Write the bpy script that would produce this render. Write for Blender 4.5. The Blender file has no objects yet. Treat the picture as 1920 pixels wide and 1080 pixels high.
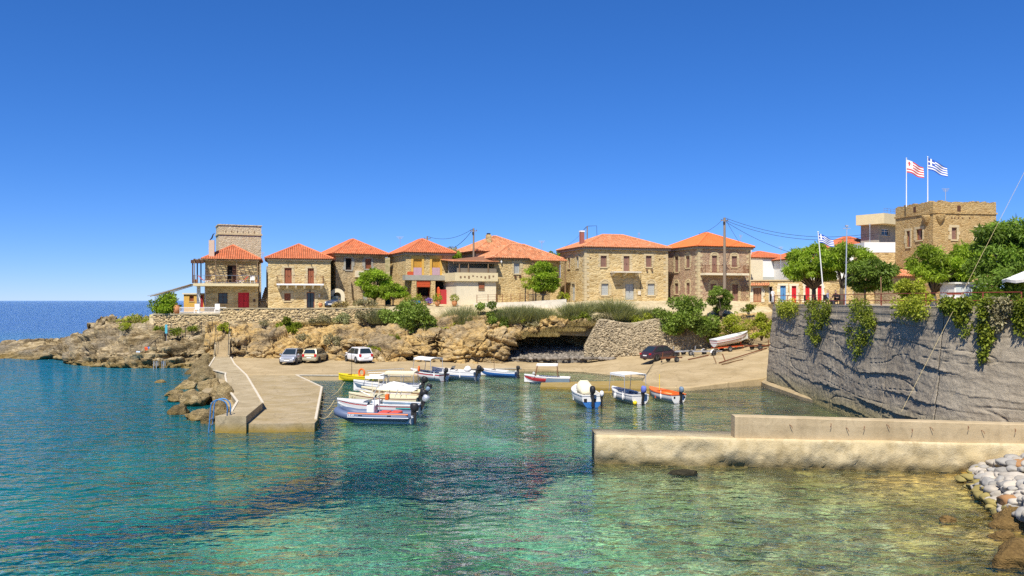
import bpy, bmesh, math, random
import numpy as np
from mathutils import Vector, Matrix

random.seed(7); RNG = np.random.default_rng(7)
SC = bpy.context.scene; COL = SC.collection
R = math.radians
# ------------------------------------------------------------------ camera, sky, sun, exposure
F, CX, HY, H = 1600.0, 960.0, 563.0, 7.5      # focal length and horizon in photo pixels, eye height in metres
cam_d = bpy.data.cameras.new('camera'); cam = bpy.data.objects.new('camera', cam_d); COL.objects.link(cam)
cam.location = (0, 0, H); cam.rotation_euler = (R(90), 0, 0)
cam_d.sensor_width = 36; cam_d.lens = 36 * F / 1920; cam_d.shift_y = (HY - 540) / 1920
cam_d.clip_start = .5; cam_d.clip_end = 30000
SC.camera = cam
SUN_EL, SUN_AZ = 54, 196                       # degrees; azimuth clockwise from +Y
world = bpy.data.worlds.new('World'); SC.world = world; world.use_nodes = True
wt = world.node_tree; wt.nodes.clear()
sky = wt.nodes.new('ShaderNodeTexSky'); sky.sky_type = 'NISHITA'; sky.sun_disc = False
sky.sun_elevation = R(SUN_EL); sky.sun_rotation = R(SUN_AZ)
sky.altitude = 3000; sky.air_density = 1.0; sky.dust_density = 0; sky.ozone_density = 8.0
hs = wt.nodes.new('ShaderNodeHueSaturation'); hs.inputs['Saturation'].default_value = 1.15
gm = wt.nodes.new('ShaderNodeGamma'); gm.inputs[1].default_value = .84       # even colour grade of the whole sky
mu = wt.nodes.new('ShaderNodeMix'); mu.data_type = 'RGBA'; mu.blend_type = 'MULTIPLY'; mu.inputs[0].default_value = 1; mu.inputs[7].default_value = (.80, .88, 1.16, 1)
bg = wt.nodes.new('ShaderNodeBackground'); bg.inputs['Strength'].default_value = .113
wo = wt.nodes.new('ShaderNodeOutputWorld')
wt.links.new(sky.outputs[0], gm.inputs[0]); wt.links.new(gm.outputs[0], mu.inputs[6]); wt.links.new(mu.outputs[2], hs.inputs['Color']); wt.links.new(hs.outputs[0], bg.inputs[0]); wt.links.new(bg.outputs[0], wo.inputs[0])
sun_d = bpy.data.lights.new('sun', 'SUN'); sun = bpy.data.objects.new('sun', sun_d); COL.objects.link(sun)
sun_d.energy = 4.6; sun_d.angle = R(.5); sun_d.color = (1, .94, .84)
S = Vector((math.sin(R(SUN_AZ)) * math.cos(R(SUN_EL)), math.cos(R(SUN_AZ)) * math.cos(R(SUN_EL)), math.sin(R(SUN_EL))))
sun.rotation_euler = S.to_track_quat('Z', 'Y').to_euler(); sun.location = (0, -20, 60)
SC.view_settings.view_transform = 'Standard'; SC.view_settings.look = 'None'
SC.view_settings.exposure = .54; SC.view_settings.gamma = 1; SC.view_settings.use_curve_mapping = False
SC.render.engine = 'CYCLES'
cy = SC.cycles; cy.use_denoising = False; cy.max_bounces = 6; cy.diffuse_bounces = 3; cy.glossy_bounces = 3
cy.transmission_bounces = 4; cy.transparent_max_bounces = 10; cy.volume_bounces = 0
cy.caustics_reflective = False; cy.caustics_refractive = False; cy.sample_clamp_indirect = 4; cy.sample_clamp_direct = 5

# ------------------------------------------------------------------ helpers
def P(px, py, D): return Vector(((px - CX) / F * D, D, H - (py - HY) / F * D))
def G(px, py, z): return P(px, py, F * (H - z) / (py - HY))     # a point of the photo on level z
def tag(o, label=None, cat=None, group=None, kind=None):
    if label: o['label'] = label
    if cat: o['category'] = cat
    if group: o['group'] = group
    if kind: o['kind'] = kind
    return o
def thing(name, label, cat, loc=(0, 0, 0), rz=0, group=None):
    o = bpy.data.objects.new(name, None); COL.objects.link(o)
    o.location = loc; o.rotation_euler = (0, 0, rz); o.empty_display_size = .3
    return tag(o, label, cat, group)
def link(name, me, parent=None, mat=None):
    o = bpy.data.objects.new(name, me); COL.objects.link(o)
    if mat is not None and not me.materials:
        for m in (mat if isinstance(mat, (list, tuple)) else [mat]): me.materials.append(m)
    o.parent = parent
    return o
def mesh_np(name, v, f, tint=None, smooth=False, mi=None):
    me = bpy.data.meshes.new(name)
    v = np.asarray(v, np.float32); f = np.asarray(f, np.int32); n = f.shape[1]
    me.vertices.add(len(v)); me.vertices.foreach_set('co', v.ravel())
    me.loops.add(f.size); me.loops.foreach_set('vertex_index', f.ravel())
    me.polygons.add(len(f)); me.polygons.foreach_set('loop_start', np.arange(0, f.size, n, dtype=np.int32))
    me.polygons.foreach_set('loop_total', np.full(len(f), n, np.int32))
    if smooth: me.polygons.foreach_set('use_smooth', np.ones(len(f), bool))
    a = me.attributes.new('tint', 'FLOAT', 'FACE')
    a.data.foreach_set('value', np.ones(len(f), np.float32) if tint is None else np.asarray(tint, np.float32))
    if mi is not None: me.polygons.foreach_set('material_index', np.asarray(mi, np.int32))
    me.update(calc_edges=True)
    return me
class MB:
    def __init__(s): s.v = []; s.f = []; s.c = []; s.m = []
    def add(s, vs, fs, col=1.0, mi=0):
        o = len(s.v); s.v += [tuple(v) for v in vs]
        for f in fs: s.f.append(tuple(i + o for i in f)); s.c.append(col); s.m.append(mi)
        return s
    def box(s, x0, x1, y0, y1, z0, z1, col=1.0, mi=0, M=None):
        vs = [Vector((x, y, z)) for z in (z0, z1) for y in (y0, y1) for x in (x0, x1)]
        if M is not None: vs = [M @ v for v in vs]
        return s.add(vs, [(0, 2, 3, 1), (4, 5, 7, 6), (0, 1, 5, 4), (2, 6, 7, 3), (0, 4, 6, 2), (1, 3, 7, 5)], col, mi)
    def bar(s, a, b, w, h, col=1.0, mi=0):                        # rectangular bar from a to b
        a = Vector(a); b = Vector(b); d = b - a; L = d.length
        if L < 1e-6: return s
        M = Matrix.Translation(a) @ d.to_track_quat('X', 'Z').to_matrix().to_4x4()
        return s.box(0, L, -w / 2, w / 2, -h / 2, h / 2, col, mi, M)
    def tube(s, pts, r, n=6, cap=True, col=1.0, mi=0):
        pts = [Vector(p) for p in pts]; k = len(pts); vs = []; fs = []
        rs = [r] * k if isinstance(r, (int, float)) else list(r)
        up = None
        for i, p in enumerate(pts):
            d = (pts[min(i + 1, k - 1)] - pts[max(i - 1, 0)])
            d = d.normalized() if d.length > 1e-9 else Vector((0, 0, 1))
            if up is None:
                up = Vector((0, 0, 1)) if abs(d.z) < .9 else Vector((1, 0, 0))
            x = up.cross(d)
            x = x.normalized() if x.length > 1e-6 else Vector((1, 0, 0)); y = d.cross(x); up = y if abs(y.length) > .5 else up
            for j in range(n):
                a = 2 * math.pi * j / n
                vs.append(p + (x * math.cos(a) + y * math.sin(a)) * rs[i])
        for i in range(k - 1):
            for j in range(n):
                fs.append((i * n + j, i * n + (j + 1) % n, (i + 1) * n + (j + 1) % n, (i + 1) * n + j))
        if cap: fs.append(tuple(range(n - 1, -1, -1))); fs.append(tuple((k - 1) * n + j for j in range(n)))
        return s.add(vs, fs, col, mi)
    def lathe(s, prof, n=12, o=(0, 0, 0), axis='z', col=1.0, mi=0):
        vs = []; fs = []; k = len(prof); o = Vector(o)
        for r, h in prof:
            for j in range(n):
                a = 2 * math.pi * j / n; c, q = r * math.cos(a), r * math.sin(a)
                vs.append(o + (Vector((c, q, h)) if axis == 'z' else Vector((c, h, q)) if axis == 'y' else Vector((h, c, q))))
        for i in range(k - 1):
            for j in range(n): fs.append((i * n + j, i * n + (j + 1) % n, (i + 1) * n + (j + 1) % n, (i + 1) * n + j))
        fs.append(tuple(range(n - 1, -1, -1))); fs.append(tuple((k - 1) * n + j for j in range(n)))
        return s.add(vs, fs, col, mi)
    def rings(s, rs, closed=True, cap0=True, cap1=True, col=1.0, mi=0):   # loft through rings of equal length
        n = len(rs[0]); vs = [v for r in rs for v in r]; fs = []
        for i in range(len(rs) - 1):
            for j in range(n if closed else n - 1):
                fs.append((i * n + j, i * n + (j + 1) % n, (i + 1) * n + (j + 1) % n, (i + 1) * n + j))
        if cap0: fs.append(tuple(range(n - 1, -1, -1)))
        if cap1: fs.append(tuple((len(rs) - 1) * n + j for j in range(n)))
        return s.add(vs, fs, col, mi)
    def prism(s, poly, z0, z1, col=1.0, mi=0):                     # plan polygon extruded
        n = len(poly); zt = z1 if isinstance(z1, (list, tuple)) else [z1] * n
        vs = [(p[0], p[1], z0) for p in poly] + [(p[0], p[1], zt[i]) for i, p in enumerate(poly)]
        return s.add(vs, [tuple(range(n - 1, -1, -1)), tuple(range(n, 2 * n))] + [(i, (i + 1) % n, n + (i + 1) % n, n + i) for i in range(n)], col, mi)
    def mesh(s, name, smooth=False):
        me = bpy.data.meshes.new(name); me.from_pydata(s.v, [], s.f)
        if smooth: me.polygons.foreach_set('use_smooth', np.ones(len(s.f), bool))
        a = me.attributes.new('tint', 'FLOAT', 'FACE'); a.data.foreach_set('value', np.asarray(s.c, np.float32))
        me.polygons.foreach_set('material_index', np.asarray(s.m, np.int32)); me.update()
        return me
    def build(s, name, mat, parent=None, smooth=False, bevel=0):
        o = link(name, s.mesh(name, smooth), parent, mat)
        if bevel:
            b = o.modifiers.new('bevel', 'BEVEL'); b.width = bevel; b.segments = 2; b.limit_method = 'ANGLE'
        return o
def copy_tree(o, parent=None):
    c = o.copy(); COL.objects.link(c); c.parent = parent
    for ch in list(o.children): copy_tree(ch, c)
    return c
def vnoise(p):
    p = np.asarray(p, float); i = np.floor(p).astype(np.int64); f = p - i; f = f * f * (3 - 2 * f)
    def h(a, b, c):
        n = (a * 374761393 + b * 668265263 + c * 1274126177) & 0xffffffff
        n = ((n ^ (n >> 13)) * 1103515245) & 0xffffffff; n = ((n ^ (n >> 15)) * 12345701) & 0xffffffff
        return ((n >> 8) & 0xffff) / 32767.5 - 1
    r = 0
    for a in (0, 1):
        for b in (0, 1):
            for c in (0, 1):
                w = (f[..., 0] if a else 1 - f[..., 0]) * (f[..., 1] if b else 1 - f[..., 1]) * (f[..., 2] if c else 1 - f[..., 2])
                r = r + w * h(i[..., 0] + a, i[..., 1] + b, i[..., 2] + c)
    return r
def fbm(p, octv=4, gain=.5, ridged=False):
    r = 0; a = 1.0; p = np.asarray(p, float)
    for k in range(octv):
        n = vnoise(p * 2 ** k + 17.3 * k); r = r + a * ((1 - 2 * np.abs(n)) if ridged else n); a *= gain
    return r
def interp(x, tab):                                                # piecewise linear, rows (x, a, b, ...)
    tab = np.asarray(tab, float)
    return [np.interp(x, tab[:, 0], tab[:, k]) for k in range(1, tab.shape[1])]
def grid_normals(p):
    du = np.gradient(p, axis=1); dv = np.gradient(p, axis=0); n = np.cross(du, dv)
    return n / (np.linalg.norm(n, axis=-1, keepdims=True) + 1e-9)
def grid_mesh(name, p, smooth=False, tint=None):
    r, c = p.shape[:2]; i = np.arange(r * c).reshape(r, c)
    f = np.stack([i[:-1, :-1], i[:-1, 1:], i[1:, 1:], i[1:, :-1]], -1).reshape(-1, 4)
    return mesh_np(name, p.reshape(-1, 3), f, tint, smooth)
def smooth(x, a, b): t = np.clip((x - a) / (b - a), 0, 1); return t * t * (3 - 2 * t)

# ------------------------------------------------------------------ materials
class T:
    def __init__(s, name):
        s.m = bpy.data.materials.new(name); s.m.use_nodes = True; s.t = s.m.node_tree; s.t.nodes.clear()
        s.tc = s.t.nodes.new('ShaderNodeTexCoord').outputs['Object']
    def n(s, typ, ins=None, **props):
        nd = s.t.nodes.new('ShaderNode' + typ)
        for k, v in props.items(): setattr(nd, k, v)
        for k, v in (ins or {}).items():
            if isinstance(v, bpy.types.NodeSocket): s.t.links.new(v, nd.inputs[k])
            else: nd.inputs[k].default_value = v
        return nd
    def map(s, scale, rot=(0, 0, 0), vec=None): return s.n('Mapping', {'Vector': vec or s.tc, 'Scale': scale, 'Rotation': rot}).outputs[0]
    def noise(s, scale, detail=4, rough=.55, vec=None, dist=0): return s.n('TexNoise', {'Vector': vec or s.tc, 'Scale': scale, 'Detail': detail, 'Roughness': rough, 'Distortion': dist}).outputs[0]
    def vor(s, scale, feature='F1', vec=None, out=0, rnd=1.0): return s.n('TexVoronoi', {'Vector': vec or s.tc, 'Scale': scale, 'Randomness': rnd}, feature=feature).outputs[out]
    def ramp(s, fac, stops):
        nd = s.n('ValToRGB', {'Fac': fac}); cr = nd.color_ramp
        while len(cr.elements) < len(stops): cr.elements.new(.5)
        for e, (p, c) in zip(cr.elements, stops): e.position = p; e.color = (*c, 1) if len(c) == 3 else c
        return nd.outputs[0]
    def mix(s, fac, a, b, blend='MIX'):
        nd = s.n('Mix', data_type='RGBA', blend_type=blend)
        for k, v in ((0, fac), (6, a), (7, b)):
            if isinstance(v, bpy.types.NodeSocket): s.t.links.new(v, nd.inputs[k])
            else: nd.inputs[k].default_value = (*v, 1) if isinstance(v, tuple) and len(v) == 3 else v
        return nd.outputs[2]
    def math(s, op, a, b=0.0, c=None, clamp=False):
        nd = s.n('Math', operation=op, use_clamp=clamp)
        for k, v in ((0, a), (1, b)) + (((2, c),) if c is not None else ()):
            if isinstance(v, bpy.types.NodeSocket): s.t.links.new(v, nd.inputs[k])
            else: nd.inputs[k].default_value = v
        return nd.outputs[0]
    def tint(s, col):
        a = s.n('Attribute', attribute_name='tint', attribute_type='GEOMETRY').outputs['Fac']
        return s.n('VectorMath', {0: col, 1: a}, operation='MULTIPLY').outputs[0]
    def bump(s, h, strength=.5, dist=.05, nrm=None):
        i = {'Height': h, 'Strength': strength, 'Distance': dist}
        if nrm is not None: i['Normal'] = nrm
        return s.n('Bump', i).outputs[0]
    def pbr(s, col, rough=.8, metal=0, nrm=None, spec=.3, **kw):
        i = {'Base Color': (*col, 1) if isinstance(col, tuple) and len(col) == 3 else col, 'Roughness': rough, 'Metallic': metal, 'Specular IOR Level': spec}
        if nrm is not None: i['Normal'] = nrm
        i.update(kw)
        return s.n('BsdfPrincipled', i).outputs[0]
    def out(s, sh, vol=None):
        o = s.n('OutputMaterial', {'Surface': sh})
        if vol is not None: s.t.links.new(vol, o.inputs['Volume'])
        return s.m
def plain(name, col, rough=.6, metal=0, var=.12, scale=6, bump=.0, spec=.3):
    t = T(name); n = t.noise(scale, 4)
    c = t.mix(n, tuple(x * (1 - var) for x in col), tuple(min(1, x * (1 + var)) for x in col)); c = t.tint(c)
    return t.out(t.pbr(c, rough, metal, t.bump(t.noise(scale * 5, 3), bump, .02) if bump else None, spec))
def masonry(name, cols, mortar, sc=(2.4, 2.4, 4.6), stain=(.2, .15, .1), bump=.6):
    t = T(name)
    w = t.n('VectorMath', {0: t.map(sc), 1: t.n('TexNoise', {'Vector': t.tc, 'Scale': 3.0, 'Detail': 2}).outputs[1]}, operation='ADD').outputs[0]
    cell = t.n('SeparateColor', {0: t.vor(1.0, 'F1', w, 1)}).outputs[0]
    edge = t.vor(1.0, 'DISTANCE_TO_EDGE', w)
    k = len(cols)
    c = t.ramp(cell, [(i / (k - 1), q) for i, q in enumerate(cols)])
    c = t.mix(t.math('MULTIPLY', t.noise(11, 5, .7), .55), c, tuple(x * .45 for x in cols[k // 2]))
    c = t.mix(t.math('SUBTRACT', 1, t.n('MapRange', {0: edge, 1: .02, 2: .11}).outputs[0]), c, mortar)
    big = t.n('MapRange', {0: t.noise(.45, 4, .6), 1: .45, 2: .75}).outputs[0]
    c = t.mix(t.math('MULTIPLY', big, .45), c, stain)
    c = t.tint(c)
    h = t.math('ADD', t.n('MapRange', {0: edge, 1: 0, 2: .2}).outputs[0], t.math('MULTIPLY', t.noise(9, 4), .6))
    return t.out(t.pbr(c, .95, 0, t.bump(h, bump, .06), .12))
def rock(name, stops, sc=.5, bump=.9, algae=None, strata=(1, 1, 2.2), rot=(0, 0, 0), grey=None):
    t = T(name); v = t.map(strata, rot)
    n = t.noise(sc, 8, .65, v, .6); c = t.ramp(n, stops)
    c = t.mix(t.math('MULTIPLY', t.n('MapRange', {0: t.noise(sc * 7, 6, .7, v), 1: .45, 2: .7}).outputs[0], .55), c, tuple(x * .4 for x in stops[0][1]))
    c = t.mix(t.n('MapRange', {0: t.noise(sc * 2.3, 5, .7), 1: .6, 2: .75}).outputs[0], c, stops[-1][1])
    if grey: c = t.mix(t.math('MULTIPLY', t.n('MapRange', {0: t.noise(.16, 5, .65, None, .8), 1: .44, 2: .60}).outputs[0], .75), c, grey)
    if algae:
        z = t.n('SeparateXYZ', {0: t.n('NewGeometry').outputs['Position']}).outputs[2]
        f = t.n('MapRange', {0: t.math('ADD', z, t.math('MULTIPLY', t.noise(1.3, 4), .7)), 1: algae[1], 2: algae[0]}).outputs[0]
        c = t.mix(t.math('MULTIPLY', f, .85), c, algae[2])
    c = t.tint(c)
    h = t.math('ADD', t.noise(sc * 5, 8, .7, v), t.math('MULTIPLY', t.vor(sc * 6, 'DISTANCE_TO_EDGE', v), .5))
    return t.out(t.pbr(c, .95, 0, t.bump(h, bump, .25), .1))
def concrete(name, a, b, dark, sc=.7, bump=.35, algae=None, cracks=.3, streak=0):
    t = T(name); n = t.noise(sc, 7, .65); c = t.ramp(n, [(.36, a), (.64, b)])
    c = t.mix(t.math('MULTIPLY', t.n('MapRange', {0: t.noise(sc * 3.1, 6, .7, dist=1), 1: .52, 2: .72}).outputs[0], .6), c, dark)
    c = t.mix(t.math('MULTIPLY', t.noise(30, 3, .7), .35), c, tuple(x * .55 for x in a))
    cr = t.vor(.34, 'DISTANCE_TO_EDGE', t.n('VectorMath', {0: t.tc, 1: t.n('TexNoise', {'Vector': t.tc, 'Scale': .8, 'Detail': 5}).outputs[1]}, operation='ADD').outputs[0])
    c = t.mix(t.math('MULTIPLY', t.n('MapRange', {0: cr, 1: .016, 2: .004}).outputs[0], cracks), c, tuple(x * .35 for x in dark))
    if streak: c = t.mix(t.math('MULTIPLY', t.n('MapRange', {0: t.noise(1.0, 5, .6, t.map((1.6, 1.6, .12))), 1: .5, 2: .68}).outputs[0], streak), c, dark)
    if algae:
        z = t.n('SeparateXYZ', {0: t.n('NewGeometry').outputs['Position']}).outputs[2]
        f = t.n('MapRange', {0: t.math('ADD', z, t.math('MULTIPLY', t.noise(1.1, 5), .5)), 1: algae[1], 2: algae[0]}).outputs[0]
        c = t.mix(t.math('MULTIPLY', f, .9), c, algae[2])
    c = t.tint(c)
    return t.out(t.pbr(c, .92, 0, t.bump(t.math('ADD', t.noise(sc * 4, 8, .7), t.math('MULTIPLY', t.noise(25, 4, .7), .3)), bump, .12), .15))
def leafmat(name, a, b, trans=.35):
    t = T(name); n = t.noise(1.3, 3); c = t.mix(n, a, b); c = t.tint(c)
    d = t.pbr(c, .55, 0, None, .25)
    tr = t.n('BsdfTranslucent', {'Color': t.n('VectorMath', {0: c, 1: (1.15, 1.25, .5)}, operation='MULTIPLY').outputs[0]}).outputs[0]
    return t.out(t.n('MixShader', {0: trans, 1: d, 2: tr}).outputs[0])
def tilemat(name, a, b, old=.3):
    t = T(name); c = t.mix(t.noise(1.1, 4), a, b)
    c = t.mix(t.math('MULTIPLY', t.n('MapRange', {0: t.noise(2.6, 6, .75), 1: .5, 2: .72}).outputs[0], old), c, (.62, .48, .3))
    c = t.tint(c)
    return t.out(t.pbr(c, .85, 0, t.bump(t.noise(25, 3), .3, .02), .2))
m_gold = masonry('golden_masonry', [(.38, .245, .09), (.62, .43, .18), (.76, .57, .28), (.52, .38, .18)], (.66, .51, .26), stain=(.28, .19, .08))
m_gold2 = masonry('coursed_golden_masonry', [(.40, .26, .095), (.66, .47, .20), (.82, .64, .33), (.57, .42, .19)], (.66, .51, .27), sc=(1.7, 1.7, 4.2), stain=(.28, .19, .08))
m_grey = masonry('grey_brown_masonry', [(.28, .20, .095), (.46, .34, .18), (.58, .45, .26), (.38, .29, .16)], (.52, .40, .23), stain=(.2, .16, .1))
m_pink = masonry('pinkish_masonry', [(.34, .20, .12), (.48, .31, .19), (.56, .40, .24), (.40, .27, .15)], (.50, .38, .26), stain=(.34, .19, .13))
m_tower = masonry('pale_tower_masonry', [(.48, .37, .21), (.62, .50, .31), (.70, .60, .41), (.56, .42, .24)], (.66, .54, .36), sc=(3, 3, 5), stain=(.4, .33, .22))
m_ochre = masonry('ochre_tower_masonry', [(.36, .22, .08), (.50, .33, .13), (.58, .42, .2), (.42, .28, .12)], (.52, .37, .17), sc=(2.6, 2.6, 6), stain=(.4, .24, .09))
m_rubble = masonry('rubble_wall', [(.34, .27, .16), (.50, .42, .28), (.62, .55, .40), (.45, .33, .18)], (.40, .31, .18), sc=(2.6, 2.6, 3.6), stain=(.3, .22, .11), bump=1)
m_quoin = plain('dressed_stone', (.56, .45, .26), .9, var=.2, scale=3, bump=.3)
m_lime = plain('limewash', (.72, .63, .44), .9, var=.12, scale=1.5, bump=.2)
m_white = plain('white_paint', (.8, .79, .75), .7, var=.05, scale=2)
m_offwhite = plain('weathered_whitewash', (.66, .59, .46), .9, var=.28, scale=3, bump=.25)
m_yellow = plain('ochre_plaster', (.66, .40, .09), .9, var=.2, scale=2, bump=.2)
m_cream = plain('cream_plaster', (.70, .58, .34), .9, var=.12, scale=1.5)
m_greyc = plain('grey_cement', (.36, .34, .28), .9, var=.2, scale=2, bump=.2)
m_tile = tilemat('orange_roof_tiles', (.50, .135, .055), (.62, .20, .085), .35)
m_tile_old = tilemat('weathered_roof_tiles', (.52, .18, .075), (.62, .27, .13), .75)
m_brown = plain('brown_shutter_paint', (.30, .10, .045), .6, var=.2)
m_dkbrown = plain('dark_brown_wood', (.10, .045, .025), .7, var=.3)
m_wood = plain('weathered_wood', (.24, .15, .08), .8, var=.3, scale=4)
m_greysh = plain('grey_shutter_paint', (.42, .43, .40), .6, var=.12)
m_mauve = plain('faded_brown_shutter', (.27, .15, .11), .7, var=.2)
m_red = plain('red_door_paint', (.58, .02, .025), .45, var=.1)
m_redsh = plain('orange_red_paint', (.62, .10, .03), .6, var=.1)
m_blue = plain('blue_door_paint', (.10, .26, .48), .5, var=.15)
m_amber = plain('amber_shutter_wood', (.62, .33, .05), .6, var=.2)
m_metal = plain('grey_metal', (.32, .33, .34), .4, .7, var=.1)
m_galv = plain('galvanised_metal', (.55, .56, .57), .45, .6, var=.15)
m_dkmetal = plain('dark_iron', (.035, .033, .032), .55, .3, var=.2)
m_rail = plain('brown_red_rail_paint', (.26, .055, .035), .6, var=.2)
m_rust = plain('rusty_iron', (.20, .075, .035), .85, .1, var=.4)
m_black = plain('black_plastic', (.02, .02, .022), .45, var=.1)
m_rubber = plain('tyre_rubber', (.025, .025, .025), .85, var=.2)
m_terra = plain('terracotta', (.55, .24, .10), .8, var=.15)
m_pole = plain('weathered_pole_wood', (.27, .21, .15), .9, var=.3, scale=3)
m_bark = plain('tree_bark', (.13, .10, .07), .95, var=.35, scale=5, bump=.6)
m_canvas = plain('white_canvas', (.82, .80, .74), .8, var=.05, scale=2)
m_creamcv = plain('cream_canvas', (.78, .70, .48), .85, var=.08, scale=2)
m_rope = plain('pale_rope', (.50, .40, .2), .9, var=.2)
m_orange = plain('orange_plastic', (.80, .14, .02), .45, var=.08)
m_gelw = plain('white_gelcoat', (.80, .79, .75), .25, var=.05, scale=1.5, spec=.5)
m_gelc = plain('cream_gelcoat', (.74, .66, .42), .3, var=.06, scale=1.5, spec=.5)
m_gelb = plain('blue_hull_paint', (.04, .17, .46), .35, var=.12, spec=.5)
m_gelg = plain('slate_blue_hull', (.16, .23, .30), .35, var=.12, spec=.5)
m_gely = plain('yellow_hull_paint', (.82, .62, .02), .4, var=.06)
m_gelr = plain('dark_red_hull_paint', (.42, .04, .045), .4, var=.15)
m_gelo = plain('orange_boat_paint', (.82, .17, .035), .45, var=.08)
m_pvc = plain('navy_inflatable_tube', (.10, .135, .22), .5, var=.1, spec=.4)
m_pvcg = plain('pale_grey_inflatable', (.60, .63, .64), .5, var=.08)
m_redcush = plain('red_cushion', (.70, .09, .05), .7, var=.15)
m_wornedge = plain('worn_white_edge_paint', (.60, .53, .40), .9, var=.35, scale=4, bump=.3)
m_navycv = plain('blue_motor_cover', (.13, .17, .50), .8, var=.15)
m_deckg = plain('grey_boat_deck', (.24, .25, .26), .8, var=.2)
t = T('window_glass'); m_glass = t.out(t.pbr((.012, .015, .018), .06, 0, None, .6))
t = T('windscreen_glass'); m_wind = t.out(t.pbr((.02, .03, .035), .05, 0, None, .7))
m_dark = plain('interior_shade_paint', (.014, .011, .010), .9, var=.2)
def carpaint(n, c, metal=.0): t = T(n); return t.out(t.pbr(c, .28, metal, None, .5, **{'Coat Weight': .6, 'Coat Roughness': .06}))
m_silver = carpaint('silver_car_paint', (.50, .52, .54), .5)
m_champ = carpaint('champagne_car_paint', (.50, .45, .30), .4)
m_wcar = carpaint('white_car_paint', (.80, .80, .80))
m_plum = carpaint('dark_plum_car_paint', (.055, .030, .042), .2)
m_lamp = plain('clear_headlight', (.7, .72, .75), .1, .2, var=.05)
m_tail = plain('red_tail_light', (.5, .015, .02), .2, var=.1)
m_conc = concrete('quay_concrete', (.36, .285, .17), (.50, .41, .27), (.22, .175, .11), algae=(.28, .85, (.30, .20, .03)))
m_conc2 = concrete('walkway_concrete', (.36, .285, .165), (.50, .41, .26), (.24, .19, .11), algae=(.28, .85, (.30, .20, .03)))
m_mole = concrete('breakwater_concrete', (.58, .46, .25), (.70, .59, .37), (.33, .24, .10), sc=.6, bump=.6, cracks=0, streak=.35, algae=(.1, .7, (.19, .13, .022)))
m_parap = concrete('parapet_concrete', (.46, .355, .205), (.57, .455, .28), (.29, .22, .125), sc=.5, bump=.3, cracks=0, streak=.5)
m_wall = concrete('dark_cast_concrete', (.38, .315, .225), (.48, .41, .30), (.24, .20, .14), sc=.45, bump=.9, cracks=0, streak=.3, algae=(.3, 1.9, (.30, .25, .10)))
m_cliff = rock('ochre_cliff_rock', [(.32, (.13, .09, .045)), (.42, (.36, .25, .11)), (.50, (.60, .40, .15)), (.58, (.52, .37, .17)), (.70, (.70, .56, .33))], .42, 1, grey=(.27, .215, .14))
m_head = rock('headland_rock', [(.32, (.065, .05, .03)), (.44, (.23, .165, .08)), (.55, (.48, .37, .20)), (.72, (.64, .52, .34))], .36, 1, (.1, 1.3, (.19, .125, .02)), (1, 1, 4.5), (.0, .22, 0), grey=(.25, .215, .16))
m_bould = rock('boulder_rock', [(.3, (.13, .10, .055)), (.5, (.36, .27, .13)), (.7, (.52, .41, .23))], 1.0, 1, (.1, .8, (.20, .13, .02)))
m_ground = rock('dry_ground', [(.3, (.40, .31, .17)), (.5, (.52, .43, .26)), (.7, (.60, .51, .33))], .5, .4)
m_slope = rock('ochre_earth_slope', [(.3, (.36, .22, .08)), (.5, (.52, .34, .13)), (.7, (.58, .44, .2))], .5, .6)
m_seabed = None
m_leaf = leafmat('melia_leaf', (.19, .29, .02), (.36, .46, .045), .45)
m_leafd = leafmat('dark_leaf', (.10, .18, .02), (.20, .29, .035), .35)
m_fig = leafmat('fig_leaf', (.12, .20, .025), (.27, .33, .065), .35)
m_tam = leafmat('grey_green_tamarisk', (.25, .27, .12), (.40, .39, .20), .35)
m_ivy = leafmat('hanging_creeper_leaf', (.12, .19, .015), (.30, .31, .035), .35)
m_succ = leafmat('yellow_green_leaf', (.30, .36, .03), (.46, .46, .06), .4)
m_drygr = leafmat('dry_grass', (.38, .29, .12), (.50, .39, .18), .3)
m_greyb = leafmat('grey_shrub_leaf', (.24, .22, .12), (.36, .31, .17), .3)
# ------------------------------------------------------------------ sea
t = T('sea_water'); pos = t.n('NewGeometry').outputs['Position']
sx = t.n('SeparateXYZ', {0: pos})
shel = t.math('MULTIPLY', t.n('MapRange', {0: sx.outputs[1], 1: 44, 2: 58}).outputs[0], t.n('MapRange', {0: sx.outputs[0], 1: -16, 2: -9}).outputs[0])
va = t.map((.9, .55, 1), (0, 0, .25), pos); vb = t.map((1.0, 1.6, 1), (0, 0, -.35), pos)
w1 = t.noise(.8, 2, .45, vb, .5); w2 = t.noise(2.1, 2, .5, vb, .6); w3 = t.noise(.16, 2, .5, vb)
hgt = t.math('ADD', t.math('ADD', t.math('MULTIPLY', w1, 1.0), t.math('MULTIPLY', w2, .3)), t.math('MULTIPLY', w3, 1.3))
amp = t.math('SUBTRACT', 1.0, t.math('MULTIPLY', shel, .45))
nb = t.bump(t.math('MULTIPLY', hgt, amp), 1.0, .42)
fr = t.n('Fresnel', {'IOR': 1.33, 'Normal': nb}).outputs[0]
caustic_net = t.n('VectorMath', {0: t.map((.8, 1.1, 1), (0, 0, 0), pos), 1: t.n('TexNoise', {'Vector': pos, 'Scale': .7, 'Detail': 2}).outputs[1]}, operation='ADD').outputs[0]
lens = t.math('POWER', t.math('SUBTRACT', 1, t.vor(1.15, 'DISTANCE_TO_EDGE', caustic_net), clamp=True), 11)  # bright caustic lines painted into the water's transparent tint
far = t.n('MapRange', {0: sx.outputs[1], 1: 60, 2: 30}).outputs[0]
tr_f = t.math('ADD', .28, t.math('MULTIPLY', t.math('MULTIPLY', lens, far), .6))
trc = t.n('CombineColor', {0: tr_f, 1: tr_f, 2: tr_f}).outputs[0]
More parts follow.
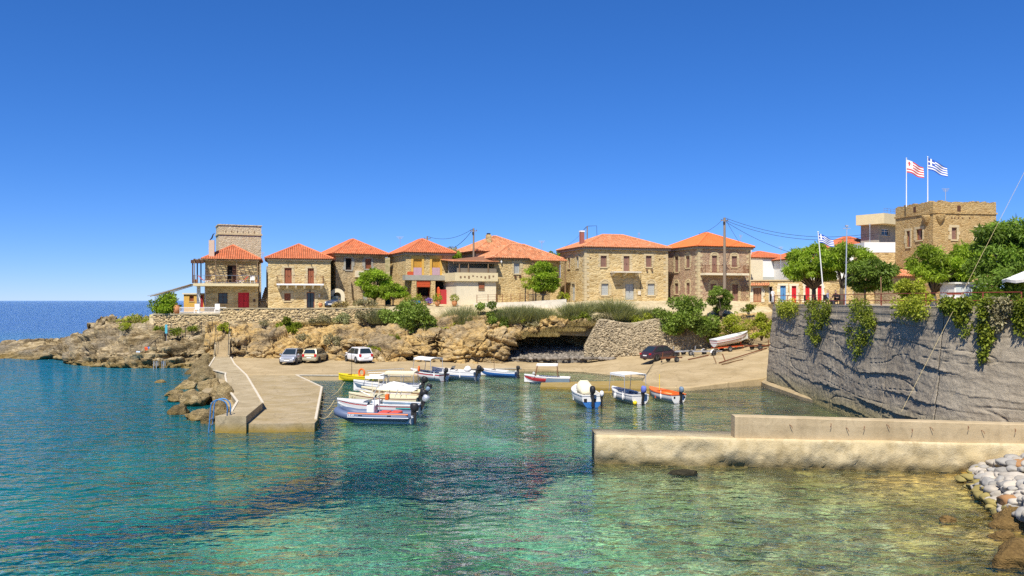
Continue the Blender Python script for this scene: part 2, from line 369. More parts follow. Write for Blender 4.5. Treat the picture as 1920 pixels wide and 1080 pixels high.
trn = t.n('AddShader', {0: t.n('BsdfTransparent', {'Color': trc}).outputs[0], 1: t.n('BsdfRefraction', {'Color': (1.7, 1.7, 1.7, 1), 'Roughness': 0, 'IOR': 1.33, 'Normal': nb}).outputs[0]}).outputs[0]
upw = t.n('BsdfDiffuse', {'Color': t.mix(t.n('MapRange', {0: sx.outputs[1], 1: 70, 2: 220}).outputs[0], (.01, .34, .46), (.006, .15, .55)), 'Normal': nb}).outputs[0]
deep = t.math('MAXIMUM', t.n('MapRange', {0: sx.outputs[0], 1: -4, 2: -42, 3: .03, 4: .42}).outputs[0], t.n('MapRange', {0: sx.outputs[1], 1: 100, 2: 260, 3: 0, 4: .42}).outputs[0])
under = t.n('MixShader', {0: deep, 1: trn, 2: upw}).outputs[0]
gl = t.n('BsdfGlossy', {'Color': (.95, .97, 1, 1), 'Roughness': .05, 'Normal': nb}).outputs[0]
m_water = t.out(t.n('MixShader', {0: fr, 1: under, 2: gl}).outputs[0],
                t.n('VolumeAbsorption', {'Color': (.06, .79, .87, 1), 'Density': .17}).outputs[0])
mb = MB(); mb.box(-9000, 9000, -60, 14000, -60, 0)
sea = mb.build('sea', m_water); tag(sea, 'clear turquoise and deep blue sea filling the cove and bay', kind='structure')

def seabed_z(x, y):
    d_ = np.maximum(0, 19 - x); z = -(.35 + .055 * d_ + .0042 * d_ ** 2 + .05 * np.maximum(0, y - 36) * smooth(x, 20, 0))
    z = np.maximum(z, -3.4 - np.maximum(0, -9 - x) * .35 - np.maximum(0, 30 - y) * .05) if True else z
    hb = smooth(y, 46, 60) * smooth(x, -16, -9)
    z = z * (1 - hb) + (-1.7) * hb
    z = z - smooth(y, 100, 140) * 18 - smooth(x, -40, -110) * 8
    z = z + 1.7 * np.exp(-(((x - 25.5) / 3.8) ** 2 + ((y - 32) / 7.5) ** 2)) + .2 * np.exp(-((x - 18) / 6.) ** 2 - ((y - 37) / 4.) ** 2)
    z = z + 2.2 * np.exp(-((x + 20.5) / 3.6) ** 2 - ((y - 62) / 14.) ** 2)
    return z
xs = np.concatenate([np.linspace(-2500, -130, 12), np.arange(-120, 60, .5), np.linspace(70, 2500, 12)])
ys = np.concatenate([np.arange(-12, 110, .5), np.linspace(115, 400, 20), np.linspace(600, 9000, 8)])
X, Y = np.meshgrid(xs, ys); Z = seabed_z(X, Y)
pn = np.stack([X, Y, 0 * X], -1)
Z = Z + np.where((np.abs(X) < 125) & (Y < 112), .30 * fbm(pn / 4, 3) + .16 * fbm(pn / 1.1, 3), 0)
t = T('seabed_sand_and_rock'); n = t.noise(.22, 5, .6)
c = t.ramp(n, [(.36, (.16, .12, .03)), (.45, (.50, .40, .12)), (.56, (.85, .74, .36))])
c = t.mix(t.math('MULTIPLY', t.n('MapRange', {0: t.noise(1.1, 5, .7), 1: .48, 2: .62}).outputs[0], .75), c, (.13, .10, .03))
xs_b = t.n('SeparateXYZ', {0: t.tc}).outputs[0]
c = t.mix(t.n('MapRange', {0: t.math('ADD', xs_b, t.math('MULTIPLY', t.noise(.15, 3), 6)), 1: 5, 2: 19}).outputs[0], c, t.mix(.8, c, (.62, .42, .13), 'MULTIPLY'))
m_seabed = t.out(t.pbr(c, .95, 0, t.bump(t.noise(2.5, 5, .7), .8, .2), .1))
tag(link('seabed', grid_mesh('seabed', np.stack([X, Y, Z], -1), True), None, m_seabed), 'pale sand and stones under the clear shallow water', kind='structure')
def ico(sub):
    bm = bmesh.new(); bmesh.ops.create_icosphere(bm, subdivisions=sub, radius=1)
    v = np.array([x.co[:] for x in bm.verts]); f = np.array([[q.index for q in p.verts] for p in bm.faces]); bm.free(); return v, f
ICO1, ICO2, ICO3, ICO4 = ico(1), ico(2), ico(3), ico(4)
def poly_rock(seed, base=ICO3, planes=14, rough=.06):
    rg = np.random.default_rng(seed); v, f = base
    n = rg.normal(size=(planes, 3)); n /= np.linalg.norm(n, axis=1)[:, None]; d = rg.uniform(.62, .92, planes)
    dot = np.maximum(v @ n.T, 1e-3); r = np.minimum(1.05, (d / dot).min(1))
    p = v * r[:, None]
    p = p * (1 + rough * fbm(v * 2.2 + seed, 4, .6)[:, None])
    return p, f
# many stones on the sea floor, joined: nobody could count them under the ripples
rk = [poly_rock(k, ICO1, 8, .1) for k in range(6)]
vs, fs, tn = [], [], []; o = 0
for i in range(3600):
    y = RNG.uniform(18, 47) if i < 2500 else RNG.uniform(46, 74); x = RNG.uniform(-.62 * y, 23) if i < 2500 else RNG.uniform(-10, 22)
    if vnoise(np.array([[x / 5, y / 5, 3.]]))[0] < -.15: continue
    p, f = rk[i % 6]; s = RNG.uniform(.12, .38) * (1.5 if RNG.random() < .12 else 1); a = RNG.uniform(0, 6.3)
    q = p * [s * RNG.uniform(.8, 1.5), s, s * .55]; q = q @ np.array([[math.cos(a), math.sin(a), 0], [-math.sin(a), math.cos(a), 0], [0, 0, 1]])
    pz = np.array([[x, y, 0.]]); zz = float(seabed_z(np.array(x), np.array(y)) + .30 * fbm(pz / 4, 3)[0] + .16 * fbm(pz / 1.1, 3)[0])
    if zz > -.3: continue
    vs.append(q + [x, y, zz + .05]); fs.append(f + o); o += len(p); tn.append(np.full(len(f), RNG.uniform(.45, 1.5)))
tag(link('seabed_stones', mesh_np('seabed_stones', np.concatenate(vs), np.concatenate(fs), np.concatenate(tn)), None,
    plain('submerged_stone', (.34, .28, .13), .9, var=.3, scale=2)), 'scattered brown and pale stones on the sea floor', 'stones', kind='stuff')
# dark seagrass meadow crossing the cove mouth
gv = []; gt = []
N = 120000
yy = RNG.uniform(31, 49, N); xx = RNG.uniform(-22, 4, N)
cy_ = np.interp(xx, [-22, -16, -13, -9.2, -5.1, 1, 3], [31.5, 32.6, 33.8, 36.8, 40.2, 41.2, 41.2]) + .8 * vnoise(np.stack([xx / 4, yy * 0, yy * 0], -1)) + np.where(xx > -6, 1.2, 0) * 0
hw = np.interp(xx, [-22, -16, -13, -9.2, -5.1, 1, 3], [.8, 1.5, 2.4, 3.2, 4.0, 3.5, 1.8])
dd_ = np.abs(yy - cy_) / hw + .55 * fbm(np.stack([xx / 2.2, yy / 1.6, 0 * xx], -1), 3)
ok = dd_ < RNG.uniform(.75, 1.3, N); xx, yy = xx[ok], yy[ok]
pz = np.stack([xx, yy, 0 * xx], -1); zz = seabed_z(xx, yy) + .30 * fbm(pz / 4, 3) + .16 * fbm(pz / 1.1, 3) + .05; n = len(xx); a = RNG.uniform(0, 6.3, n); h = RNG.uniform(.2, .45, n); w = .2
b = np.stack([xx, yy, zz - .1], -1); d = np.stack([np.cos(a), np.sin(a), 0 * a], -1)
tip = b + np.stack([.5 * h * np.sin(a), -.3 * h * np.cos(a), h], -1)
v = np.stack([b - d * w, b + d * w, tip + d * w * .6, tip - d * w * .6], 1).reshape(-1, 3); f = np.arange(4 * n).reshape(-1, 4)
tag(link('seagrass', mesh_np('seagrass', v, f, RNG.uniform(.6, 1.4, n)), None, leafmat('seagrass_blade', (.003, .008, .014), (.006, .014, .02), .05)),
    'dark seagrass meadow on the bottom across the cove mouth', 'seagrass', kind='stuff')

def worley(p, seed=0):
    # blocky rock: a flat tilted facet for each random cell, plus distance to the second-nearest for joints
    p = np.asarray(p, float); i0 = np.floor(p).astype(np.int64); best = np.full(p.shape[:-1], 9.); sec = best.copy(); val = np.zeros(p.shape[:-1])
    def hh(a, k):
        n = (a[..., 0] * 73856093 ^ a[..., 1] * 19349663 ^ a[..., 2] * 83492791 ^ (k + seed) * 2654435761) & 0xffffffff; n = ((n ^ (n >> 13)) * 1274126177) & 0xffffffff; return ((n ^ (n >> 16)) & 0xffff) / 65535.
    for a in (-1, 0, 1):
        for b in (-1, 0, 1):
            for c_ in (-1, 0, 1):
                q = i0 + [a, b, c_]; pt = q + np.stack([hh(q, 1), hh(q, 2), hh(q, 3)], -1); d = p - pt; r = (d ** 2).sum(-1)
                v = hh(q, 4) * 2 - 1 + ((hh(q, 5) - .5) * d[..., 0] + (hh(q, 6) - .5) * d[..., 1] + (hh(q, 7) - .5) * d[..., 2]) * 1.6
                m = r < best; sec = np.where(m, best, np.minimum(sec, r)); val = np.where(m, v, val); best = np.minimum(best, r)
    return val, np.sqrt(sec) - np.sqrt(best)
# ------------------------------------------------------------------ headland, cliff, upper ground
HEAD = [(-160, 118, 124, .7), (-60, 112, 120, 1.0), (0, 108.5, 117, 1.75), (60, 106, 116, 2.5), (85, 107.5, 116, 2.9), (105, 106, 116, 2.9), (125, 98, 115, 2.9), (150, 95, 114, 3.2), (165, 94, 113, 4.8), (205, 93, 111, 5.7), (250, 92.4, 108, 6.0), (290, 92.5, 105, 6.0), (340, 93, 104, 5.9), (400, 94, 103, 5.9), (440, 95, 102, 5.9), (480, 96.5, 102, 5.9)]
c = np.linspace(-160, 480, 640); rws = np.concatenate([np.linspace(0, .22, 60), np.linspace(.225, 1, 110), np.linspace(1.02, 1.8, 24)])
C, Tt = np.meshgrid(c, rws); Df, Dr, Zr = interp(C, HEAD)
prof = .40 * smooth(Tt, 0.02, .16) + .60 * np.clip((Tt - .08) / .92, 0, 1) ** .85
z = -1.3 + (Zr + 1.3) * prof; z = np.where(Tt > 1, Zr - (Tt - 1) * 11 * (1 + .4 * vnoise(np.stack([C / 30, Tt, 0 * C], -1))) * smooth(430 - C, -60, 140), z)
D = Df + (Dr - Df) * Tt
p = np.stack([(C - CX) / F * D, D, z], -1)
nr = grid_normals(p); nr = nr * np.sign(nr[..., 2:3] + 1e-6)
q = p * [1, 1, 1]; tilt = np.stack([q[..., 0] + .3 * q[..., 2], q[..., 1], q[..., 2] * 3.0 - .55 * q[..., 0]], -1)
wv1, we1 = worley(tilt * [.26, .3, .30]); wv2, we2 = worley(tilt * [.75, .8, .62] + 40)
disp = .40 * fbm(tilt / 4, 3, .5) + .62 * wv1 - .35 * np.exp(-(we1 / .06) ** 2) + .26 * wv2 - .22 * np.exp(-(we2 / .09) ** 2) + .10 * fbm(q / .4, 3, .65) - .35
st = .38 * (np.abs(((q[..., 2] - .12 * q[..., 0] + .5 * vnoise(q / 3)) * 1.25) % 1 - .5) * 2 - .5)          # bedding ledges
damp = 1 - .75 * smooth(C, 300, 420) * smooth(Tt, .75, .9)
low = 1 - .55 * smooth(110 - C, 0, 60)
p = p + nr * ((disp + st) * damp * low)[..., None]
head = link('headland_rocks', grid_mesh('headland', p), None, m_head); tag(head, 'rugged brown and grey rocky headland running out to sea', kind='structure')

CL = [(385, 93.5, 1.0, 99, 4.9), (440, 93.5, 1.1, 99.5, 4.9), (520, 94, 1.0, 100, 4.9), (640, 93, 1.0, 100, 4.9), (700, 92.5, 1.0, 100, 5.0), (800, 92.5, .9, 100, 5.5), (860, 93, .9, 100, 6.2), (945, 95, .9, 100, 6.5),
      (1050, 96.5, .9, 99.5, 6.0), (1130, 96.8, 1.0, 99.5, 5.8), (1230, 97.6, 1.4, 100, 5.6), (1330, 98, 2.0, 101, 5.8), (1400, 97, 2.5, 102, 6.1), (1480, 96, 2.9, 102, 6.4), (1600, 96, 3.2, 102, 6.6)]
c = np.linspace(385, 1600, 1000); rws = np.linspace(-.06, 1, 100); C, Tt = np.meshgrid(c, rws)
Db, Zb, Dt, Zt = interp(C, CL)
z = Zb + (Zt - Zb) * Tt; D = Db + (Dt - Db) * np.clip(Tt, 0, 1) ** 1.7
roof = np.interp(C, [940, 952, 985, 1020, 1060, 1085, 1112, 1120], [0, .42, .52, .60, .70, .76, .66, 0]) + .03 * vnoise(np.stack([C / 9, 0 * C, 0 * C], -1))
cave = smooth(C, 942, 952) * (1 - smooth(C, 1112, 1122)) * (1 - smooth(Tt - roof, -.05, .04))
D = D + cave * (7.0 - 3.2 * smooth(C, 1060, 1115) + .8 * vnoise(np.stack([C / 20, Tt * 4, 0 * C], -1)))
for c0, wd, tp, dp in ((818, 11, .55, 2.2), (776, 12, .40, 1.4), (600, 24, .36, 1.4), (663, 22, .42, 1.2), (446, 9, .40, 1.2)):      # hollows
    D = D + dp * np.exp(-((C - c0) / wd) ** 4) * (1 - smooth(Tt, tp - .12, tp + .08))
D = D + 1.8 * smooth(C, 1098, 1112) * (1 - smooth(C, 1335, 1350)) * (1 - smooth(Tt, .85, .95))
D = D - 1.3 * np.exp(-((C - 795) / 14) ** 2) * smooth(.75 - Tt, 0, .3) - .9 * np.exp(-((C - 880) / 34) ** 2) * smooth(.6 - Tt, 0, .3) - .8 * np.exp(-((C - 725) / 22) ** 2) * smooth(.55 - Tt, 0, .3)
D = D - .7 * smooth(C, 950, 980) * (1 - smooth(C, 1100, 1130)) * np.exp(-((Tt - .82) / .16) ** 2)
p = np.stack([(C - CX) / F * D, D, z], -1); nr = grid_normals(p); nr = nr * np.sign(-nr[..., 1:2] + 1e-6)
wv1, we1 = worley(p * [.36, .4, .50]); wv2, we2 = worley(p * [.95, 1., 1.3] + 60); wv3, we3 = worley(p * [2.2, 2.2, 2.8] + 90)
disp = .45 * fbm(p / 4.0, 3, .5) + .85 * wv1 - .45 * np.exp(-(we1 / .07) ** 2) + .36 * wv2 - .25 * np.exp(-(we2 / .09) ** 2) + .13 * wv3 + .07 * fbm(p / .4, 2, .65)
damp = (1 - .8 * smooth(C, 1330, 1400)) * (.35 + .65 * smooth(1 - Tt, 0, .12))
p = p + nr * (disp * damp)[..., None] * [1, 1, .6]
cliff = link('cliff', grid_mesh('cliff', p), None, m_cliff); tag(cliff, 'ochre rock cliff with a low cave behind the harbour quay', kind='structure')
# ground the houses stand on
UG = [(200, 104, 4.4), (280, 101.5, 5.3), (300, 100.8, 5.75), (400, 100.8, 5.85), (412, 100.8, 6.35), (520, 100.8, 6.4), (700, 100.8, 6.45), (800, 100.2, 6.5), (850, 99.9, 6.4), (940, 99.6, 6.5), (1050, 99, 5.95), (1130, 99, 5.75), (1230, 99.5, 5.55), (1330, 100.6, 5.75), (1400, 101.5, 6.05), (1480, 101.5, 6.35), (1800, 101.5, 6.6)]
UB = [(200, 5.0), (300, 5.9), (400, 6.2), (500, 6.45), (620, 6.6), (700, 6.9), (850, 7.0), (1000, 7.2), (1100, 7.4), (1800, 7.4)]
c = np.linspace(280, 1800, 300); rws = np.concatenate([[-.001], np.linspace(0, 1, 30), [3, 6]]); C, Tt = np.meshgrid(c, rws)
D0, Z0 = interp(C, UG); Z1, = interp(C, UB); D = D0 + 5 * Tt; z = Z0 + (Z1 - Z0) * np.clip(Tt, 0, 1) ** .8
z = z + np.where(Tt > 1, -.02 * (Tt - 1), .07 * fbm(np.stack([C / 16, D, z], -1), 3) * (Tt > .05))
p = np.stack([(C - CX) / F * np.minimum(D, 112), D, z], -1); p[0, :, 2] -= 2.5; p[0, :, 1] += .3
tag(link('upper_ground', grid_mesh('upper_ground', p, True), None, m_ground), 'dry beige ground in front of the stone houses', kind='structure')
# hill behind the village
hx = np.linspace(-30, 70, 90); hy = np.linspace(122, 165, 30); X, Y = np.meshgrid(hx, hy)
Z = 7.0 + np.interp(X, [-60, -42, -30, -20, -12, -4, 6, 30, 70], [-2, 0, 4.0, 7.0, 7.4, 8.0, 4, 1.5, .5]) * np.exp(-((Y - 136) / 11) ** 2) + .6 * fbm(np.stack([X, Y, 0 * X], -1) / 4, 4)
tag(link('hill', grid_mesh('hill', np.stack([X, Y, Z], -1)), None, rock('scrub_hill', [(.3, (.13, .13, .05)), (.5, (.30, .25, .12)), (.7, (.46, .38, .22))], .8, .8)), 'scrubby rocky hill rising behind the village roofs', kind='structure')

# ------------------------------------------------------------------ quay and ramp
QF = [(-26.6, 79.6, .5), (-20.3, 80, .5), (-9.4, 79.4, .46), (-5.2, 86.5, .42), (-3.3, 89, .38), (1, 90, .32), (4, 90.5, .2), (7.4, 89.5, .03), (10, 85.7, 0), (13.3, 82.2, 0), (13.4, 79.2, .08), (11.8, 77.6, .18), (11.6, 71, .2), (14.7, 71, .22), (18.5, 73.3, .42), (22.2, 75.2, .63), (24.5, 77.2, 1.1)]
QB = [(-31.5, 95, 1.35), (-25, 95.5, 1.1), (-14, 95, 1.0), (-9, 95, 1.0), (-4, 97, 1.0), (1, 103, .95), (4.5, 104.5, 1.0), (8.4, 103.5, 1.0), (11.4, 97.6, 1.15), (14.5, 98, 1.3), (16.0, 98.2, 1.5), (17.2, 98.4, 1.65), (19.5, 98.5, 1.9), (22.5, 98.8, 2.15), (25.2, 98.5, 2.4), (28.2, 98, 2.7), (31.5, 98, 3.1)]
qp = np.zeros((44, 17 * 6 - 5, 3)); ss = np.linspace(0, 1, 41)
fr_ = np.array([np.interp(np.linspace(0, 16, 97), np.arange(17), np.array(QF)[:, k]) for k in range(3)]).T
bk_ = np.array([np.interp(np.linspace(0, 16, 97), np.arange(17), np.array(QB)[:, k]) for k in range(3)]).T
qp = np.zeros((43, 97, 3))
for i, s_ in enumerate(ss):
    e = s_; qp[i + 2] = fr_ + (bk_ - fr_) * e
qp[2:, :, 2] += .03 * fbm(qp[2:] / 1.6, 3) * smooth(np.arange(41), 0, 4)[:, None]
qp[1] = fr_ + [0, -.02, -.06]; qp[0] = fr_ - [0, .05, 2.6]
m_quay = concrete('sandy_quay_paving', (.38, .285, .15), (.52, .405, .235), (.27, .20, .105), sc=.35, bump=.35, algae=(-.15, .22, (.17, .12, .03)))
quay = link('quay', grid_mesh('quay', qp), None, m_quay); tag(quay, 'sandy concrete quay and boat ramp along the inner harbour', kind='structure')
def lip(parent, name, pts, w, h, mat):
    mb = MB()
    for a, b in zip(pts[:-1], pts[1:]): mb.bar(Vector(a) + Vector((0, 0, h / 2 - .02)), Vector(b) + Vector((0, 0, h / 2 - .02)), w, h + .04)
    return mb.build(name, mat, parent)
lip(quay, 'painted_edge', [QF[1], QF[2]], .14, .04, m_wornedge); lip(quay, 'painted_edge', [QF[3], QF[4], QF[5]], .12, .04, m_wornedge)
# lower pier
rg = np.random.default_rng(5)
def slab(name, poly, z1, zb, mat, sub=.5, amp=.05, label=None):
    # a slab with rough sides: walls subdivided and displaced, top filled
    pts = []
    for (a, b) in zip(poly, poly[1:] + poly[:1]):
        a, b = np.array(a, float), np.array(b, float); n = max(1, int(np.linalg.norm(b[:2] - a[:2]) / sub))
        for i in range(n): pts.append(a + (b - a) * i / n)
    pts = np.array(pts); zt = pts[:, 2] if pts.shape[1] == 3 else np.full(len(pts), z1)
    cen = pts[:, :2].mean(0); rows = []
    lev = [(0, 0), (.05, .02), (.2, .4), (.4, .6), (.6, .8), (.8, 1), (1, 1)]
    for l, k in lev:
        z = zt + (zb - zt) * l; q = np.stack([pts[:, 0], pts[:, 1], z], -1)
        nrm = pts[:, :2] - cen; nrm /= np.linalg.norm(nrm, axis=1)[:, None] + 1e-6
        q[:, :2] += nrm * (amp * k * fbm(q / .6 + 3, 4, .6))[:, None]; rows.append(q)
    n = len(pts); v = np.concatenate(rows); f = []
    for i in range(len(rows) - 1):
        for j in range(n): f.append((i * n + j, i * n + (j + 1) % n, (i + 1) * n + (j + 1) % n, (i + 1) * n + j))
    me = bpy.data.meshes.new(name); me.from_pydata([tuple(x) for x in v], [], f + [tuple(range(n))])
    a = me.attributes.new('tint', 'FLOAT', 'FACE'); a.data.foreach_set('value', np.ones(len(f) + 1, np.float32)); me.update()
    o = link(name, me, None, mat); tag(o, label, kind='structure'); return o
pier = slab('pier', [(-16.7, 48.3), (-11.25, 48.6), (-11.4, 50.0), (-15.2, 68.7), (-20.2, 80.2), (-27, 80.2), (-24, 66), (-18, 55)], .497, -2.6, m_conc, .35, .13, 'flat concrete pier with worn edges reaching into the cove')
lip(pier, 'painted_edge', [(-11.55, 50.2, .5), (-15.3, 68.6, .5)], .15, .05, m_wornedge); lip(pier, 'painted_edge', [(-15.3, 68.7, .5), (-20.1, 79.6, .5)], .15, .05, m_wornedge)
WL = [(-16.75, 48.15, .95), (-15.0, 48.15, .95), (-15.9, 54.4, .97), (-22.6, 72.6, 1.12), (-27.0, 83, 1.3), (-30.0, 91, 1.42), (-31.7, 91, 1.42), (-28.0, 78.5, 1.2), (-25.0, 74.5, 1.14), (-24.2, 72.0, 1.1), (-21.0, 63.0, 1.0), (-17.7, 55.0, .97), (-16.5, 50.2, .95)]
walk = slab('pier_walkway', WL, 1, -2.4, m_conc2, .35, .07, 'raised concrete walkway along the outer side of the pier')
lip(walk, 'painted_edge', [WL[2], WL[3], WL[4], WL[5]], .15, .045, m_wornedge); lip(walk, 'painted_edge', [WL[6], WL[7], WL[8], WL[9], WL[10], WL[11], WL[12]], .14, .045, m_wornedge)
slab('finger_jetty', [(2.6, 76.0), (2.4, 72.6), (12.4, 70.4), (13.4, 78.4)], .17, -2.2, m_conc, .5, .10, 'low concrete finger jetty washed by the water before the ramp')
slab('sunken_ledge', [(5.2, 70.4), (5.4, 69.2), (12.6, 68.4), (12.6, 70.2)], .04, -2.2, m_conc, .4, .14, 'low worn concrete ledge beside the finger jetty')

# ------------------------------------------------------------------ breakwater
mole = thing('breakwater', 'pale concrete breakwater with a higher parapet block on its right half', 'breakwater', (0, 0, 0))
c = np.linspace(0, 1, 240); x0, x1 = 3.85, 29
fy = lambda x: 39.2 - .13 * (x - 3.85)
rows = [(1.30, .04, 0), (1.32, -.06, 0), (1.2, -.1, .2), (1.05, -.1, .5), (.85, -.1, .8), (.65, -.08, 1), (.45, -.06, 1), (.25, -.02, 1), (.08, .06, 1), (-.1, .14, 1), (-.5, .1, 1), (-1.6, 0, 1)]
g = []
for zz, off, k in rows:
    x = x0 + (x1 - x0) * c; p = np.stack([x, fy(x) + off, np.full_like(x, zz)], -1)
    p[:, 1] += k * (.13 * fbm(p / .8, 5, .6)) - k * .02; p[:, 2] += .03 * fbm(p / 1.5 + 4, 2) * (k == 0); g.append(p)
g = np.array(g)
top = np.array([np.stack([x, fy(x) + 2.0 - .0 * x, np.full_like(x, 1.3)], -1), np.stack([x, fy(x) + 2.0, np.full_like(x, -1.6)], -1)])
g = np.concatenate([g[::-1], top]); end = g[:, :1].copy(); end[:, :, 0] += .0
cen = np.repeat(np.array([[[x0 + .02, fy(x0) + 1.0, 0.]]]), g.shape[0], 0); cen[:, 0, 2] = g[:, 0, 2]; cen[:, 0, 1] = fy(x0) + 1.0
g = np.concatenate([cen, g], 1)
link('breakwater_base', grid_mesh('breakwater_base', g), mole, m_mole)
mb = MB(); px0 = 10.05
f2 = lambda x: fy(x) + .10
xs_ = np.linspace(px0, 29, 36); rr = []
for x in xs_:
    zt = 2.27 - .012 * (x - px0); y0 = f2(x); rr.append([(x, y0, 1.25), (x, y0 - .012, 1.9), (x, y0, zt - .03), (x, y0 + .03, zt), (x, y0 + .62, zt + .01), (x, y0 + .66, zt - .03), (x, y0 + .66, 1.25)])
mb.rings([[Vector(q) for q in r] for r in rr])
par = mb.build('parapet', m_parap, mole)
for k, x in enumerate([12.4, 14.2, 14.8, 15.6, 16.5, 17.6, 18.3, 19.9, 20.4, 21.8]):
    y0 = f2(x); zz = 1.95 + .1 * math.sin(k * 2.1); MB().tube([(x, y0 + .05, zz), (x + .05 * (-1) ** k, y0 - .14, zz - .05), (x + .1 * (-1) ** k, y0 - .16, zz - .16)], .012, 5).build('rebar_stub', m_rust, mole)

# ------------------------------------------------------------------ big dark concrete wall
wallt = thing('retaining_wall', 'tall dark grey cast concrete sea wall carrying the shady terrace', 'wall', (0, 0, 0))
cuts = [74.3, 68.6, 59.2, 50.4, 44.5, 39.7]
def wallx(D): D = np.asarray(D, float); return 22.4 + .35 * np.exp(-((D - 66) / 9) ** 2) + np.where(D > 72, (D - 72) ** 2 * .03, 0) + np.where(D < 46, (46 - D) ** 2 * .066, 0)
def wall_at(px_, inset=0):
    d = np.linspace(39.7, 76, 1500); return float(d[np.argmin(np.abs((px_ - CX) / F * d - wallx(d) - inset))])
for k in range(5):
    a, b = cuts[k] - .02, cuts[k + 1] + .02
    d = np.linspace(a, b, 150); zr = np.linspace(-1.2, 7.18, 190); Dg, Zg = np.meshgrid(d, zr)
    Zg = np.where(Zg > 7.0, Zg + .0 * Dg, Zg)
    p = np.stack([wallx(Dg) + 0 * Zg - .09 * (7 - Zg), Dg, Zg], -1)
    sl = Zg - .035 * (Dg - 40) * 1.0 + .45 * vnoise(np.stack([Dg / 6, Zg / 3, 0 * Dg + 2], -1))
    ln = np.abs(vnoise(np.stack([Dg / 9, sl / .75, 0 * Dg + 7], -1)))
    crease = -.07 * np.exp(-(ln / .022) ** 2)
    s2 = sl / .95 + .35 * vnoise(np.stack([Dg / 7, sl / 2.5, 0 * Dg + 4], -1)) + .05 * fbm(np.stack([Dg / .5, Zg / .5, 0 * Dg + 1], -1), 2)
    s3 = sl / .4 + .4 * vnoise(np.stack([Dg / 3, sl / .8, 0 * Dg + 14], -1))
    saw = .085 * (1 - (s2 % 1)) ** 2.5 * np.clip(.5 + vnoise(np.stack([Dg / 3.5, np.floor(s2) * 1.7, 0 * Dg], -1)), 0, 1.3) + .022 * (1 - (s3 % 1)) ** 2 * np.clip(.3 + vnoise(np.stack([Dg / 2, np.floor(s3) * 1.7, 0 * Dg + 5], -1)), 0, 1)
    body = saw + .02 * fbm(np.stack([Dg / 4, sl / 1.2, 0 * Dg], -1), 3, .55) + .020 * fbm(np.stack([Dg / .35, Zg / .25, 0 * Dg], -1), 3, .6)
    cap = smooth(Zg, 6.35, 6.5)
    plank = .02 * (np.floor(Zg / .23) % 2)
    rel = (crease + body) * (1 - cap) + (plank + .01) * cap
    edge = np.minimum(Dg - b, a - Dg); rel = rel - .03 * (1 - smooth(edge, 0, .05))
    p[..., 0] -= rel
    tp = p[-1].copy(); tp[:, 0] += .45; p = np.concatenate([p, tp[None], (tp - [0, 0, 8])[None]])
    if k == 0:                                                   # rounded left end
        e = p[:, :1].copy(); e2 = e.copy(); e2[:, :, 0] += .8; e2[:, :, 1] += .35; e3 = e2.copy(); e3[:, :, 0] += 12; e3[:, :, 1] += 3; p = np.concatenate([e3, e2, p], 1)
    link('panel', grid_mesh('panel', p), wallt, m_wall)
toe = []
for D in np.linspace(75.4, 57.5, 24):
    x = float(wallx(np.array(D))); w_ = .9 * min(1, (D - 57) / 8); zt = .35 + .25 * (D - 57) / 18
    toe.append([Vector((x - w_, D, -1.2)), Vector((x - w_, D, zt - .25)), Vector((x - w_ * .5, D, zt)), Vector((x + .5, D, zt + .15)), Vector((x + .5, D, -1.2))])
MB().rings(toe).build('toe_slab', m_quay, wallt)
# terrace on top
mb = MB(); mb.prism([(25.3, 39.8), (23.7, 42.5), (22.75, 46.5), (22.7, 72), (23.5, 74.5), (27, 78), (28, 86), (31, 100), (31, 125), (90, 125), (60, 39.8)], 2.0, 7.03)
tag(mb.build('terrace', m_quay), 'beige terrace on top of the dark concrete wall', kind='structure')
# ------------------------------------------------------------------ houses
def roof_faces(W, Dp, o, rise, hip=None):
    x0, x1, y0, y1 = -o, W + o, -o, Dp + o; w, d = x1 - x0, y1 - y0
    if w >= d:
        k = d / 2 if hip is None else hip; r0, r1 = Vector((x0 + k, (y0 + y1) / 2, rise)), Vector((x1 - k, (y0 + y1) / 2, rise))
        return [((x0, y0), (x1, y0), r0, r1), ((x1, y0), (x1, y1), r1, r1), ((x1, y1), (x0, y1), r1, r0), ((x0, y1), (x0, y0), r0, r0)], (r0, r1)
    k = w / 2 if hip is None else hip; r0, r1 = Vector(((x0 + x1) / 2, y0 + k, rise)), Vector(((x0 + x1) / 2, y1 - k, rise))
    return [((x0, y0), (x1, y0), r0, r0), ((x1, y0), (x1, y1), r0, r1), ((x1, y1), (x0, y1), r1, r1), ((x0, y1), (x0, y0), r1, r0)], (r0, r1)
def tile_face(mb, a, b, c, d, pitch=.25, row=.42, rad=.115, rg=random, jit=.12):
    a, b, c, d = map(Vector, (a, b, c, d)); e = b - a; E = e.length; e.normalize()   # a-b eave, d above a, c above b
    o0 = max((d - a).dot(e), 1e-3); o1 = max((b - c).dot(e), 1e-3)
    foot = a + e * o0; up = d - foot; Sl = up.length; up.normalize(); nrm = e.cross(up).normalized()
    if nrm.z < 0: nrm = -nrm
    n = int(E / pitch); pitch = E / n
    for i in range(n):
        u = (i + .5) * pitch; vm = Sl * min(1, u / o0, (E - u) / o1); v = -.06; k = 0
        while v < vm:
            v1 = min(v + row + .05, vm + .03); col = 1 + rg.uniform(-jit, jit) * (1 + (rg.random() < .08) * 1.5); vs = []
            for vv, rr, lift in ((v, rad, .035), (v1, rad * .86, .012)):
                for t_ in range(5):
                    an = math.pi * t_ / 4; vs.append(a + e * (u + rr * math.cos(an)) + up * vv + nrm * (lift + rr * .8 * math.sin(an)))
            mb.add(vs, [(t_, t_ + 1, t_ + 6, t_ + 5) for t_ in range(4)] + [(0, 1, 2, 3, 4)], col); v += row; k += 1
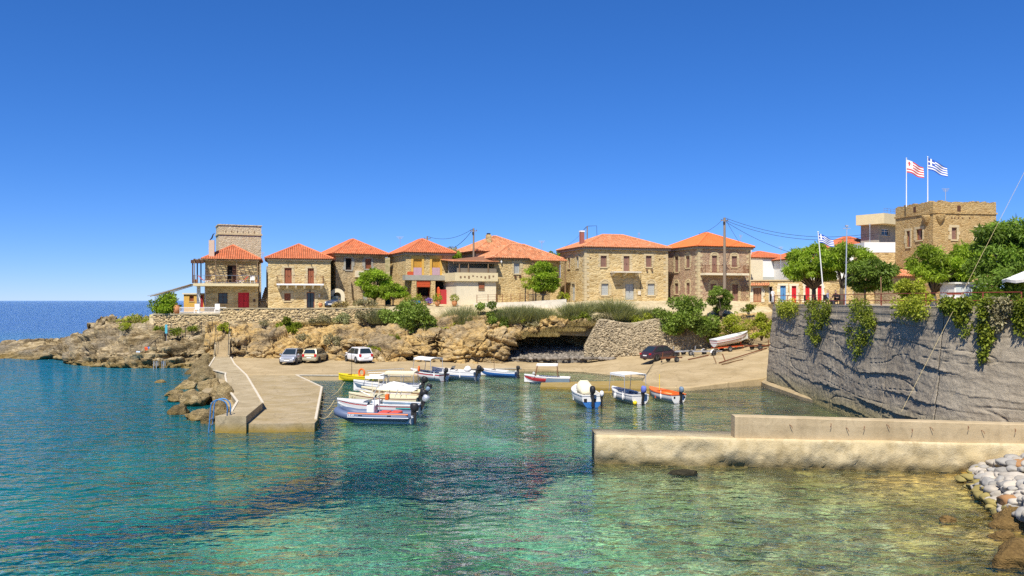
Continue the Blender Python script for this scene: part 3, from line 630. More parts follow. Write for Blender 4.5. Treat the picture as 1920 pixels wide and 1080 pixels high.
def hip_roof(root, W, Dp, z, rise, o=.45, mat=None, hip=None, seed=1, loc=(0, 0), jit=.12, ridge=True):
    mat = mat or m_tile; rg = random.Random(seed); fcs, (r0, r1) = roof_faces(W, Dp, o, rise, hip); L = Vector((loc[0], loc[1], z))
    deck = MB(); tiles = MB(); caps = MB()
    for p, q, tp, tq in fcs:
        a = Vector((*p, 0)) + L; b = Vector((*q, 0)) + L; d = tp + L; c = tq + L
        deck.add([a, b, c, d], [(0, 1, 2, 3)] if (c - d).length > 1e-4 else [(0, 1, 2)])
        tile_face(tiles, a, b, c, d, rg=rg, jit=jit)
        top = d if abs((d - a).length) > 0 else c
        caps.tube([a + Vector((0, 0, .06)), d + Vector((0, 0, .08))], .13, 6, col=1.05)
    x0, x1, y0, y1 = -o, W + o, -o, Dp + o
    deck.add([Vector((x, y, -.10)) + L for x, y in ((x0, y0), (x1, y0), (x1, y1), (x0, y1))], [(0, 1, 2, 3)])
    for (p, q) in (((x0, y0), (x1, y0)), ((x1, y0), (x1, y1)), ((x0, y1), (x0, y0)), ((x1, y1), (x0, y1))):
        deck.add([Vector((*p, -.1)) + L, Vector((*q, -.1)) + L, Vector((*q, 0)) + L, Vector((*p, 0)) + L], [(0, 1, 2, 3)])
    caps.tube([r0 + L + Vector((0, 0, .08)), r1 + L + Vector((.001, 0, .08))], .13, 6, col=1.1)
    rf = deck.build('roof', m_tile_deck, root); tg = tiles.build('roof_tiles', mat, rf); tag(tg, kind='stuff'); caps.build('ridge_tiles', mat, rf)
    return rf
m_tile_deck = plain('roof_mortar_and_underside', (.26, .12, .06), .9, var=.25, scale=4)

class House:
    def __init__(s, name, label, pl, pr, depth, z0, eave_y, mat, cat='house', group=None):
        A = Vector(((pl[0] - CX) / F * pl[1], pl[1])); B = Vector(((pr[0] - CX) / F * pr[1], pr[1])); d = B - A
        s.A = A; s.W = d.length; s.t = d / s.W; s.n = Vector((-s.t.y, s.t.x)); s.depth = depth; s.z0 = z0; s.mat = mat
        s.h = H - (eave_y - HY) / F * pl[1] - z0
        s.root = thing(name, label, cat, (A.x, A.y, z0), math.atan2(d.y, d.x), group); s.ops = {'f': [], 'l': [], 'r': [], 'b': []}
    def uz(s, side, px, py, off=0):
        q = Vector(((px - CX) / F, 1))
        if side == 'f': k = (s.A.dot(s.n) + off) / q.dot(s.n); u = (k * q - s.A).dot(s.t)
        else: k = (s.A.dot(s.t) + off) / q.dot(s.t); u = (k * q - s.A).dot(s.n)
        return u, H - (py - HY) / F * k - s.z0
    def rect(s, side, x0, y0, x1, y1, off=0):
        ua, ub = s.uz(side, x0, y0, off)[0], s.uz(side, x1, y0, off)[0]; xm = (x0 + x1) / 2
        return (min(ua, ub), max(ua, ub), s.uz(side, xm, y1, off)[1], s.uz(side, xm, y0, off)[1])
    def pt(s, side, u, d, z): return Vector((u, d, z)) if side == 'f' else Vector((d, u, z)) if side == 'l' else Vector((s.W - d, u, z))
    def bx(s, mb, side, u0, u1, d0, d1, z0, z1, col=1.0, mi=0):
        a = s.pt(side, u0, d0, z0); b = s.pt(side, u1, d1, z1)
        mb.box(min(a.x, b.x), max(a.x, b.x), min(a.y, b.y), max(a.y, b.y), min(a.z, b.z), max(a.z, b.z), col, mi)
    def wall(s, name='wall', below=1.0, top=None, mats=None):
        top = top or s.h; mb = MB()
        for side, L in (('f', s.W), ('l', s.depth), ('r', s.depth)):
            o = [r for r in s.ops[side]]
            us = sorted({0, L, *[x for r in o for x in r[:2] if 0 < x < L]}); zs = sorted({-below, top, *[x for r in o for x in r[2:4] if -below < x < top]})
            for i in range(len(us) - 1):
                for j in range(len(zs) - 1):
                    um, zm = (us[i] + us[i + 1]) / 2, (zs[j] + zs[j + 1]) / 2
                    if any(r[0] < um < r[1] and r[2] < zm < r[3] for r in o): continue
                    mb.add([s.pt(side, us[i], 0, zs[j]), s.pt(side, us[i + 1], 0, zs[j]), s.pt(side, us[i + 1], 0, zs[j + 1]), s.pt(side, us[i], 0, zs[j + 1])], [(0, 1, 2, 3)])
            for r in o:
                for (ua, za, ub, zb) in ((r[0], r[2], r[0], r[3]), (r[1], r[2], r[1], r[3]), (r[0], r[3], r[1], r[3]), (r[0], r[2], r[1], r[2])):
                    mb.add([s.pt(side, ua, 0, za), s.pt(side, ub, 0, zb), s.pt(side, ub, .42, zb), s.pt(side, ua, .42, za)], [(0, 1, 2, 3)])
                mb.add([s.pt(side, r[0], .42, r[2]), s.pt(side, r[1], .42, r[2]), s.pt(side, r[1], .42, r[3]), s.pt(side, r[0], .42, r[3])], [(0, 1, 2, 3)], .05)  # back of the opening tinted near black, painted shade of the room
        W, d = s.W, s.depth
        mb.add([(0, d, -below), (W, d, -below), (W, d, top), (0, d, top)], [(0, 1, 2, 3)]); mb.add([(0, 0, top), (W, 0, top), (W, d, top), (0, d, top)], [(0, 1, 2, 3)])
        s.wallo = mb.build(name, s.mat, s.root); return s.wallo
    def win(s, side, x0, y0, x1, y1, style='shutter', mat=None, frame=None, surround=None, arch=False, sill=True, off=0, open_=False, depth=.14):
        r = s.rect(side, x0, y0, x1, y1, off); s.ops[side].append(r); u0, u1, z0, z1 = r; w, h = u1 - u0, z1 - z0; d = depth
        frame = frame or mat or m_brown; mat = mat or m_brown
        name = 'door' if style in ('door', 'glassdoor') else 'window'
        mb = MB(); fw = min(.09, w * .12)
        for (a, b, c, e) in ((u0, u0 + fw, z0, z1), (u1 - fw, u1, z0, z1), (u0 + fw, u1 - fw, z1 - fw, z1), (u0 + fw, u1 - fw, z0, z0 + fw)): s.bx(mb, side, a, b, d, d + .08, c, e)
        if style == 'glass': s.bx(mb, side, (u0 + u1) / 2 - .03, (u0 + u1) / 2 + .03, d, d + .06, z0 + fw, z1 - fw); s.bx(mb, side, u0 + fw, u1 - fw, d + .01, d + .05, z0 + h * .6, z0 + h * .6 + .05)
        o = mb.build(name, frame, s.root)
        um = (u0 + u1) / 2
        if style in ('shutter', 'door'):
            for a, b in ((u0 + fw, um - .012), (um + .012, u1 - fw)):
                mb = MB(); s.bx(mb, side, a, b, d + .02, d + .06, z0 + fw, z1 - fw)
                if style == 'shutter':
                    k = int(h / .16)
                    for i in range(1, k): zz = z0 + fw + (h - 2 * fw) * i / k; s.bx(mb, side, a + .05, b - .05, d, d + .02, zz - .05, zz + .02)
                else:
                    s.bx(mb, side, a + .06, b - .06, d, d + .02, z0 + .15, z0 + h * .42); s.bx(mb, side, a + .06, b - .06, d, d + .02, z0 + h * .48, z1 - .2)
                mb.build('shutter' if style == 'shutter' else 'door_leaf', mat, o)
            if style == 'door': mb = MB(); s.bx(mb, side, um + .05, um + .09, d - .05, d, z0 + h * .45, z0 + h * .45 + .12); mb.build('handle', m_dkmetal, o)
        elif style in ('glass', 'glassdoor'):
            for a, b in ((u0 + fw, um - .03), (um + .03, u1 - fw)):
                mb = MB(); s.bx(mb, side, a, b, d + .03, d + .04, z0 + fw, z1 - fw); mb.build('pane', m_glass, o)
        elif style == 'roller':
            k = max(3, int(h / .14)); mb = MB()
            for i in range(k): s.bx(mb, side, u0 + fw, u1 - fw, d + .02 + .01 * (i % 2), d + .05, z0 + fw + (h - 2 * fw) * i / k, z0 + fw + (h - 2 * fw) * (i + .94) / k)
            mb.build('roller_shutter', mat, o)
        elif style == 'dark':
            mb = MB(); s.bx(mb, side, u0 + fw, u1 - fw, d + .18, d + .2, z0, z1 - fw); mb.build('painted_shade_sheet', m_dark, o)  # near-black sheet painted in for the shade inside the room
            if open_:
                mb = MB(); s.bx(mb, side, um, u1 - fw, d + .02, d + .05, z0 + fw, z1 - fw); mb.build('shutter', mat, o)
        if surround:
            sw = .24; mb = MB(); rg = random.Random(int(x0 * 7 + y0))
            zz = z0 - (.0 if name == 'door' else .0)
            while zz < z1 - .05:
                hh = min(rg.uniform(.3, .5), z1 - zz)
                for sd in (0, 1):
                    ww = sw + rg.choice((0, .14))
                    s.bx(mb, side, *((u0 - ww, u0) if sd == 0 else (u1, u1 + ww)), -.035 - rg.uniform(0, .02), .1, zz + .01, zz + hh - .01, rg.uniform(.88, 1.1))
                zz += hh
            if arch:
                n = 9; cx = um; ri = w / 2; ro = w / 2 + sw
                rise = min(1.0, .75)
                for i in range(n):
                    a0, a1 = math.pi * i / n + .01, math.pi * (i + 1) / n - .01; vs = []
                    for dd in (-.05, .1):
                        for (rr, an) in ((ri, a0), (ro, a0), (ro, a1), (ri, a1)): vs.append(s.pt(side, cx - rr * math.cos(an), dd, z1 + rr * math.sin(an) * rise))
                    mb.add(vs, [(0, 1, 2, 3), (4, 7, 6, 5), (0, 4, 5, 1), (1, 5, 6, 2), (2, 6, 7, 3), (3, 7, 4, 0)], rg.uniform(.9, 1.1))
                vs = [s.pt(side, cx - ri * math.cos(math.pi * i / 10), -.012, z1 + ri * math.sin(math.pi * i / 10) * rise) for i in range(11)]
                mb.add(vs, [tuple(range(11))], .95)
                s.bx(mb, side, u0, u1, -.015, .1, z1 - .01, z1 + .1, .95)
            else:
                s.bx(mb, side, u0 - sw - .05, u1 + sw + .05, -.045, .1, z1 + .005, z1 + .26)
            if sill and name == 'window': s.bx(mb, side, u0 - .12, u1 + .12, -.09, .12, z0 - .14, z0 - .01, 1.08)
            mb.build('stone_surround', surround, s.root)
        elif sill and name == 'window':
            mb = MB(); s.bx(mb, side, u0 - .06, u1 + .06, -.05, .1, z0 - .08, z0 - .005); mb.build('sill', m_quoin, s.root)
        return o
    def quoins(s, corner='fl', mat=None, top=None, step=.36):
        mat = mat or m_quoin; top = top or s.h; k = int(top / step)
        ma = MB().box(-.035, .62, -.035, .30, 0, step - .02, .97).mesh('quoin'); mbm = MB().box(-.035, .30, -.035, .62, 0, step - .02, 1.04).mesh('quoin')
        for i in range(k):
            o = link('quoin', (ma, mbm)[i % 2], s.root, mat); o.location = (0 if corner == 'fl' else s.W, 0, i * step)
            if corner == 'fr': o.scale = (-1, 1, 1)
    def balcony(s, x0, y0, x1, y1, out, side='f', mat=None, rail_h=.95, rail_mat=None, brackets=5, bars=True, bdepth=.3):
        u0, u1, z0, z1 = s.rect(side, x0, y0, x1, y1, -out); mat = mat or m_lime; mb = MB(); s.bx(mb, side, u0, u1, -out, .05, z0, z1)
        b = mb.build('balcony', mat, s.root)
        for i in range(brackets):
            u = u0 + .25 + (u1 - u0 - .5) * i / max(1, brackets - 1); mb = MB()
            mb.add([s.pt(side, u + du, dd, zz) for du in (-.12, .12) for dd, zz in ((.02, z0 - .003), (-out * .75, z0 - .003), (-out * .7, z0 - .14), (.02, z0 - bdepth - .1))],
                   [(0, 1, 2, 3), (4, 7, 6, 5), (0, 4, 5, 1), (1, 5, 6, 2), (2, 6, 7, 3), (3, 7, 4, 0)]); mb.build('bracket', mat, b)
        if rail_h:
            mb = MB(); rail_mat = rail_mat or m_rust; zt = z1 + rail_h
            path = [(u0 + .05, 0), (u0 + .05, -out + .06), (u1 - .05, -out + .06), (u1 - .05, 0)]
            for (ua, da), (ub, db) in zip(path[:-1], path[1:]):
                for zz in (zt, z1 + .12): mb.bar(s.pt(side, ua, da, zz), s.pt(side, ub, db, zz), .04, .04)
                L = math.hypot(ub - ua, db - da); n = max(2, int(L / (.16 if bars else 1.2)))
                for i in range(n + 1): k = i / n; mb.bar(s.pt(side, ua + (ub - ua) * k, da + (db - da) * k, z1), s.pt(side, ua + (ub - ua) * k, da + (db - da) * k, zt), .022 if i % n else .05, .022 if i % n else .05)
            mb.build('railing', rail_mat, b)
        return b, (u0, u1, z0, z1)
    def roof(s, rise, o=.42, mat=None, hip=None, seed=1, jit=.12): s.rf = hip_roof(s.root, s.W, s.depth, s.h, rise, o, mat, hip, seed, jit=jit); return s.rf
    def cornice(s, o=.22, h=.16, mat=None):
        mb = MB(); mb.box(-o, s.W + o, -o, s.depth + o, s.h - .1 - h, s.h - .102); mb.build('cornice', mat or m_greyc, s.root)
    def box(s, name, mat, x0, x1, y0, y1, z0, z1, parent=None, bevel=0): return MB().box(x0, x1, y0, y1, z0, z1).build(name, mat, parent or s.root, bevel=bevel)

# block tower behind the first house
h = House('stone_tower', 'square windowless pale stone tower behind the seaward house', (410, 112), (490, 114.2), 4, 6.4, 422, m_tower, 'tower')
h.wall(below=.5)
mb = MB(); zs = h.uz('f', 450, 439)[1]; mb.box(-.12, h.W + .12, -.12, h.depth + .12, zs - .12, zs + .10); mb.build('string_course', m_quoin, h.root)
for i in range(6): u = .9 + i * (h.W - 1.8) / 5; MB().box(u - .035, u + .035, -.03, .05, zs + .15, zs + .45).build('slot', m_dkbrown, h.root)
MB().box(-.1, h.W + .1, -.1, h.depth + .1, h.h + .005, h.h + .14).build('coping', m_tower, h.root)

# A: seaward house with balcony
h = A_ = House('stone_house', 'two-storey stone house with red door, shaded balcony and red loungers at the headland', (384.5, 103), (484, 104.6), 7.0, 6.42, 486, m_gold2)
h.win('f', 426, 497.5, 445, 530, 'dark', m_dkbrown, m_dkbrown, None, sill=False, open_=True)
h.win('f', 409, 549, 426.7, 569.3, 'glass', m_dkbrown, m_dkbrown)
d = h.win('f', 446.3, 548.5, 467.1, 578, 'door', m_red, m_red, None)
h.wall(); h.roof(1.85, .38, seed=2); h.cornice(.12, .12, m_lime)
b, (u0, u1, z0, z1) = h.balcony(362, 531.3, 485, 536.3, 1.9, mat=m_cream, brackets=0, rail_h=.95, rail_mat=m_metal, bars=False)
zp = h.uz('f', 435, 488)[1]
for i in range(4): u = u0 + .15 + (u1 - u0 - .3) * i / 3; MB().bar((u, -1.8, z1 + .002), (u, -1.8, zp - .1), .09, .09).build('pergola_post', m_wood, h.root)
mb = MB(); mb.bar((u0, -1.8, zp - .05), (u1, -1.8, zp - .05), .1, .1); mb.build('pergola_beam', m_wood, h.root)
for i in range(15):
    u = u0 + .1 + (u1 - u0 - .2) * i / 14; MB().bar((u, -2.1, zp + .02), (u, -.06, zp + .10), .06, .06).build('pergola_slat', m_wood, h.root)
mb = MB(); rg = random.Random(3)
for i in range(40):
    yy = -2.05 + 1.95 * i / 40; a = u0 + rg.uniform(.3, 1.8)
    while a < u1 - .2:
        L = rg.uniform(.5, 2.2); mb.bar((a, yy, zp + .075 + .04 * (yy + 2) ), (min(a + L, u1), yy + rg.uniform(-.06, .06), zp + .075 + .04 * (yy + 2)), .035, .01); a += L + rg.uniform(.0, .5)
mb.build('reed_cover', m_drygr, h.root)
# side lean-to roof over the left balcony end
ua = h.uz('f', 358, 500, -1)[0]; zr = h.uz('f', 370, 489)[1]
mb = MB(); mb.box(ua, -.06, -1.2, 2.6, zr - .12, zr + .05); mb.box(ua, -.06, -1.2, -1.1, zr - .35, zr - .12); mb.build('porch_roof', m_dkbrown, h.root)
for uu, yy in ((ua + .2, -1.0), (ua + .6, .3), (ua + .9, 1.6)): MB().box(uu - .07, uu + .07, yy - .07, yy + .07, z1 + .002, zr - .12).build('porch_post', m_dkbrown, h.root)
MB().box(u0, 0, .051, 3.0, z0, z1).build('side_terrace', m_cream, h.root)
MB().box(u0 + .2, u0 + .6, .4, .8, -1, z0 - .003).build('pillar', m_white, h.root)
mb = MB(); uu = h.uz('f', 396, 560)[0]; mb.tube([(uu - .7, -.08, 0), (uu - .7, -.08, z0 - .01)], .05, 6); mb.build('drainpipe', m_galv, h.root)
u, zz = h.uz('f', 396, 450); u2 = h.uz('f', 401, 450)[0]
ch = MB().box(u - .3, u2 + .03, .2, .8, h.h - .3, zz).build('chimney', plain('pinkish_chimney_plaster', (.62, .45, .33), .9), h.root)
mb = MB(); cxx = (u - .3 + u2) / 2; mb.tube([(cxx - .2, .5, zz), (cxx + .05, .5, zz + .3), (cxx + .2, .5, zz + .75), (cxx + .42, .5, zz + .85)], [.05, .1, .07, .02], 6); mb.build('chimney_cowl', m_dkmetal, ch)
MB().box(h.uz('f', 475, 560)[0], h.uz('f', 479, 560)[0], -.03, .0, h.uz('f', 477, 566)[1], h.uz('f', 477, 561)[1]).build('wall_plaque', m_dkbrown, h.root)
mb = MB(); mb.box(.1, .2, -.05, .02, 2.2, 2.35); 
# things on that balcony, local frame of the house
def at_house(h, x, y, z): return Vector((h.A.x + h.t.x * x + h.n.x * y, h.A.y + h.t.y * x + h.n.y * y, h.z0 + z))
rzA = h.root.rotation_euler.z
def lounger(label, loc, rz, mir=1):
    r = thing('sun_lounger', label, 'lounger', loc, rz, 'red loungers on the balcony')
    mb = MB()
    for y in (-.28, .28): mb.bar((-.5, y, .32), (.5, y, .32), .04, .04); mb.bar((-.45, y, 0), (.15, y, .34), .035, .035); mb.bar((.35, y, 0), (-.05, y, .34), .035, .035)
    mb.build('frame', m_white, r)
    MB().box(-.55, .35, -.3, .3, .34, .42).build('seat_cushion', m_redcush, r, bevel=.03)
    mb = MB(); mb.add([(.34 + a, y, zz) for y in (-.3, .3) for a, zz in ((0, .34), (.08, .34), (.62, .86), (.56, .92))], [(0, 1, 2, 3), (4, 7, 6, 5), (0, 4, 5, 1), (1, 5, 6, 2), (2, 6, 7, 3), (3, 7, 4, 0)]); mb.build('backrest', m_redcush, r)
    r.scale = (mir, 1, 1); return r
lounger('red sun lounger reclining leftwards beside the balcony corner', at_house(h, .3, -1.2, z1), rzA, -1)
lounger('red sun lounger in front of the balcony door, back to the right', at_house(h, 4.1, -1.2, z1), rzA, 1)
r = thing('balcony_table', 'small wooden table between the two red loungers', 'table', at_house(h, 2.1, -1.0, z1), rzA)
MB().box(-.4, .4, -.3, .3, .66, .71).build('table_top', m_wood, r)
for x in (-.35, .35):
    for y in (-.25, .25): MB().box(x - .03, x + .03, y - .03, y + .03, 0, .66).build('leg', m_wood, r)
r = thing('balcony_chair', 'wooden chair beside the small balcony table', 'chair', at_house(h, 2.95, -1.0, z1), rzA)
MB().box(-.22, .22, -.22, .22, .42, .47).build('seat', m_wood, r); MB().box(.18, .22, -.22, .22, .47, .95).build('backrest', m_wood, r)
for x in (-.2, .2):
    for y in (-.2, .2): MB().box(x - .02, x + .02, y - .02, y + .02, 0, .42).build('leg', m_wood, r)
for x, lb, mt in ((6.1, 'terracotta pot at the right end of the shaded balcony', m_terra), (-.95, 'terracotta pot under the brown porch roof', m_terra)):
    tag(MB().lathe([(.12, 0), (.2, .15), (.24, .32), (.2, .42), (.22, .46)], 12).build('flower_pot', mt, smooth=True), lb, 'pot').location = at_house(h, x, -1.45, z1)
r = thing('plastic_chair', 'white plastic chair at the right end of the balcony', 'chair', at_house(h, 5.5, -1.0, z1), rzA)
MB().box(-.25, .25, -.25, .25, .4, .45).build('seat', m_white, r); MB().box(-.25, .25, .2, .25, .45, .9).build('backrest', m_white, r)
for x in (-.22, .22):
    for y in (-.22, .22): MB().box(x - .025, x + .025, y - .025, y + .025, 0, .4).build('leg', m_white, r)
# yellow shed
h = House('garden_shed', 'small ochre yellow flat-roofed shed beside the seaward house', (344.5, 105), (383, 105.6), 3, 6.1, 552, m_yellow, 'shed')
h.win('f', 355, 554, 363.5, 565, 'shutter', m_brown, m_brown); h.win('f', 373.5, 553.5, 381, 577, 'door', m_gelr, m_gelr); h.wall()
MB().box(-.15, h.W + .1, -.15, h.depth, h.h + .003, h.h + .16).build('roof_slab', m_lime, h.root)
# stair between A and B
st_ = thing('stone_staircase', 'narrow shaded stone stairs between the first two tiled houses', 'stairs', P(484.6, 578, 105.2), 0)
for i in range(11): MB().box(.02, .95, .26 * i, 3.2, .24 * i, .24 * (i + 1) - .003).build('step', m_grey, st_)
MB().box(.02, .95, 3.25, 3.5, 0, 5.3).build('back_wall', m_greyc, st_)
# B
h = House('stone_house', 'two-storey stone house with orange-brown shutters and long white balcony', (502.5, 104), (620, 106), 7.5, 6.5, 484.5, m_gold2)
h.win('f', 533.3, 502.2, 546.9, 531.8, 'door', m_brown, m_brown, m_quoin); h.win('f', 577, 503, 588.5, 531.8, 'door', m_brown, m_brown, m_quoin)
h.win('f', 533, 550, 545, 564, 'shutter', m_brown, m_brown, m_quoin); h.win('f', 575, 548, 589.8, 578.5, 'glassdoor', m_brown, m_brown, m_quoin)
h.wall(); h.roof(1.95, .35, seed=3); h.cornice(.15, .12, m_lime)
h.balcony(518.5, 531.8, 607, 534.8, 1.1, mat=m_white, brackets=6, rail_h=.95)
mb = MB(); u = h.uz('f', 581, 546)[0]; mb.tube([(u, 0, 2.35), (u, -.25, 2.4), (u, -.25, 2.25)], .03, 5); mb.lathe([(.03, 0), (.1, -.1), (.1, -.22)], 8, (u, -.25, 2.24)); mb.build('wall_lantern', m_dkmetal, h.root)
MB().box(h.uz('f', 597, 560)[0], h.uz('f', 600.5, 560)[0], -.1, .02, 1.35, 1.75).build('meter_box', m_offwhite, h.root)
for px_ in (540, 584): mb = MB(); u, z = h.uz('f', px_, 499); mb.tube([(u, 0, z), (u, -.35, z + .25), (u + .05, -.5, z - .1)], .035, 5); mb.build('iron_hook', m_dkmetal, h.root)
tag(MB().lathe([(.14, 0), (.26, .2), (.28, .36), (.2, .5), (.23, .54)], 12).build('flower_pot', m_terra, smooth=True), 'terracotta pot beside the brown glazed door', 'pot').location = G(601, 578, 6.52) * 0 + P(601, 576, 104.8)
# C
h = House('stone_house', 'grey-brown stone house with arched dark windows behind the round green tree', (629.5, 108), (722, 111), 8, 6.6, 475.5, m_grey)
h.win('f', 648, 484, 659, 506, 'dark', m_dkbrown, m_dkbrown, m_greyc, arch=True); h.win('f', 684.7, 485, 696, 504, 'shutter', m_brown, m_brown, m_greyc, arch=True)
h.win('f', 680, 545, 688, 565, 'door', m_greysh, m_greysh)
h.wall(); h.roof(2.05, .5, seed=4); h.cornice(.3, .2, m_grey)
MB().box(h.uz('f', 665, 520)[0], h.uz('f', 678, 520)[0], -1.1, .0, h.uz('f', 672, 520)[1], h.uz('f', 672, 508)[1]).build('wall_niche', m_lime, h.root)
mb = MB(); a, b = h.uz('f', 651, 565)[0], h.uz('f', 659, 565)[0]; zt = h.uz('f', 652, 522)[1]
mb.add([(a - .1, -.02, -.3), (b + .25, -.02, -.3), (b - .1, -.02, 1.2), (a + .3, -.02, zt), (a - .1, -.02, zt)] + [(a - .1, -.7, -.3), (b + .25, -.7, -.3), (b - .1, -.6, 1.2), (a + .3, -.5, zt), (a - .1, -.5, zt)], [(5, 6, 7, 8, 9), (1, 2, 7, 6), (2, 3, 8, 7), (3, 4, 9, 8), (0, 5, 9, 4)]); mb.build('buttress', m_grey, h.root)
# arch passage between B and C
ar = thing('stone_arch', 'small stone archway between the second and third houses', 'arch', P(619.5, 572, 107), R(12))
mb = MB(); w = 25 / 1600 * 107; n = 12; ro, ri = w / 2 + .1, w / 2 - .38
for yy in (0, .7):
    pass
rings = []
for i in range(n + 1):
    an = math.pi * i / n; c, s_ = math.cos(an), math.sin(an); rings.append([Vector((w / 2 - rr * c, yy, 1.15 + rr * s_)) for rr, yy in ((ri, 0), (ro, 0), (ro, .7), (ri, .7))])
rings = [[Vector((v.x, v.y, -.4)) for v in rings[0]]] + rings + [[Vector((v.x, v.y, -.4)) for v in rings[-1]]]
mb.rings(rings); mb.build('arch_ring', m_lime, ar)
MB().box(.3, w - .3, 2.4, 2.6, -.3, 2.6).build('back_wall', m_gold, ar); MB().box(w * .45, w * .75, 2.3, 2.39, -.3, 1.3).build('doorway', m_dkbrown, ar)
# D
h = House('stone_house', 'stone house with two amber arched windows over a porch with a red gate', (761, 106), (848, 108.3), 8, 7.05, 473, m_gold)
m_twot = None
for a, b in ((775, 791), (810, 825)):
    h.win('f', a, 485.5, b, 516, 'shutter', m_amber, m_amber, None, sill=False)
    u0, u1, z0, z1 = h.rect('f', a, 485.5, b, 516); mb = MB()
    for q in ((u0 - .28, u0, z0 + .02, z1), (u1, u1 + .28, z0 + .02, z1)): h.bx(mb, 'f', q[0], q[1], -.03, .1, q[2], q[3])
    h.bx(mb, 'f', u0 - .28, u1 + .28, -.03, .1, z1 + .003, z1 + .34); mb.build('painted_surround', m_yellow, h.root)
    mb = MB(); h.bx(mb, 'f', u0 + .02, u1 - .02, .02, .06, z0 + .02, z0 + .95); mb.build('curtain_panel', plain('faded_pink_blue_cloth', (.48, .32, .36), .8, var=.3, scale=1.2), h.root)
h.win('f', 783, 527, 806, 556, 'dark', m_dkbrown, m_redsh, sill=False); h.win('f', 815, 527, 845, 562, 'dark', m_dkbrown, m_dkbrown, sill=False)
h.wall(); h.roof(1.85, .42, seed=5); h.cornice(.25, .18, m_greyc)
b, (u0, u1, z0, z1) = h.balcony(760, 516, 851, 525.5, 1.3, mat=m_greyc, brackets=0, rail_h=0)
for px_ in (776, 811.5, 848): u = h.uz('f', px_, 540, -1.1)[0]; MB().box(u - .28, u + .28, -1.25, -.7, -.6, z0 - .003).build('porch_pillar', m_gold, h.root)
ua, ub = h.uz('f', 781.5, 530, -1.2)[0], h.uz('f', 806.5, 530, -1.2)[0]; zt, zb = h.uz('f', 790, 526, -1.2)[1], h.uz('f', 790, 538, -1.2)[1]
mb = MB()
for i in range(7): z = zb + (zt - zb) * i / 7; mb.box(ua, ub, -1.16 - .02 * (i % 2), -1.1, z, z + (zt - zb) / 7 - .015)
mb.build('rolled_awning', m_redsh, h.root)
ua, ub = h.uz('f', 825, 550, -1.0)[0], h.uz('f', 838, 550, -1.0)[0]; zt = h.uz('f', 830, 543, -1)[1]
MB().box(ua, ub, -1.0, -.94, -.1, zt).build('gate', m_gelr, h.root)
for u in (ua - .2, ub + .2): mb = MB(); mb.box(u - .17, u + .17, -1.15, -.8, -.6, zt + .05); mb.lathe([(.16, 0), (.2, .1), (.08, .22), (.02, .3)], 8, (u, -.97, zt + .052)); mb.build('gate_post', m_redsh, h.root)
MB().box(ua - .9, ub + .9, -3.2, -1.3, -.6, -.12).build('step', m_offwhite, h.root); MB().box(h.uz('f', 778, 560, -1)[0], ua - 1.0, -1.5, -1.25, -.6, .35).build('low_wall', m_gold, h.root)
MB().box(h.uz('f', 764, 515, -1.2)[0], h.uz('f', 775, 515, -1.2)[0], -1.28, -1.1, z1 + .003, z1 + .42).build('planter', m_redsh, h.root)
# E2 then E
h = House('stone_house', 'large house with weathered tiled roof and chimney behind the central house', (893, 113), (1012, 117), 9, 7.0, 471, m_grey)
h.win('f', 896, 480, 901, 508, 'door', m_gelr, m_gelr, m_quoin)
h.wall(); h.roof(2.35, .5, m_tile_old, seed=6, jit=.22)
u, z = h.uz('f', 916, 440, 2.5); MB().box(u - .3, u + .3, 2.2, 2.8, h.h + .2, z).build('chimney', m_gold, h.root); MB().box(u - .2, u + .2, 2.3, 2.7, z + .002, z + .2).build('chimney_cap', m_dkmetal, h.root)
h = House('stone_house', 'central stone house with tiled porch, balcony terrace and pale ground-floor room', (927, 106), (1050, 109.5), 7, 7.0, 483.5, m_gold)
h.win('f', 963.5, 493, 974.5, 513, 'shutter', m_greysh, m_greysh, m_quoin)
h.wall(); h.roof(1.9, .35, m_tile_old, seed=7, jit=.2); h.cornice(.2, .18, m_grey)
for px_ in (966, 975): u, z = h.uz('f', px_, 519); MB().box(u - .12, u + .12, -.15, .02, z - .15, z + .15).build('stone_bracket', m_dkbrown, h.root)
mb = MB(); u, z = h.uz('f', 939, 491); mb.lathe([(.04, -.2), (.1, -.05), (.12, .05), (.04, .14)], 8, (u, -.2, z)); mb.bar((u, 0, z - .15), (u, -.2, z - .15), .04, .04); mb.build('wall_lamp', m_white, h.root)
# right lean-to roof and dark recess
u0, z0 = h.uz('f', 990, 488); u1 = h.W + .5
rf = MB().add([(u0, -1.2, z0 - .1), (u1, -1.2, z0 - .1), (u1, .2, z0 + .35), (u0, .2, z0 + .35)], [(0, 1, 2, 3)]).build('porch_roof', m_tile_deck, h.root)
mb = MB(); tile_face(mb, (u0, -1.25, z0 - .08), (u1, -1.25, z0 - .08), (u1 - .01, .2, z0 + .37), (u0 + .01, .2, z0 + .37)); tag(mb.build('roof_tiles', m_tile_old, rf), kind='stuff')
for u in (u0 + .2, u1 - .3): MB().box(u - .06, u + .06, -1.15, -1.03, -.5, z0 - .12).build('porch_post', m_wood, h.root)
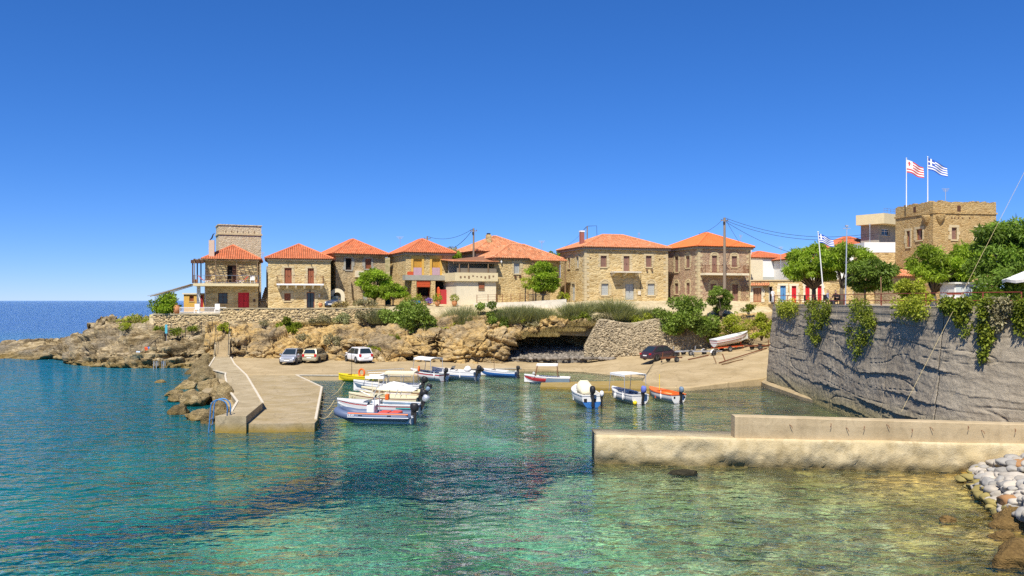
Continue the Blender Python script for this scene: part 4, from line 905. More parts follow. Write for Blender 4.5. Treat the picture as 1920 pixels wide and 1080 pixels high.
# left porch: annex, parapet terrace, tiled roof
xa = h.uz('f', 856, 540, -.6)[0]; zA = h.uz('f', 890, 525.5, -.6)[1]; zP = h.uz('f', 890, 511.5, -.6)[1]
an = MB().box(xa, -.02, -.6, 4.5, -1.0, zA - .12).build('annex', m_lime, h.root)
mb = MB(); ua, ub = h.uz('f', 897, 537, -.6)[0], h.uz('f', 908.3, 537, -.6)[0]; za, zb = h.uz('f', 903, 545, -.6)[1], h.uz('f', 903, 529.5, -.6)[1]
mb.box(ua, ub, -.66, -.58, za, zb); w_ = mb.build('window', m_wood, h.root); MB().box(ua + .06, ub - .06, -.68, -.661, za + .3, zb - .3).build('shutter', m_brown, w_)
MB().box(xa - .3, .1, -.95, 4.6, zA - .118, zA).build('terrace_slab', m_cream, h.root)
par_ = MB(); par_.box(xa - .3, .1, -.95, -.75, zA + .003, zP); par_.box(xa - .3, xa - .1, -.749, 4.5, zA + .003, zP); par_.build('parapet', m_cream, h.root)
rg = random.Random(4)
for i in range(9): u = xa + .3 + i * (-xa - .4) / 9; MB().box(u, u + .22, -.965, -.949, zA + .25 + rg.uniform(-.1, .2), zA + .37 + rg.uniform(.1, .25)).build('parapet_opening', m_wood, h.root)
u0 = h.uz('f', 849, 491, -.7)[0]; zr = h.uz('f', 849, 491, -.7)[1]; zr2 = h.h - .05
rf = MB().add([(u0, -.9, zr), (.35, -.9, zr + .05), (.35, 4.2, zr2 + .5), (u0, 4.2, zr + .4)], [(0, 1, 2, 3)]).build('porch_roof', m_tile_deck, h.root)
mb = MB(); tile_face(mb, (u0, -1.0, zr + .03), (.3, -1.0, zr + .08), (.29, 4.2, zr2 + .5), (u0 + .01, 4.2, zr + .45)); tag(mb.build('roof_tiles', m_tile_old, rf), kind='stuff')
MB().bar((u0, -.85, zr - .12), (.2, -.85, zr - .07), .1, .14).build('beam', m_wood, h.root)
for px_ in (861, 878, 915): u = h.uz('f', px_, 500, -.8)[0]; MB().box(u - .05, u + .05, -.9, -.8, zP, zr - .15).build('porch_post', m_wood, h.root)
MB().box(xa, -.02, 2.5, 2.6, zA + .004, zr + .2).build('porch_back_wall', m_greyc, h.root); MB().box(xa, -.02, -.74, -.7, zP + .0, zP + .55).build('porch_screen', plain('taupe_screen_cloth', (.22, .18, .13), .9), h.root)
# F
h = F_ = House('stone_house', 'large golden stone house with grey lower shutters and small central balcony slab', (1096, 106), (1252, 109.4), 8.6, 7.15, 463, m_gold2)
for a, b in ((1126, 1137.4), (1211, 1221.7)): h.win('f', a, 479.5, b, 500.6, 'shutter', m_mauve, m_mauve, m_quoin)
h.win('f', 1169, 480, 1180.3, 508.4, 'door', m_mauve, m_mauve, m_quoin)
for a, b in ((1127.3, 1141), (1214, 1227.6)): h.win('f', a, 531.5, b, 553.5, 'roller', m_greysh, m_greysh, m_quoin, arch=True)
h.win('f', 1172.3, 531.5, 1188.7, 562, 'door', m_greysh, m_greysh, m_quoin, arch=True)
h.win('l', 1065, 483.5, 1069, 503, 'shutter', m_mauve, m_mauve, m_quoin); h.win('l', 1080.5, 481, 1085, 502, 'shutter', m_greysh, m_greysh, m_quoin); h.win('l', 1072, 532, 1078, 564, 'door', m_greysh, m_greysh, m_quoin)
h.wall(); h.roof(1.85, .42, m_tile_old, seed=8, jit=.12); h.cornice(.28, .2, m_greyc); h.quoins('fl'); h.quoins('fr')
h.balcony(1151, 508.6, 1203, 511.2, 1.25, mat=m_offwhite, brackets=3, rail_h=0)
for px_, py_ in ((1107, 484), (1237, 487), (1100, 528)): u, z = h.uz('f', px_, py_); MB().box(u - .09, u + .09, -.012, .02, z - .09, z + .09).build('putlog_hole', m_dkbrown, h.root)
for px_ in (1212.5, 1222): u, z = h.uz('f', px_, 506); MB().box(u - .1, u + .1, -.2, .02, z - .12, z + .12).build('stone_bracket', m_wood, h.root)
mb = MB(); u, z = h.uz('f', 1198.5, 549); mb.box(u - .2, u + .2, -.08, .02, z - .25, z + .25); mb.build('meter_box', m_offwhite, h.root)
mb = MB(); u, z = h.uz('f', 1198.5, 511); mb.tube([(u + .2, -.03, z), (u + .2, -.03, .8)], .025, 5); mb.build('cable_conduit', m_dkmetal, h.root)
u, z = h.uz('l', 1096, 434); mb = MB(); mb.box(.7, 1.2, 3.0, 3.5, h.h, h.h + 2.1); c_ = mb.build('chimney', plain('brick_red_chimney', (.34, .12, .09), .85), h.root); MB().box(.66, 1.24, 2.96, 3.54, h.h + 2.102, h.h + 2.3).build('chimney_cap', m_white, c_)
# G
h = G_ = House('stone_house', 'pinkish stone house with bright orange roof and long iron-railed balcony', (1309, 106), (1407, 108.6), 8.4, 7.15, 461.5, m_pink)
for a, b, y0, y1, st in ((1334.6, 1344.4, 479, 511, 'door'), (1371.7, 1382, 480, 501, 'shutter')): h.win('f', a, y0, b, y1, st, m_mauve, m_mauve, m_quoin, arch=True)
h.win('f', 1332, 532, 1343, 560, 'door', m_mauve, m_mauve, m_quoin, arch=True); h.win('f', 1372.6, 533, 1384, 567, 'door', m_mauve, m_mauve, m_quoin, arch=True)
for a, b, y0, y1 in ((1265.6, 1272, 481, 510), (1286, 1293.5, 480, 502), (1265.2, 1272, 531, 551), (1287, 1293.5, 530, 552)): h.win('l', a, y0, b, y1, 'shutter', m_mauve, m_mauve, m_quoin, arch=True)
h.wall(); h.roof(1.95, .42, tilemat('bright_orange_tiles', (.66, .17, .045), (.72, .22, .07), .05), seed=9, jit=.05); h.cornice(.28, .2, m_greyc); h.quoins('fl'); h.quoins('fr')
h.balcony(1322.6, 512, 1405, 516, 1.2, mat=m_lime, brackets=0, rail_h=.95, rail_mat=m_rust)
for px_, py_ in ((1317, 480), (1317, 498), (1318, 525)): u, z = h.uz('f', px_, py_); MB().box(u - .09, u + .09, -.012, .02, z - .09, z + .09).build('putlog_hole', m_dkbrown, h.root)
mb = MB(); u = h.uz('f', 1404.5, 500)[0]; mb.tube([(u, -.06, .9), (u, -.06, h.h - .4)], .05, 6); mb.build('drainpipe', m_wood, h.root)
# white house beyond G and the low row of shops
h = House('white_house', 'flat white-walled house between the pink house and the terrace trees', (1407, 112), (1475, 113.5), 6, 7.0, 483, m_white)
h.wall(); hip_roof(h.root, h.W + 1, 6, h.h, .9, .2, m_tile, seed=10)
MB().box(-.4, h.W * .30, -.35, -.004, 2.0, h.h - .3).build('grey_wing', m_lime, h.root); MB().box(h.W * .32, h.W * .72, -.10, -.006, 2.1, 3.6).build('grey_panel', m_greysh, h.root)
MB().box(.0, .9, 1.0, 2.2, h.h + .3, h.h + 1.4).build('water_tank', m_white, h.root, bevel=.2)
h = SH = House('shop_row', 'low stone row of rooms with coloured doors behind the terrace trees', (1408, 104), (1720, 97), 6, 7.05, 527, m_gold, 'building')
h.win('f', 1412.5, 540, 1427.6, 566.5, 'door', plain('tan_wood_door', (.42, .22, .11), .7), m_brown, m_lime, arch=True)
h.win('f', 1441.5, 537, 1448.5, 566.5, 'dark', m_dkbrown, m_white, sill=False); h.win('f', 1463, 535.5, 1473.5, 566, 'door', m_blue, m_blue, m_lime)
for a, b in ((1484.5, 1493), (1510, 1518), (1533, 1540.5), (1605.5, 1617.5)): h.win('f', a, 536 if a < 1600 else 545, b, 567, 'door', m_red, m_red, m_lime)
h.win('f', 1640, 545, 1650, 556, 'dark', m_dkbrown, m_wood); h.wall(); MB().box(-.1, h.W + .1, -.12, h.depth, h.h + .003, h.h + .14).build('roof_slab', m_quoin, h.root)
rf = MB().add([(0, -.5, h.h - .6), (2.2, -.5, h.h - .6), (2.2, -.02, h.h - .3), (0, -.02, h.h - .3)], [(0, 1, 2, 3)]).build('tiled_hood', m_tile_deck, h.root); mb = MB(); tile_face(mb, (0, -.55, h.h - .58), (2.2, -.55, h.h - .58), (2.19, -.02, h.h - .28), (.01, -.02, h.h - .28)); tag(mb.build('roof_tiles', m_tile_old, rf), kind='stuff')
# roofs and walls under the tower
h = House('tiled_house', 'low house with long orange roof behind the terrace trees', (1478, 109), (1560, 110), 7, 7.0, 486, m_white); h.wall(); h.roof(1.2, .3, m_tile, seed=11)
h = House('tiled_house', 'house with broad orange roof and white wall left of the old tower', (1560, 105), (1672, 106), 7, 7.0, 466, m_white); h.wall(); h.roof(1.6, .3, m_tile, seed=12)
h = House('white_annex', 'plain white block with stone wall below, left of the old tower', (1621, 92), (1690, 92), 3, 7.0, 456, m_gold, 'building'); h.wall(); MB().box(-.02, h.W + .02, -.03, h.depth, h.h - 1.0, h.h + .1).build('white_parapet', m_white, h.root)
h = House('cream_building', 'cream flat-roofed modern building with roof railing behind the tower', (1648, 105), (1700, 109), 2.4, 7.0, 421, m_greyc, 'building')
h.win('f', 1653, 429, 1668, 442, 'glass', m_white, m_white); h.wall(); MB().box(-1.1, h.W + 1, -1.3, h.depth, h.h + .003, h.h + 1.25).build('roof_slab', m_cream, h.root)
mb = MB()
for z in (.35, .6): mb.bar((-1, -1.2, h.h + 1.25 + z), (h.W + 1, -1.2, h.h + 1.25 + z), .04, .04)
for i in range(12): x = -1 + (h.W + 2) * i / 11; mb.bar((x, -1.2, h.h + 1.25), (x, -1.2, h.h + 1.85), .04, .04)
mb.build('roof_railing', plain('blue_grey_rail', (.2, .28, .45), .5), h.root)
h = House('tiled_annex', 'small stone annex with faded tiled roof under the tower', (1680, 88), (1722, 88.5), 3.5, 7.0, 518, m_grey, 'building'); h.wall(); h.roof(.7, .3, m_tile_old, seed=13)
# tower on the right
h = TW = House('stone_tower', 'old square ochre stone tower with two flags above the trees', (1749.7, 86), (1867.8, 87.4), 6, 7.0, 379, m_ochre, 'tower')
for a, b, y0, y1 in ((1700, 1706.7, 433, 463), (1718.6, 1729.7, 429.5, 450)): h.win('l', a, y0, b, y1, 'dark', m_mauve, m_brown, m_quoin, open_=True)
for a, b, y0, y1 in ((1784, 1793.6, 426.5, 449), (1830.5, 1844, 428.5, 451)): h.win('f', a, y0, b, y1, 'shutter', m_mauve, m_mauve, m_quoin)
h.wall()
zs = h.uz('f', 1800, 399)[1]; MB().box(-.10, h.W + .10, -.10, h.depth + .1, zs - .10, zs + .08).build('string_course', m_ochre, h.root)
mb = MB(); rg = random.Random(8)
for i in range(26):
    u = h.W * i / 26; mb.box(u, u + h.W / 26 - .02, .0, .5, h.h + .002, h.h + rg.uniform(.03, .22), rg.uniform(.8, 1.1))
for i in range(20):
    v = .5 + (h.depth - .5) * i / 20; mb.box(0, .5, v, v + .26, h.h + .002, h.h + rg.uniform(.03, .22), rg.uniform(.8, 1.1))
mb.build('coping_stones', m_ochre, h.root)
for (sd, px_, py_) in (('f', 1798, 391), ('l', 1715, 393)): u, z = h.uz(sd, px_, py_); mb = MB(); h.bx(mb, sd, u - .2, u + .2, -.015, .05, z - .3, z + .3); mb.build('loophole', m_dkbrown, h.root)
for sd, px_, py_ in (('f', 1762, 408), ('l', 1738, 409)):
    u, z = h.uz(sd, px_, py_); mb = MB(); p_ = h.pt(sd, u, 0, z); mb.lathe([(.05, -.75), (.28, -.4), (.5, .1), (.52, .3)], 10, p_); mb.build('corbel', m_ochre, h.root, smooth=True)
for px_ in (1785, 1790, 1797, 1805, 1818): u, z = h.uz('f', px_, 409); MB().box(u - .07, u + .07, -.012, .02, z - .07, z + .07).build('putlog_hole', m_dkbrown, h.root)
# ------------------------------------------------------------------ low walls, terrace wall, stairs
def stone_face(name, parent, A, B, zt, zb, seed, size=(.2, .5), mat=None, out=(0, -1), n=900, zfun=None, lean=0, th=.16):
    # rounded stones bedded in a wall face, joined: too many and small to count singly
    rg = np.random.default_rng(seed); A = np.array(A, float); B = np.array(B, float); d = B - A; L = np.linalg.norm(d); d /= L; o_ = np.array([d[1], -d[0]])
    vs, fs, tn = [], [], []; k = 0; base = [poly_rock(90 + i, ICO1, 9, .08) for i in range(5)]
    for i in range(n):
        u = rg.uniform(0, L); a, b = (zb, zt) if zfun is None else zfun(u); z = rg.uniform(a, b)
        s = rg.uniform(*size); p, f = base[i % 5]
        q = p * [s * rg.uniform(.8, 1.4) / 2, th, s / 2 * rg.uniform(.6, 1)]; an = rg.uniform(-.4, .4)
        q = np.stack([q[:, 0] * math.cos(an) - q[:, 2] * math.sin(an), q[:, 1], q[:, 0] * math.sin(an) + q[:, 2] * math.cos(an)], -1)
        xy = A + d * u; bk = lean * (z - zb)
        w = np.stack([xy[0] + d[0] * q[:, 0] + o_[0] * (q[:, 1] - bk), xy[1] + d[1] * q[:, 0] + o_[1] * (q[:, 1] - bk), z + q[:, 2]], -1)
        vs.append(w); fs.append(f + k); k += len(p); tn.append(np.full(len(f), rg.uniform(.6, 1.35)))
    o = link(name, mesh_np(name, np.concatenate(vs), np.concatenate(fs), np.concatenate(tn)), parent, mat); tag(o, kind='stuff'); return o
m_cob = plain('wall_cobble', (.37, .30, .19), .95, var=.35, scale=1.2, bump=.3)
m_cob2 = plain('pale_wall_stone', (.50, .38, .20), .95, var=.35, scale=1.2, bump=.3)
tw = thing('terrace_wall', 'rubble stone terrace wall below the first two houses', 'wall')
def xz(px, D): return ((px - CX) / F * D, D)
mb = MB(); a, b = xz(414, 100.5), xz(722, 100.3); mb.box(a[0], b[0], 100.45, 101.2, 3.9, 6.5); mb.build('wall_core', m_rubble, tw); mb = MB(); mb.box(a[0], b[0], 100.3, 101.25, 6.503, 6.6); mb.build('coping', m_ground, tw)
stone_face('wall_stones', tw, (a[0], 100.47), (b[0], 100.47), 6.45, 4.3, 3, (.2, .55), m_cob2, n=1700)
tw2 = thing('terrace_wall', 'lower rubble wall carrying the white-fenced seaside terrace', 'wall')
a2 = xz(288, 100.6); mb = MB(); mb.box(a2[0], a[0] - .02, 100.5, 101.2, 3.6, 5.80); mb.build('wall_core', m_rubble, tw2); mb = MB(); mb.box(a2[0] - .1, a[0] - .02, 100.35, 104.5, 5.803, 5.92); mb.build('coping', m_ground, tw2)
stone_face('wall_stones', tw2, (a2[0], 100.52), (a[0], 100.52), 5.75, 4.0, 4, (.2, .5), m_cob2, n=600)
# cobble retaining wall beside the cave
rw = thing('cobble_wall', 'battered cobblestone retaining wall between the cave and the ramp', 'wall')
A0, B0 = xz(1097, 96.3), xz(1345, 97.4)
def rz_(u): f = u / 15.5; return (.95 + 1.2 * f ** 1.3, min(2.2 + u * 1.9, 5.0 + .25 * math.sin(u * .9) + .2 * f))
mb = MB(); n = 40; rr = []
for i in range(n + 1):
    k = i / n; u = k * math.dist(A0, B0); x, y = A0[0] + (B0[0] - A0[0]) * k, A0[1] + (B0[1] - A0[1]) * k; za, zb = rz_(u)
    rr.append([Vector((x, y, za - .6)), Vector((x, y + .10 * (zb - za) + .0, zb)), Vector((x, y + 1.6, zb + .1)), Vector((x, y + 1.6, za - .6))])
mb.rings(rr); mb.build('wall_core', m_rubble, rw)
stone_face('wall_stones', rw, A0, B0, 5, 1, 6, (.15, .42), m_cob, n=3600, zfun=rz_, lean=.10)
# white low wall with fences in front of the central house
ww = thing('low_wall', 'weathered whitewashed low wall in front of the central house', 'wall')
pts = [xz(888, 101.2) + (6.95,), xz(940, 101.0) + (7.05,), xz(990, 100.8) + (7.15,), xz(1062, 100.6) + (7.45,)]
for i in range(3):
    (x0_, y0_, z0_), (x1_, y1_, z1_) = pts[i], pts[i + 1]; mb = MB()
    mb.add([(x0_, y0_, 5.4), (x1_, y1_, 5.4), (x1_, y1_, z1_ + .2), (x0_, y0_, z0_ + .2), (x0_, y0_ + .35, 5.4), (x1_, y1_ + .35, 5.4), (x1_, y1_ + .35, z1_ + .2), (x0_, y0_ + .35, z0_ + .2)], [(0, 1, 2, 3), (4, 7, 6, 5), (3, 2, 6, 7), (0, 3, 7, 4), (1, 5, 6, 2)]); mb.build('wall_section', m_offwhite, ww)
fn = thing('wire_fence', 'rusty post-and-wire fence on the white low wall', 'fence')
tops = []
for px_ in (894, 915, 930, 942, 958, 975, 990):
    k = (px_ - 888) / 102; x, y = xz(px_, 101.2); z = 7.15 + .2 * k; MB().box(x - .035, x + .035, y + .15, y + .22, z, z + 1.0).build('post', m_rust, fn); tops.append((x, y + .185, z))
for dz in (.35, .7, .95):
    mb = MB(); mb.tube([(x, y, z + dz) for x, y, z in tops], .014, 4); mb.build('wire', m_rust, fn)
fn = thing('picket_fence', 'dark iron picket fence before the green tree at the central house', 'fence')
xa_, xb_ = xz(990, 101.6)[0], xz(1030, 101.6)[0]
for i in range(20): x = xa_ + (xb_ - xa_) * i / 19; MB().box(x - .022, x + .022, 101.4, 101.43, 7.3, 8.28).build('picket', m_dkmetal, fn)
for z in (7.5, 8.15): MB().box(xa_, xb_, 101.432, 101.46, z, z + .05).build('rail', m_dkmetal, fn)
# harbour stairs
sr = thing('harbour_stairs', 'concrete stairs with iron handrails climbing from the pier to the houses', 'stairs', (0, 0, 0))
SHX = lambda y: -(y - 91) * .31
xL, xR = -31.85, -30.15; n = 13
for i in range(n): y_ = 91.1 + .37 * i; MB().box(xL + .2 + SHX(y_), xR - .2 + SHX(y_), y_, y_ + .8, 1.0 + .178 * i, 1.35 + .178 * (i + 1) - .004).build('step', m_quay, sr)
for x in (xL, xR - .18):
    mb = MB(); mb.add([(x + dx + SHX(y), y, z) for dx in (0, .18) for y, z in ((91.0, .6), (97.4, .6), (97.4, 3.95), (96.0, 3.75), (91.0, 1.60))], [(0, 1, 2, 3, 4), (5, 9, 8, 7, 6), (0, 4, 9, 5), (4, 3, 8, 9), (3, 2, 7, 8), (2, 1, 6, 7)]); mb.build('side_wall', m_conc2, sr)
    for y in (91.15, 93.5, 95.9): z = 1.6 + (y - 91) * .44; MB().bar((x + .09 + SHX(y), y, z - .3), (x + .09 + SHX(y), y, z + .95), .05, .05).build('post', m_dkmetal, sr)
    MB().bar((x + .09, 91.0, 2.55), (x + .09 + SHX(96), 96.0, 4.75), .045, .045).build('handrail', m_dkmetal, sr)
# handrail down the headland
hr = thing('path_railing', 'thin iron handrail running down the headland to the swimming ledge', 'railing')
prev = None
for i, (px_, py_, D) in enumerate(((398, 600, 97.5), (378, 604, 97.3), (348, 612, 97), (312, 622, 96.6), (291, 638, 96.2), (277, 650, 95.6), (262, 668, 95.2))):
    q = P(px_, py_, D); MB().bar(q - Vector((0, 0, 1.3)), q, .05, .05).build('post', m_dkmetal, hr)
    if prev is not None: MB().bar(prev, q, .04, .04).build('handrail', m_dkmetal, hr)
    prev = q
for px_, c_, lb, w_ in ((276.5, m_redsh, 'red towel hanging on the headland handrail', .3), (280, m_gelb, 'turquoise towel hanging beside the red one on the handrail', .16), (261, plain('pale_blue_cloth', (.45, .55, .7), .9), 'pale blue bag hanging at the foot of the headland handrail', .3)):
    q = P(px_, 652 if px_ > 270 else 660, 95.2); mb = MB(); rr = []
    for i in range(6):
        z = -i * .14; rr.append([q + Vector((sx_ * w_ * (1 + .1 * math.sin(i * 2)), sy_ * .05 + .03 * math.sin(i + sx_), z + .1)) for sx_, sy_ in ((-1, -1), (0, -1.6), (1, -1), (1, 1), (-1, 1))])
    mb.rings(rr); tag(mb.build('towel' if px_ > 270 else 'bag', c_, smooth=True), lb, 'towel' if px_ > 270 else 'bag')
sg = thing('post_sign', 'narrow turquoise sign on a thin post on the headland', 'sign', P(312, 640, 96.4)); MB().tube([(0, 0, -.6), (0, 0, 1.9)], .035, 6).build('post', m_metal, sg); MB().box(-.13, .13, -.07, -.036, .9, 1.9).build('board', plain('turquoise_sign', (.1, .42, .5), .5), sg)
mb_l = thing('swim_ladder', 'low pale metal swim ladder on the headland ledge', 'ladder', P(296, 690, 93.0))
for x in (-.45, -.15, .45, .65): MB().tube([(x, 0, -.5), (x, 0, .75), (x, .35, .75), (x, .4, .2)], .035, 6).build('rail', m_galv, mb_l)
bl = thing('pool_ladder', 'blue tubular bathing ladder hooked over the pier corner', 'ladder', (-16.9, 48.6, 0))
m_lad = plain('blue_ladder_paint', (.06, .22, .46), .45, .2, var=.15)
for y in (-.25, .3):
    pts_ = [(.75, y, .9), (.78, y, 1.3)] + [(.3 + .47 * math.cos(a), y, 1.45 + .42 * math.sin(a)) for a in [math.pi * k / 8 for k in range(9)]] + [(-.2, y, 1.0), (-.28, y, .1), (-.3, y, -.9)]
    MB().tube(pts_, .036, 8).build('rail', m_lad, bl, smooth=True)
for z in (.75, .4, .05, -.35, -.7): MB().tube([(-.25, -.25, z), (-.25, .3, z)], .03, 6).build('rung', m_galv, bl)

# ------------------------------------------------------------------ boulders and stones
def stone(name, label, cat, loc, size, seed, mat, group=None, base=ICO3, rz=0, planes=14, tint=1.0, rough=.07):
    p, f = poly_rock(seed, base, planes, rough); p = p * size
    c_, s_ = math.cos(rz), math.sin(rz); p = np.stack([p[:, 0] * c_ - p[:, 1] * s_, p[:, 0] * s_ + p[:, 1] * c_, p[:, 2]], -1)
    o = link(name, mesh_np(name, p, f, np.full(len(f), tint), base is ICO3 and name == 'beach_stone'), None, mat); o.location = loc; tag(o, label, cat, group); return o
BO = [(432, 770, 1.0, 1.1, .95, 'squat boulder against the pier walkway behind the blue ladder'), (447, 753, 1.35, 1.3, 1.5, 'tall rounded boulder wedged against the walkway'),
      (418, 748, .9, .9, 1.0, 'smooth brown boulder left of the tall walkway boulder'), (388, 752, 1.6, 1.3, 1.05, 'broad flat-topped boulder in the middle of the pier rocks'),
      (400, 778, 1.3, 1.0, .7, 'yellowish low boulder at the waterline before the pier'), (360, 768, 1.0, .9, .7, 'outermost boulder with yellow weed at the waterline'),
      (413, 730, 1.6, 1.3, 1.2, 'grey rough boulder at the top of the pier rocks'), (352, 745, .9, .8, .5, 'low dark boulder at the seaward edge of the pier rocks'),
      (398, 712, 1.9, 1.5, 1.3, 'large weathered boulder beside the bend of the walkway'), (368, 722, 1.3, 1.1, .7, 'mid-sized boulder between the headland and the pier rocks'),
      (392, 695, 2.1, 1.6, 1.3, 'long boulder where the headland meets the walkway'), (345, 735, 1.1, .9, .35, 'half-submerged dark boulder beside the pier rocks'),
      (428, 748, .9, .9, 1.2, 'upright grey boulder between the taller pier rocks'), (420, 784, .8, .8, .6, 'reddish small boulder under the blue ladder'), (375, 738, 1.0, .9, .6, 'small boulder behind the broad flat-topped one'), (408, 688, 1.5, 1.3, 1.5, 'rock leaning on the walkway near the stairs')]
for i, (px_, py_, sx_, sy_, sz_, lb) in enumerate(BO):
    q = G(px_, py_, .35); stone('boulder', lb, 'boulder', (q.x - 1.0, q.y + .5, .12 + .15 * (sz_ > 1)), (sx_ * .84, sy_ * .84, sz_ * .95), 200 + i, m_bould, 'boulders along the pier', ICO4, i * .7, 24, 1 + .32 * math.sin(i * 2.3), .14)
q = G(302, 717, .0); stone('boulder', 'lone yellow weedy rock showing in the water off the headland', 'boulder', (q.x, q.y, -.05), (.75, .6, .3), 330, m_bould, None, ICO3)
q = G(1285, 888, 0); stone('boulder', 'dark wet rock breaking the surface before the breakwater', 'boulder', (q.x, q.y, -.05), (.72, .5, .26), 331, rock('wet_dark_rock', [(.3, (.03, .03, .02)), (.6, (.07, .06, .035))], 1, .8), None, ICO3)
for i, (px_, py_, s_, lb) in enumerate(((1905, 982, 1.0, 'brown wet boulder at the right edge below the stone beach'), (1912, 1050, 1.05, 'big rounded brown boulder in the bottom right corner'), (1880, 1005, .45, 'small yellow-brown boulder between the two big ones at the right'), (1775, 973, .32, 'single small dark stone in the shallows before the beach'))):
    q = G(px_, py_, .05); stone('boulder', lb, 'boulder', (q.x, q.y, .0), (s_ * .95, s_ * .8, s_ * .55), 340 + i, rock('brown_shore_rock%d' % i, [(.3, (.14, .085, .03)), (.6, (.28, .18, .065))], 1, .7), None, ICO4, i, rough=.12)
PB = [('rounded pale grey beach stone heaped at the breakwater foot', (.46, .41, .33), 105), ('orange-brown beach stone among the pale ones', (.34, .18, .075), 9), ('darker grey beach stone among the pale ones', (.33, .31, .27), 45), ('yellowish weedy beach stone at the water edge', (.30, .24, .08), 26)]
k = 0; rg = random.Random(21)
for lb, c_, cnt in PB:
    mt = plain('beach_stone_%d' % k, c_, .85, var=.3, scale=2.5, bump=.2)
    for i in range(cnt):
        while True:
            px_, py_ = rg.uniform(1790, 1960), rg.uniform(838, 968)
            edge = 1800 + (py_ - 905) * (1.1 if py_ > 905 else -.5) if py_ > 880 else 1800 + (880 - py_) * 1.3
            if (px_ > edge + (18 if 'yellow' not in lb else 0)) and ('yellow' not in lb or px_ < edge + 34): break
        zz = min(1.0, .06 + max(0, px_ - edge) * .008); q = G(px_, py_, zz)
        if q.y > fy(q.x) - .15: q.y = fy(q.x) - .15 - .4 * rg.random(); q.x = (px_ - CX) / F * q.y; s_ = rg.uniform(.16, .36) * (1.15 if 'orange' in lb else 1)
        stone('beach_stone', lb, 'stone', (q.x, q.y, zz + rg.uniform(-.05, .08)), (s_ * rg.uniform(.9, 1.5), s_, s_ * .7), rg.randint(0, 40) + 500, mt, 'beach stones', ICO3, rg.uniform(0, 6), 13, rg.uniform(.8, 1.15), .05); k += 1
# rubble at the cave mouth, joined
rg = np.random.default_rng(11); vs, fs, tn = [], [], []; kk = 0
for i in range(1000):
    px_ = rg.uniform(950, 1150); D = (rg.uniform(96.4, 102) if rg.random() < .8 else rg.uniform(95.2, 96.4)) if px_ < 1095 else rg.uniform(94.9, 95.9); x, y = xz(px_, D)
    zz = .98 + max(0, D - 96.0) * .16; s_ = rg.uniform(.08, .24) * (1.5 if D < 95.3 else 1); p, f = rk[i % 6]; vs.append(p * [s_ * 1.2, s_, s_ * .7] + [x, y, zz]); fs.append(f + kk); kk += len(p); tn.append(np.full(len(f), rg.uniform(.5, 1.5)))
tag(link('rubble', mesh_np('rubble', np.concatenate(vs), np.concatenate(fs), np.concatenate(tn)), None, plain('grey_rubble', (.22, .19, .15), .95, var=.3)), 'loose grey and white rubble heaped at the cave mouth', 'rubble', kind='stuff')
mb = MB(); mb.prism([xz(948, 96.0), xz(1100, 96.0), xz(1110, 103), xz(950, 104)], .5, [.98, .98, 2.1, 2.1]); tag(mb.build('cave_floor', plain('cave_scree', (.2, .18, .15), .95, var=.4, scale=2, bump=.6)), 'dark scree floor inside the cave', kind='structure')

# ------------------------------------------------------------------ plants
def leaf_cloud(name, blobs, n, size, mat, parent, aspect=.42, droop=.3, seed=0, shell=.45, tv=.3, out=.7):
    rg = np.random.default_rng(seed); c = np.array([b[0] for b in blobs], float); r = np.array([b[1] for b in blobs], float)
    w = r.prod(1) ** .8; idx = rg.choice(len(blobs), n, p=w / w.sum()); bt = rg.uniform(1 - tv, 1 + tv, len(blobs))
    d = rg.normal(size=(n, 3)); d /= np.linalg.norm(d, axis=1)[:, None]; rr = shell + (1.08 - shell) * rg.random(n) ** .6
    pos = c[idx] + d * rr[:, None] * r[idx]
    ax = d * out + rg.normal(size=(n, 3)) * .6 + [0, 0, -droop]; ax /= np.linalg.norm(ax, axis=1)[:, None]
    sd = np.cross(ax, rg.normal(size=(n, 3)) + d); sd /= np.linalg.norm(sd, axis=1)[:, None] + 1e-9
    L = size * rg.uniform(.55, 1.4, n)[:, None]
    v = np.stack([pos, pos + ax * L * .5 + sd * L * aspect * .5, pos + ax * L, pos + ax * L * .5 - sd * L * aspect * .5], 1).reshape(-1, 3)
    return link(name, mesh_np(name, v, np.arange(4 * n).reshape(-1, 4), bt[idx] * rg.uniform(1 - tv, 1 + tv, n)), parent, mat)
def blobs_in(c, r, k, br, seed, flat=1.0, low=-.6):
    rg = random.Random(seed); out = []
    while len(out) < k:
        x, y, z = (rg.uniform(-1, 1) for _ in range(3)); q = math.sqrt(x * x + y * y + z * z)
        if q > 1 or z < low or q < .35: continue
        s_ = br * rg.uniform(.7, 1.25); out.append(((c[0] + x * r[0], c[1] + y * r[1], c[2] + z * r[2]), (s_, s_, s_ * flat * rg.uniform(.7, 1))))
    return out
def tree(label, base, trunk_h, c, r, k, br, n, size, mat, seed, trunk_r=.16, lean=(0, 0), aspect=.35, droop=.5, white=0, name='tree'):
    t_ = thing(name, label, 'tree', base); bl = blobs_in(c, r, int(k * 1.5), br * .72, seed, .62); top = Vector((lean[0], lean[1], trunk_h)); rg = random.Random(seed)
    mb = MB(); mb.tube([(0, 0, -.3), (lean[0] * .3, lean[1] * .3, trunk_h * .5), top], [trunk_r * 1.25, trunk_r, trunk_r * .85], 8)
    for b in bl[::2]:
        e = Vector(b[0]); m = top.lerp(e, .5) + Vector((rg.uniform(-.2, .2), rg.uniform(-.2, .2), -.1)); mb.tube([top - Vector((0, 0, .1)), m, e], [trunk_r * .55, trunk_r * .35, .03], 5)
    mb.build('trunk', m_bark, t_, smooth=True)
    if white: MB().lathe([(trunk_r * 1.32, -.05), (trunk_r * 1.2, white)], 9).build('whitewash_band', m_lime, t_)
    leaf_cloud('crown', bl, n, size * 1.15, mat, t_, aspect, droop, seed, .25); return t_
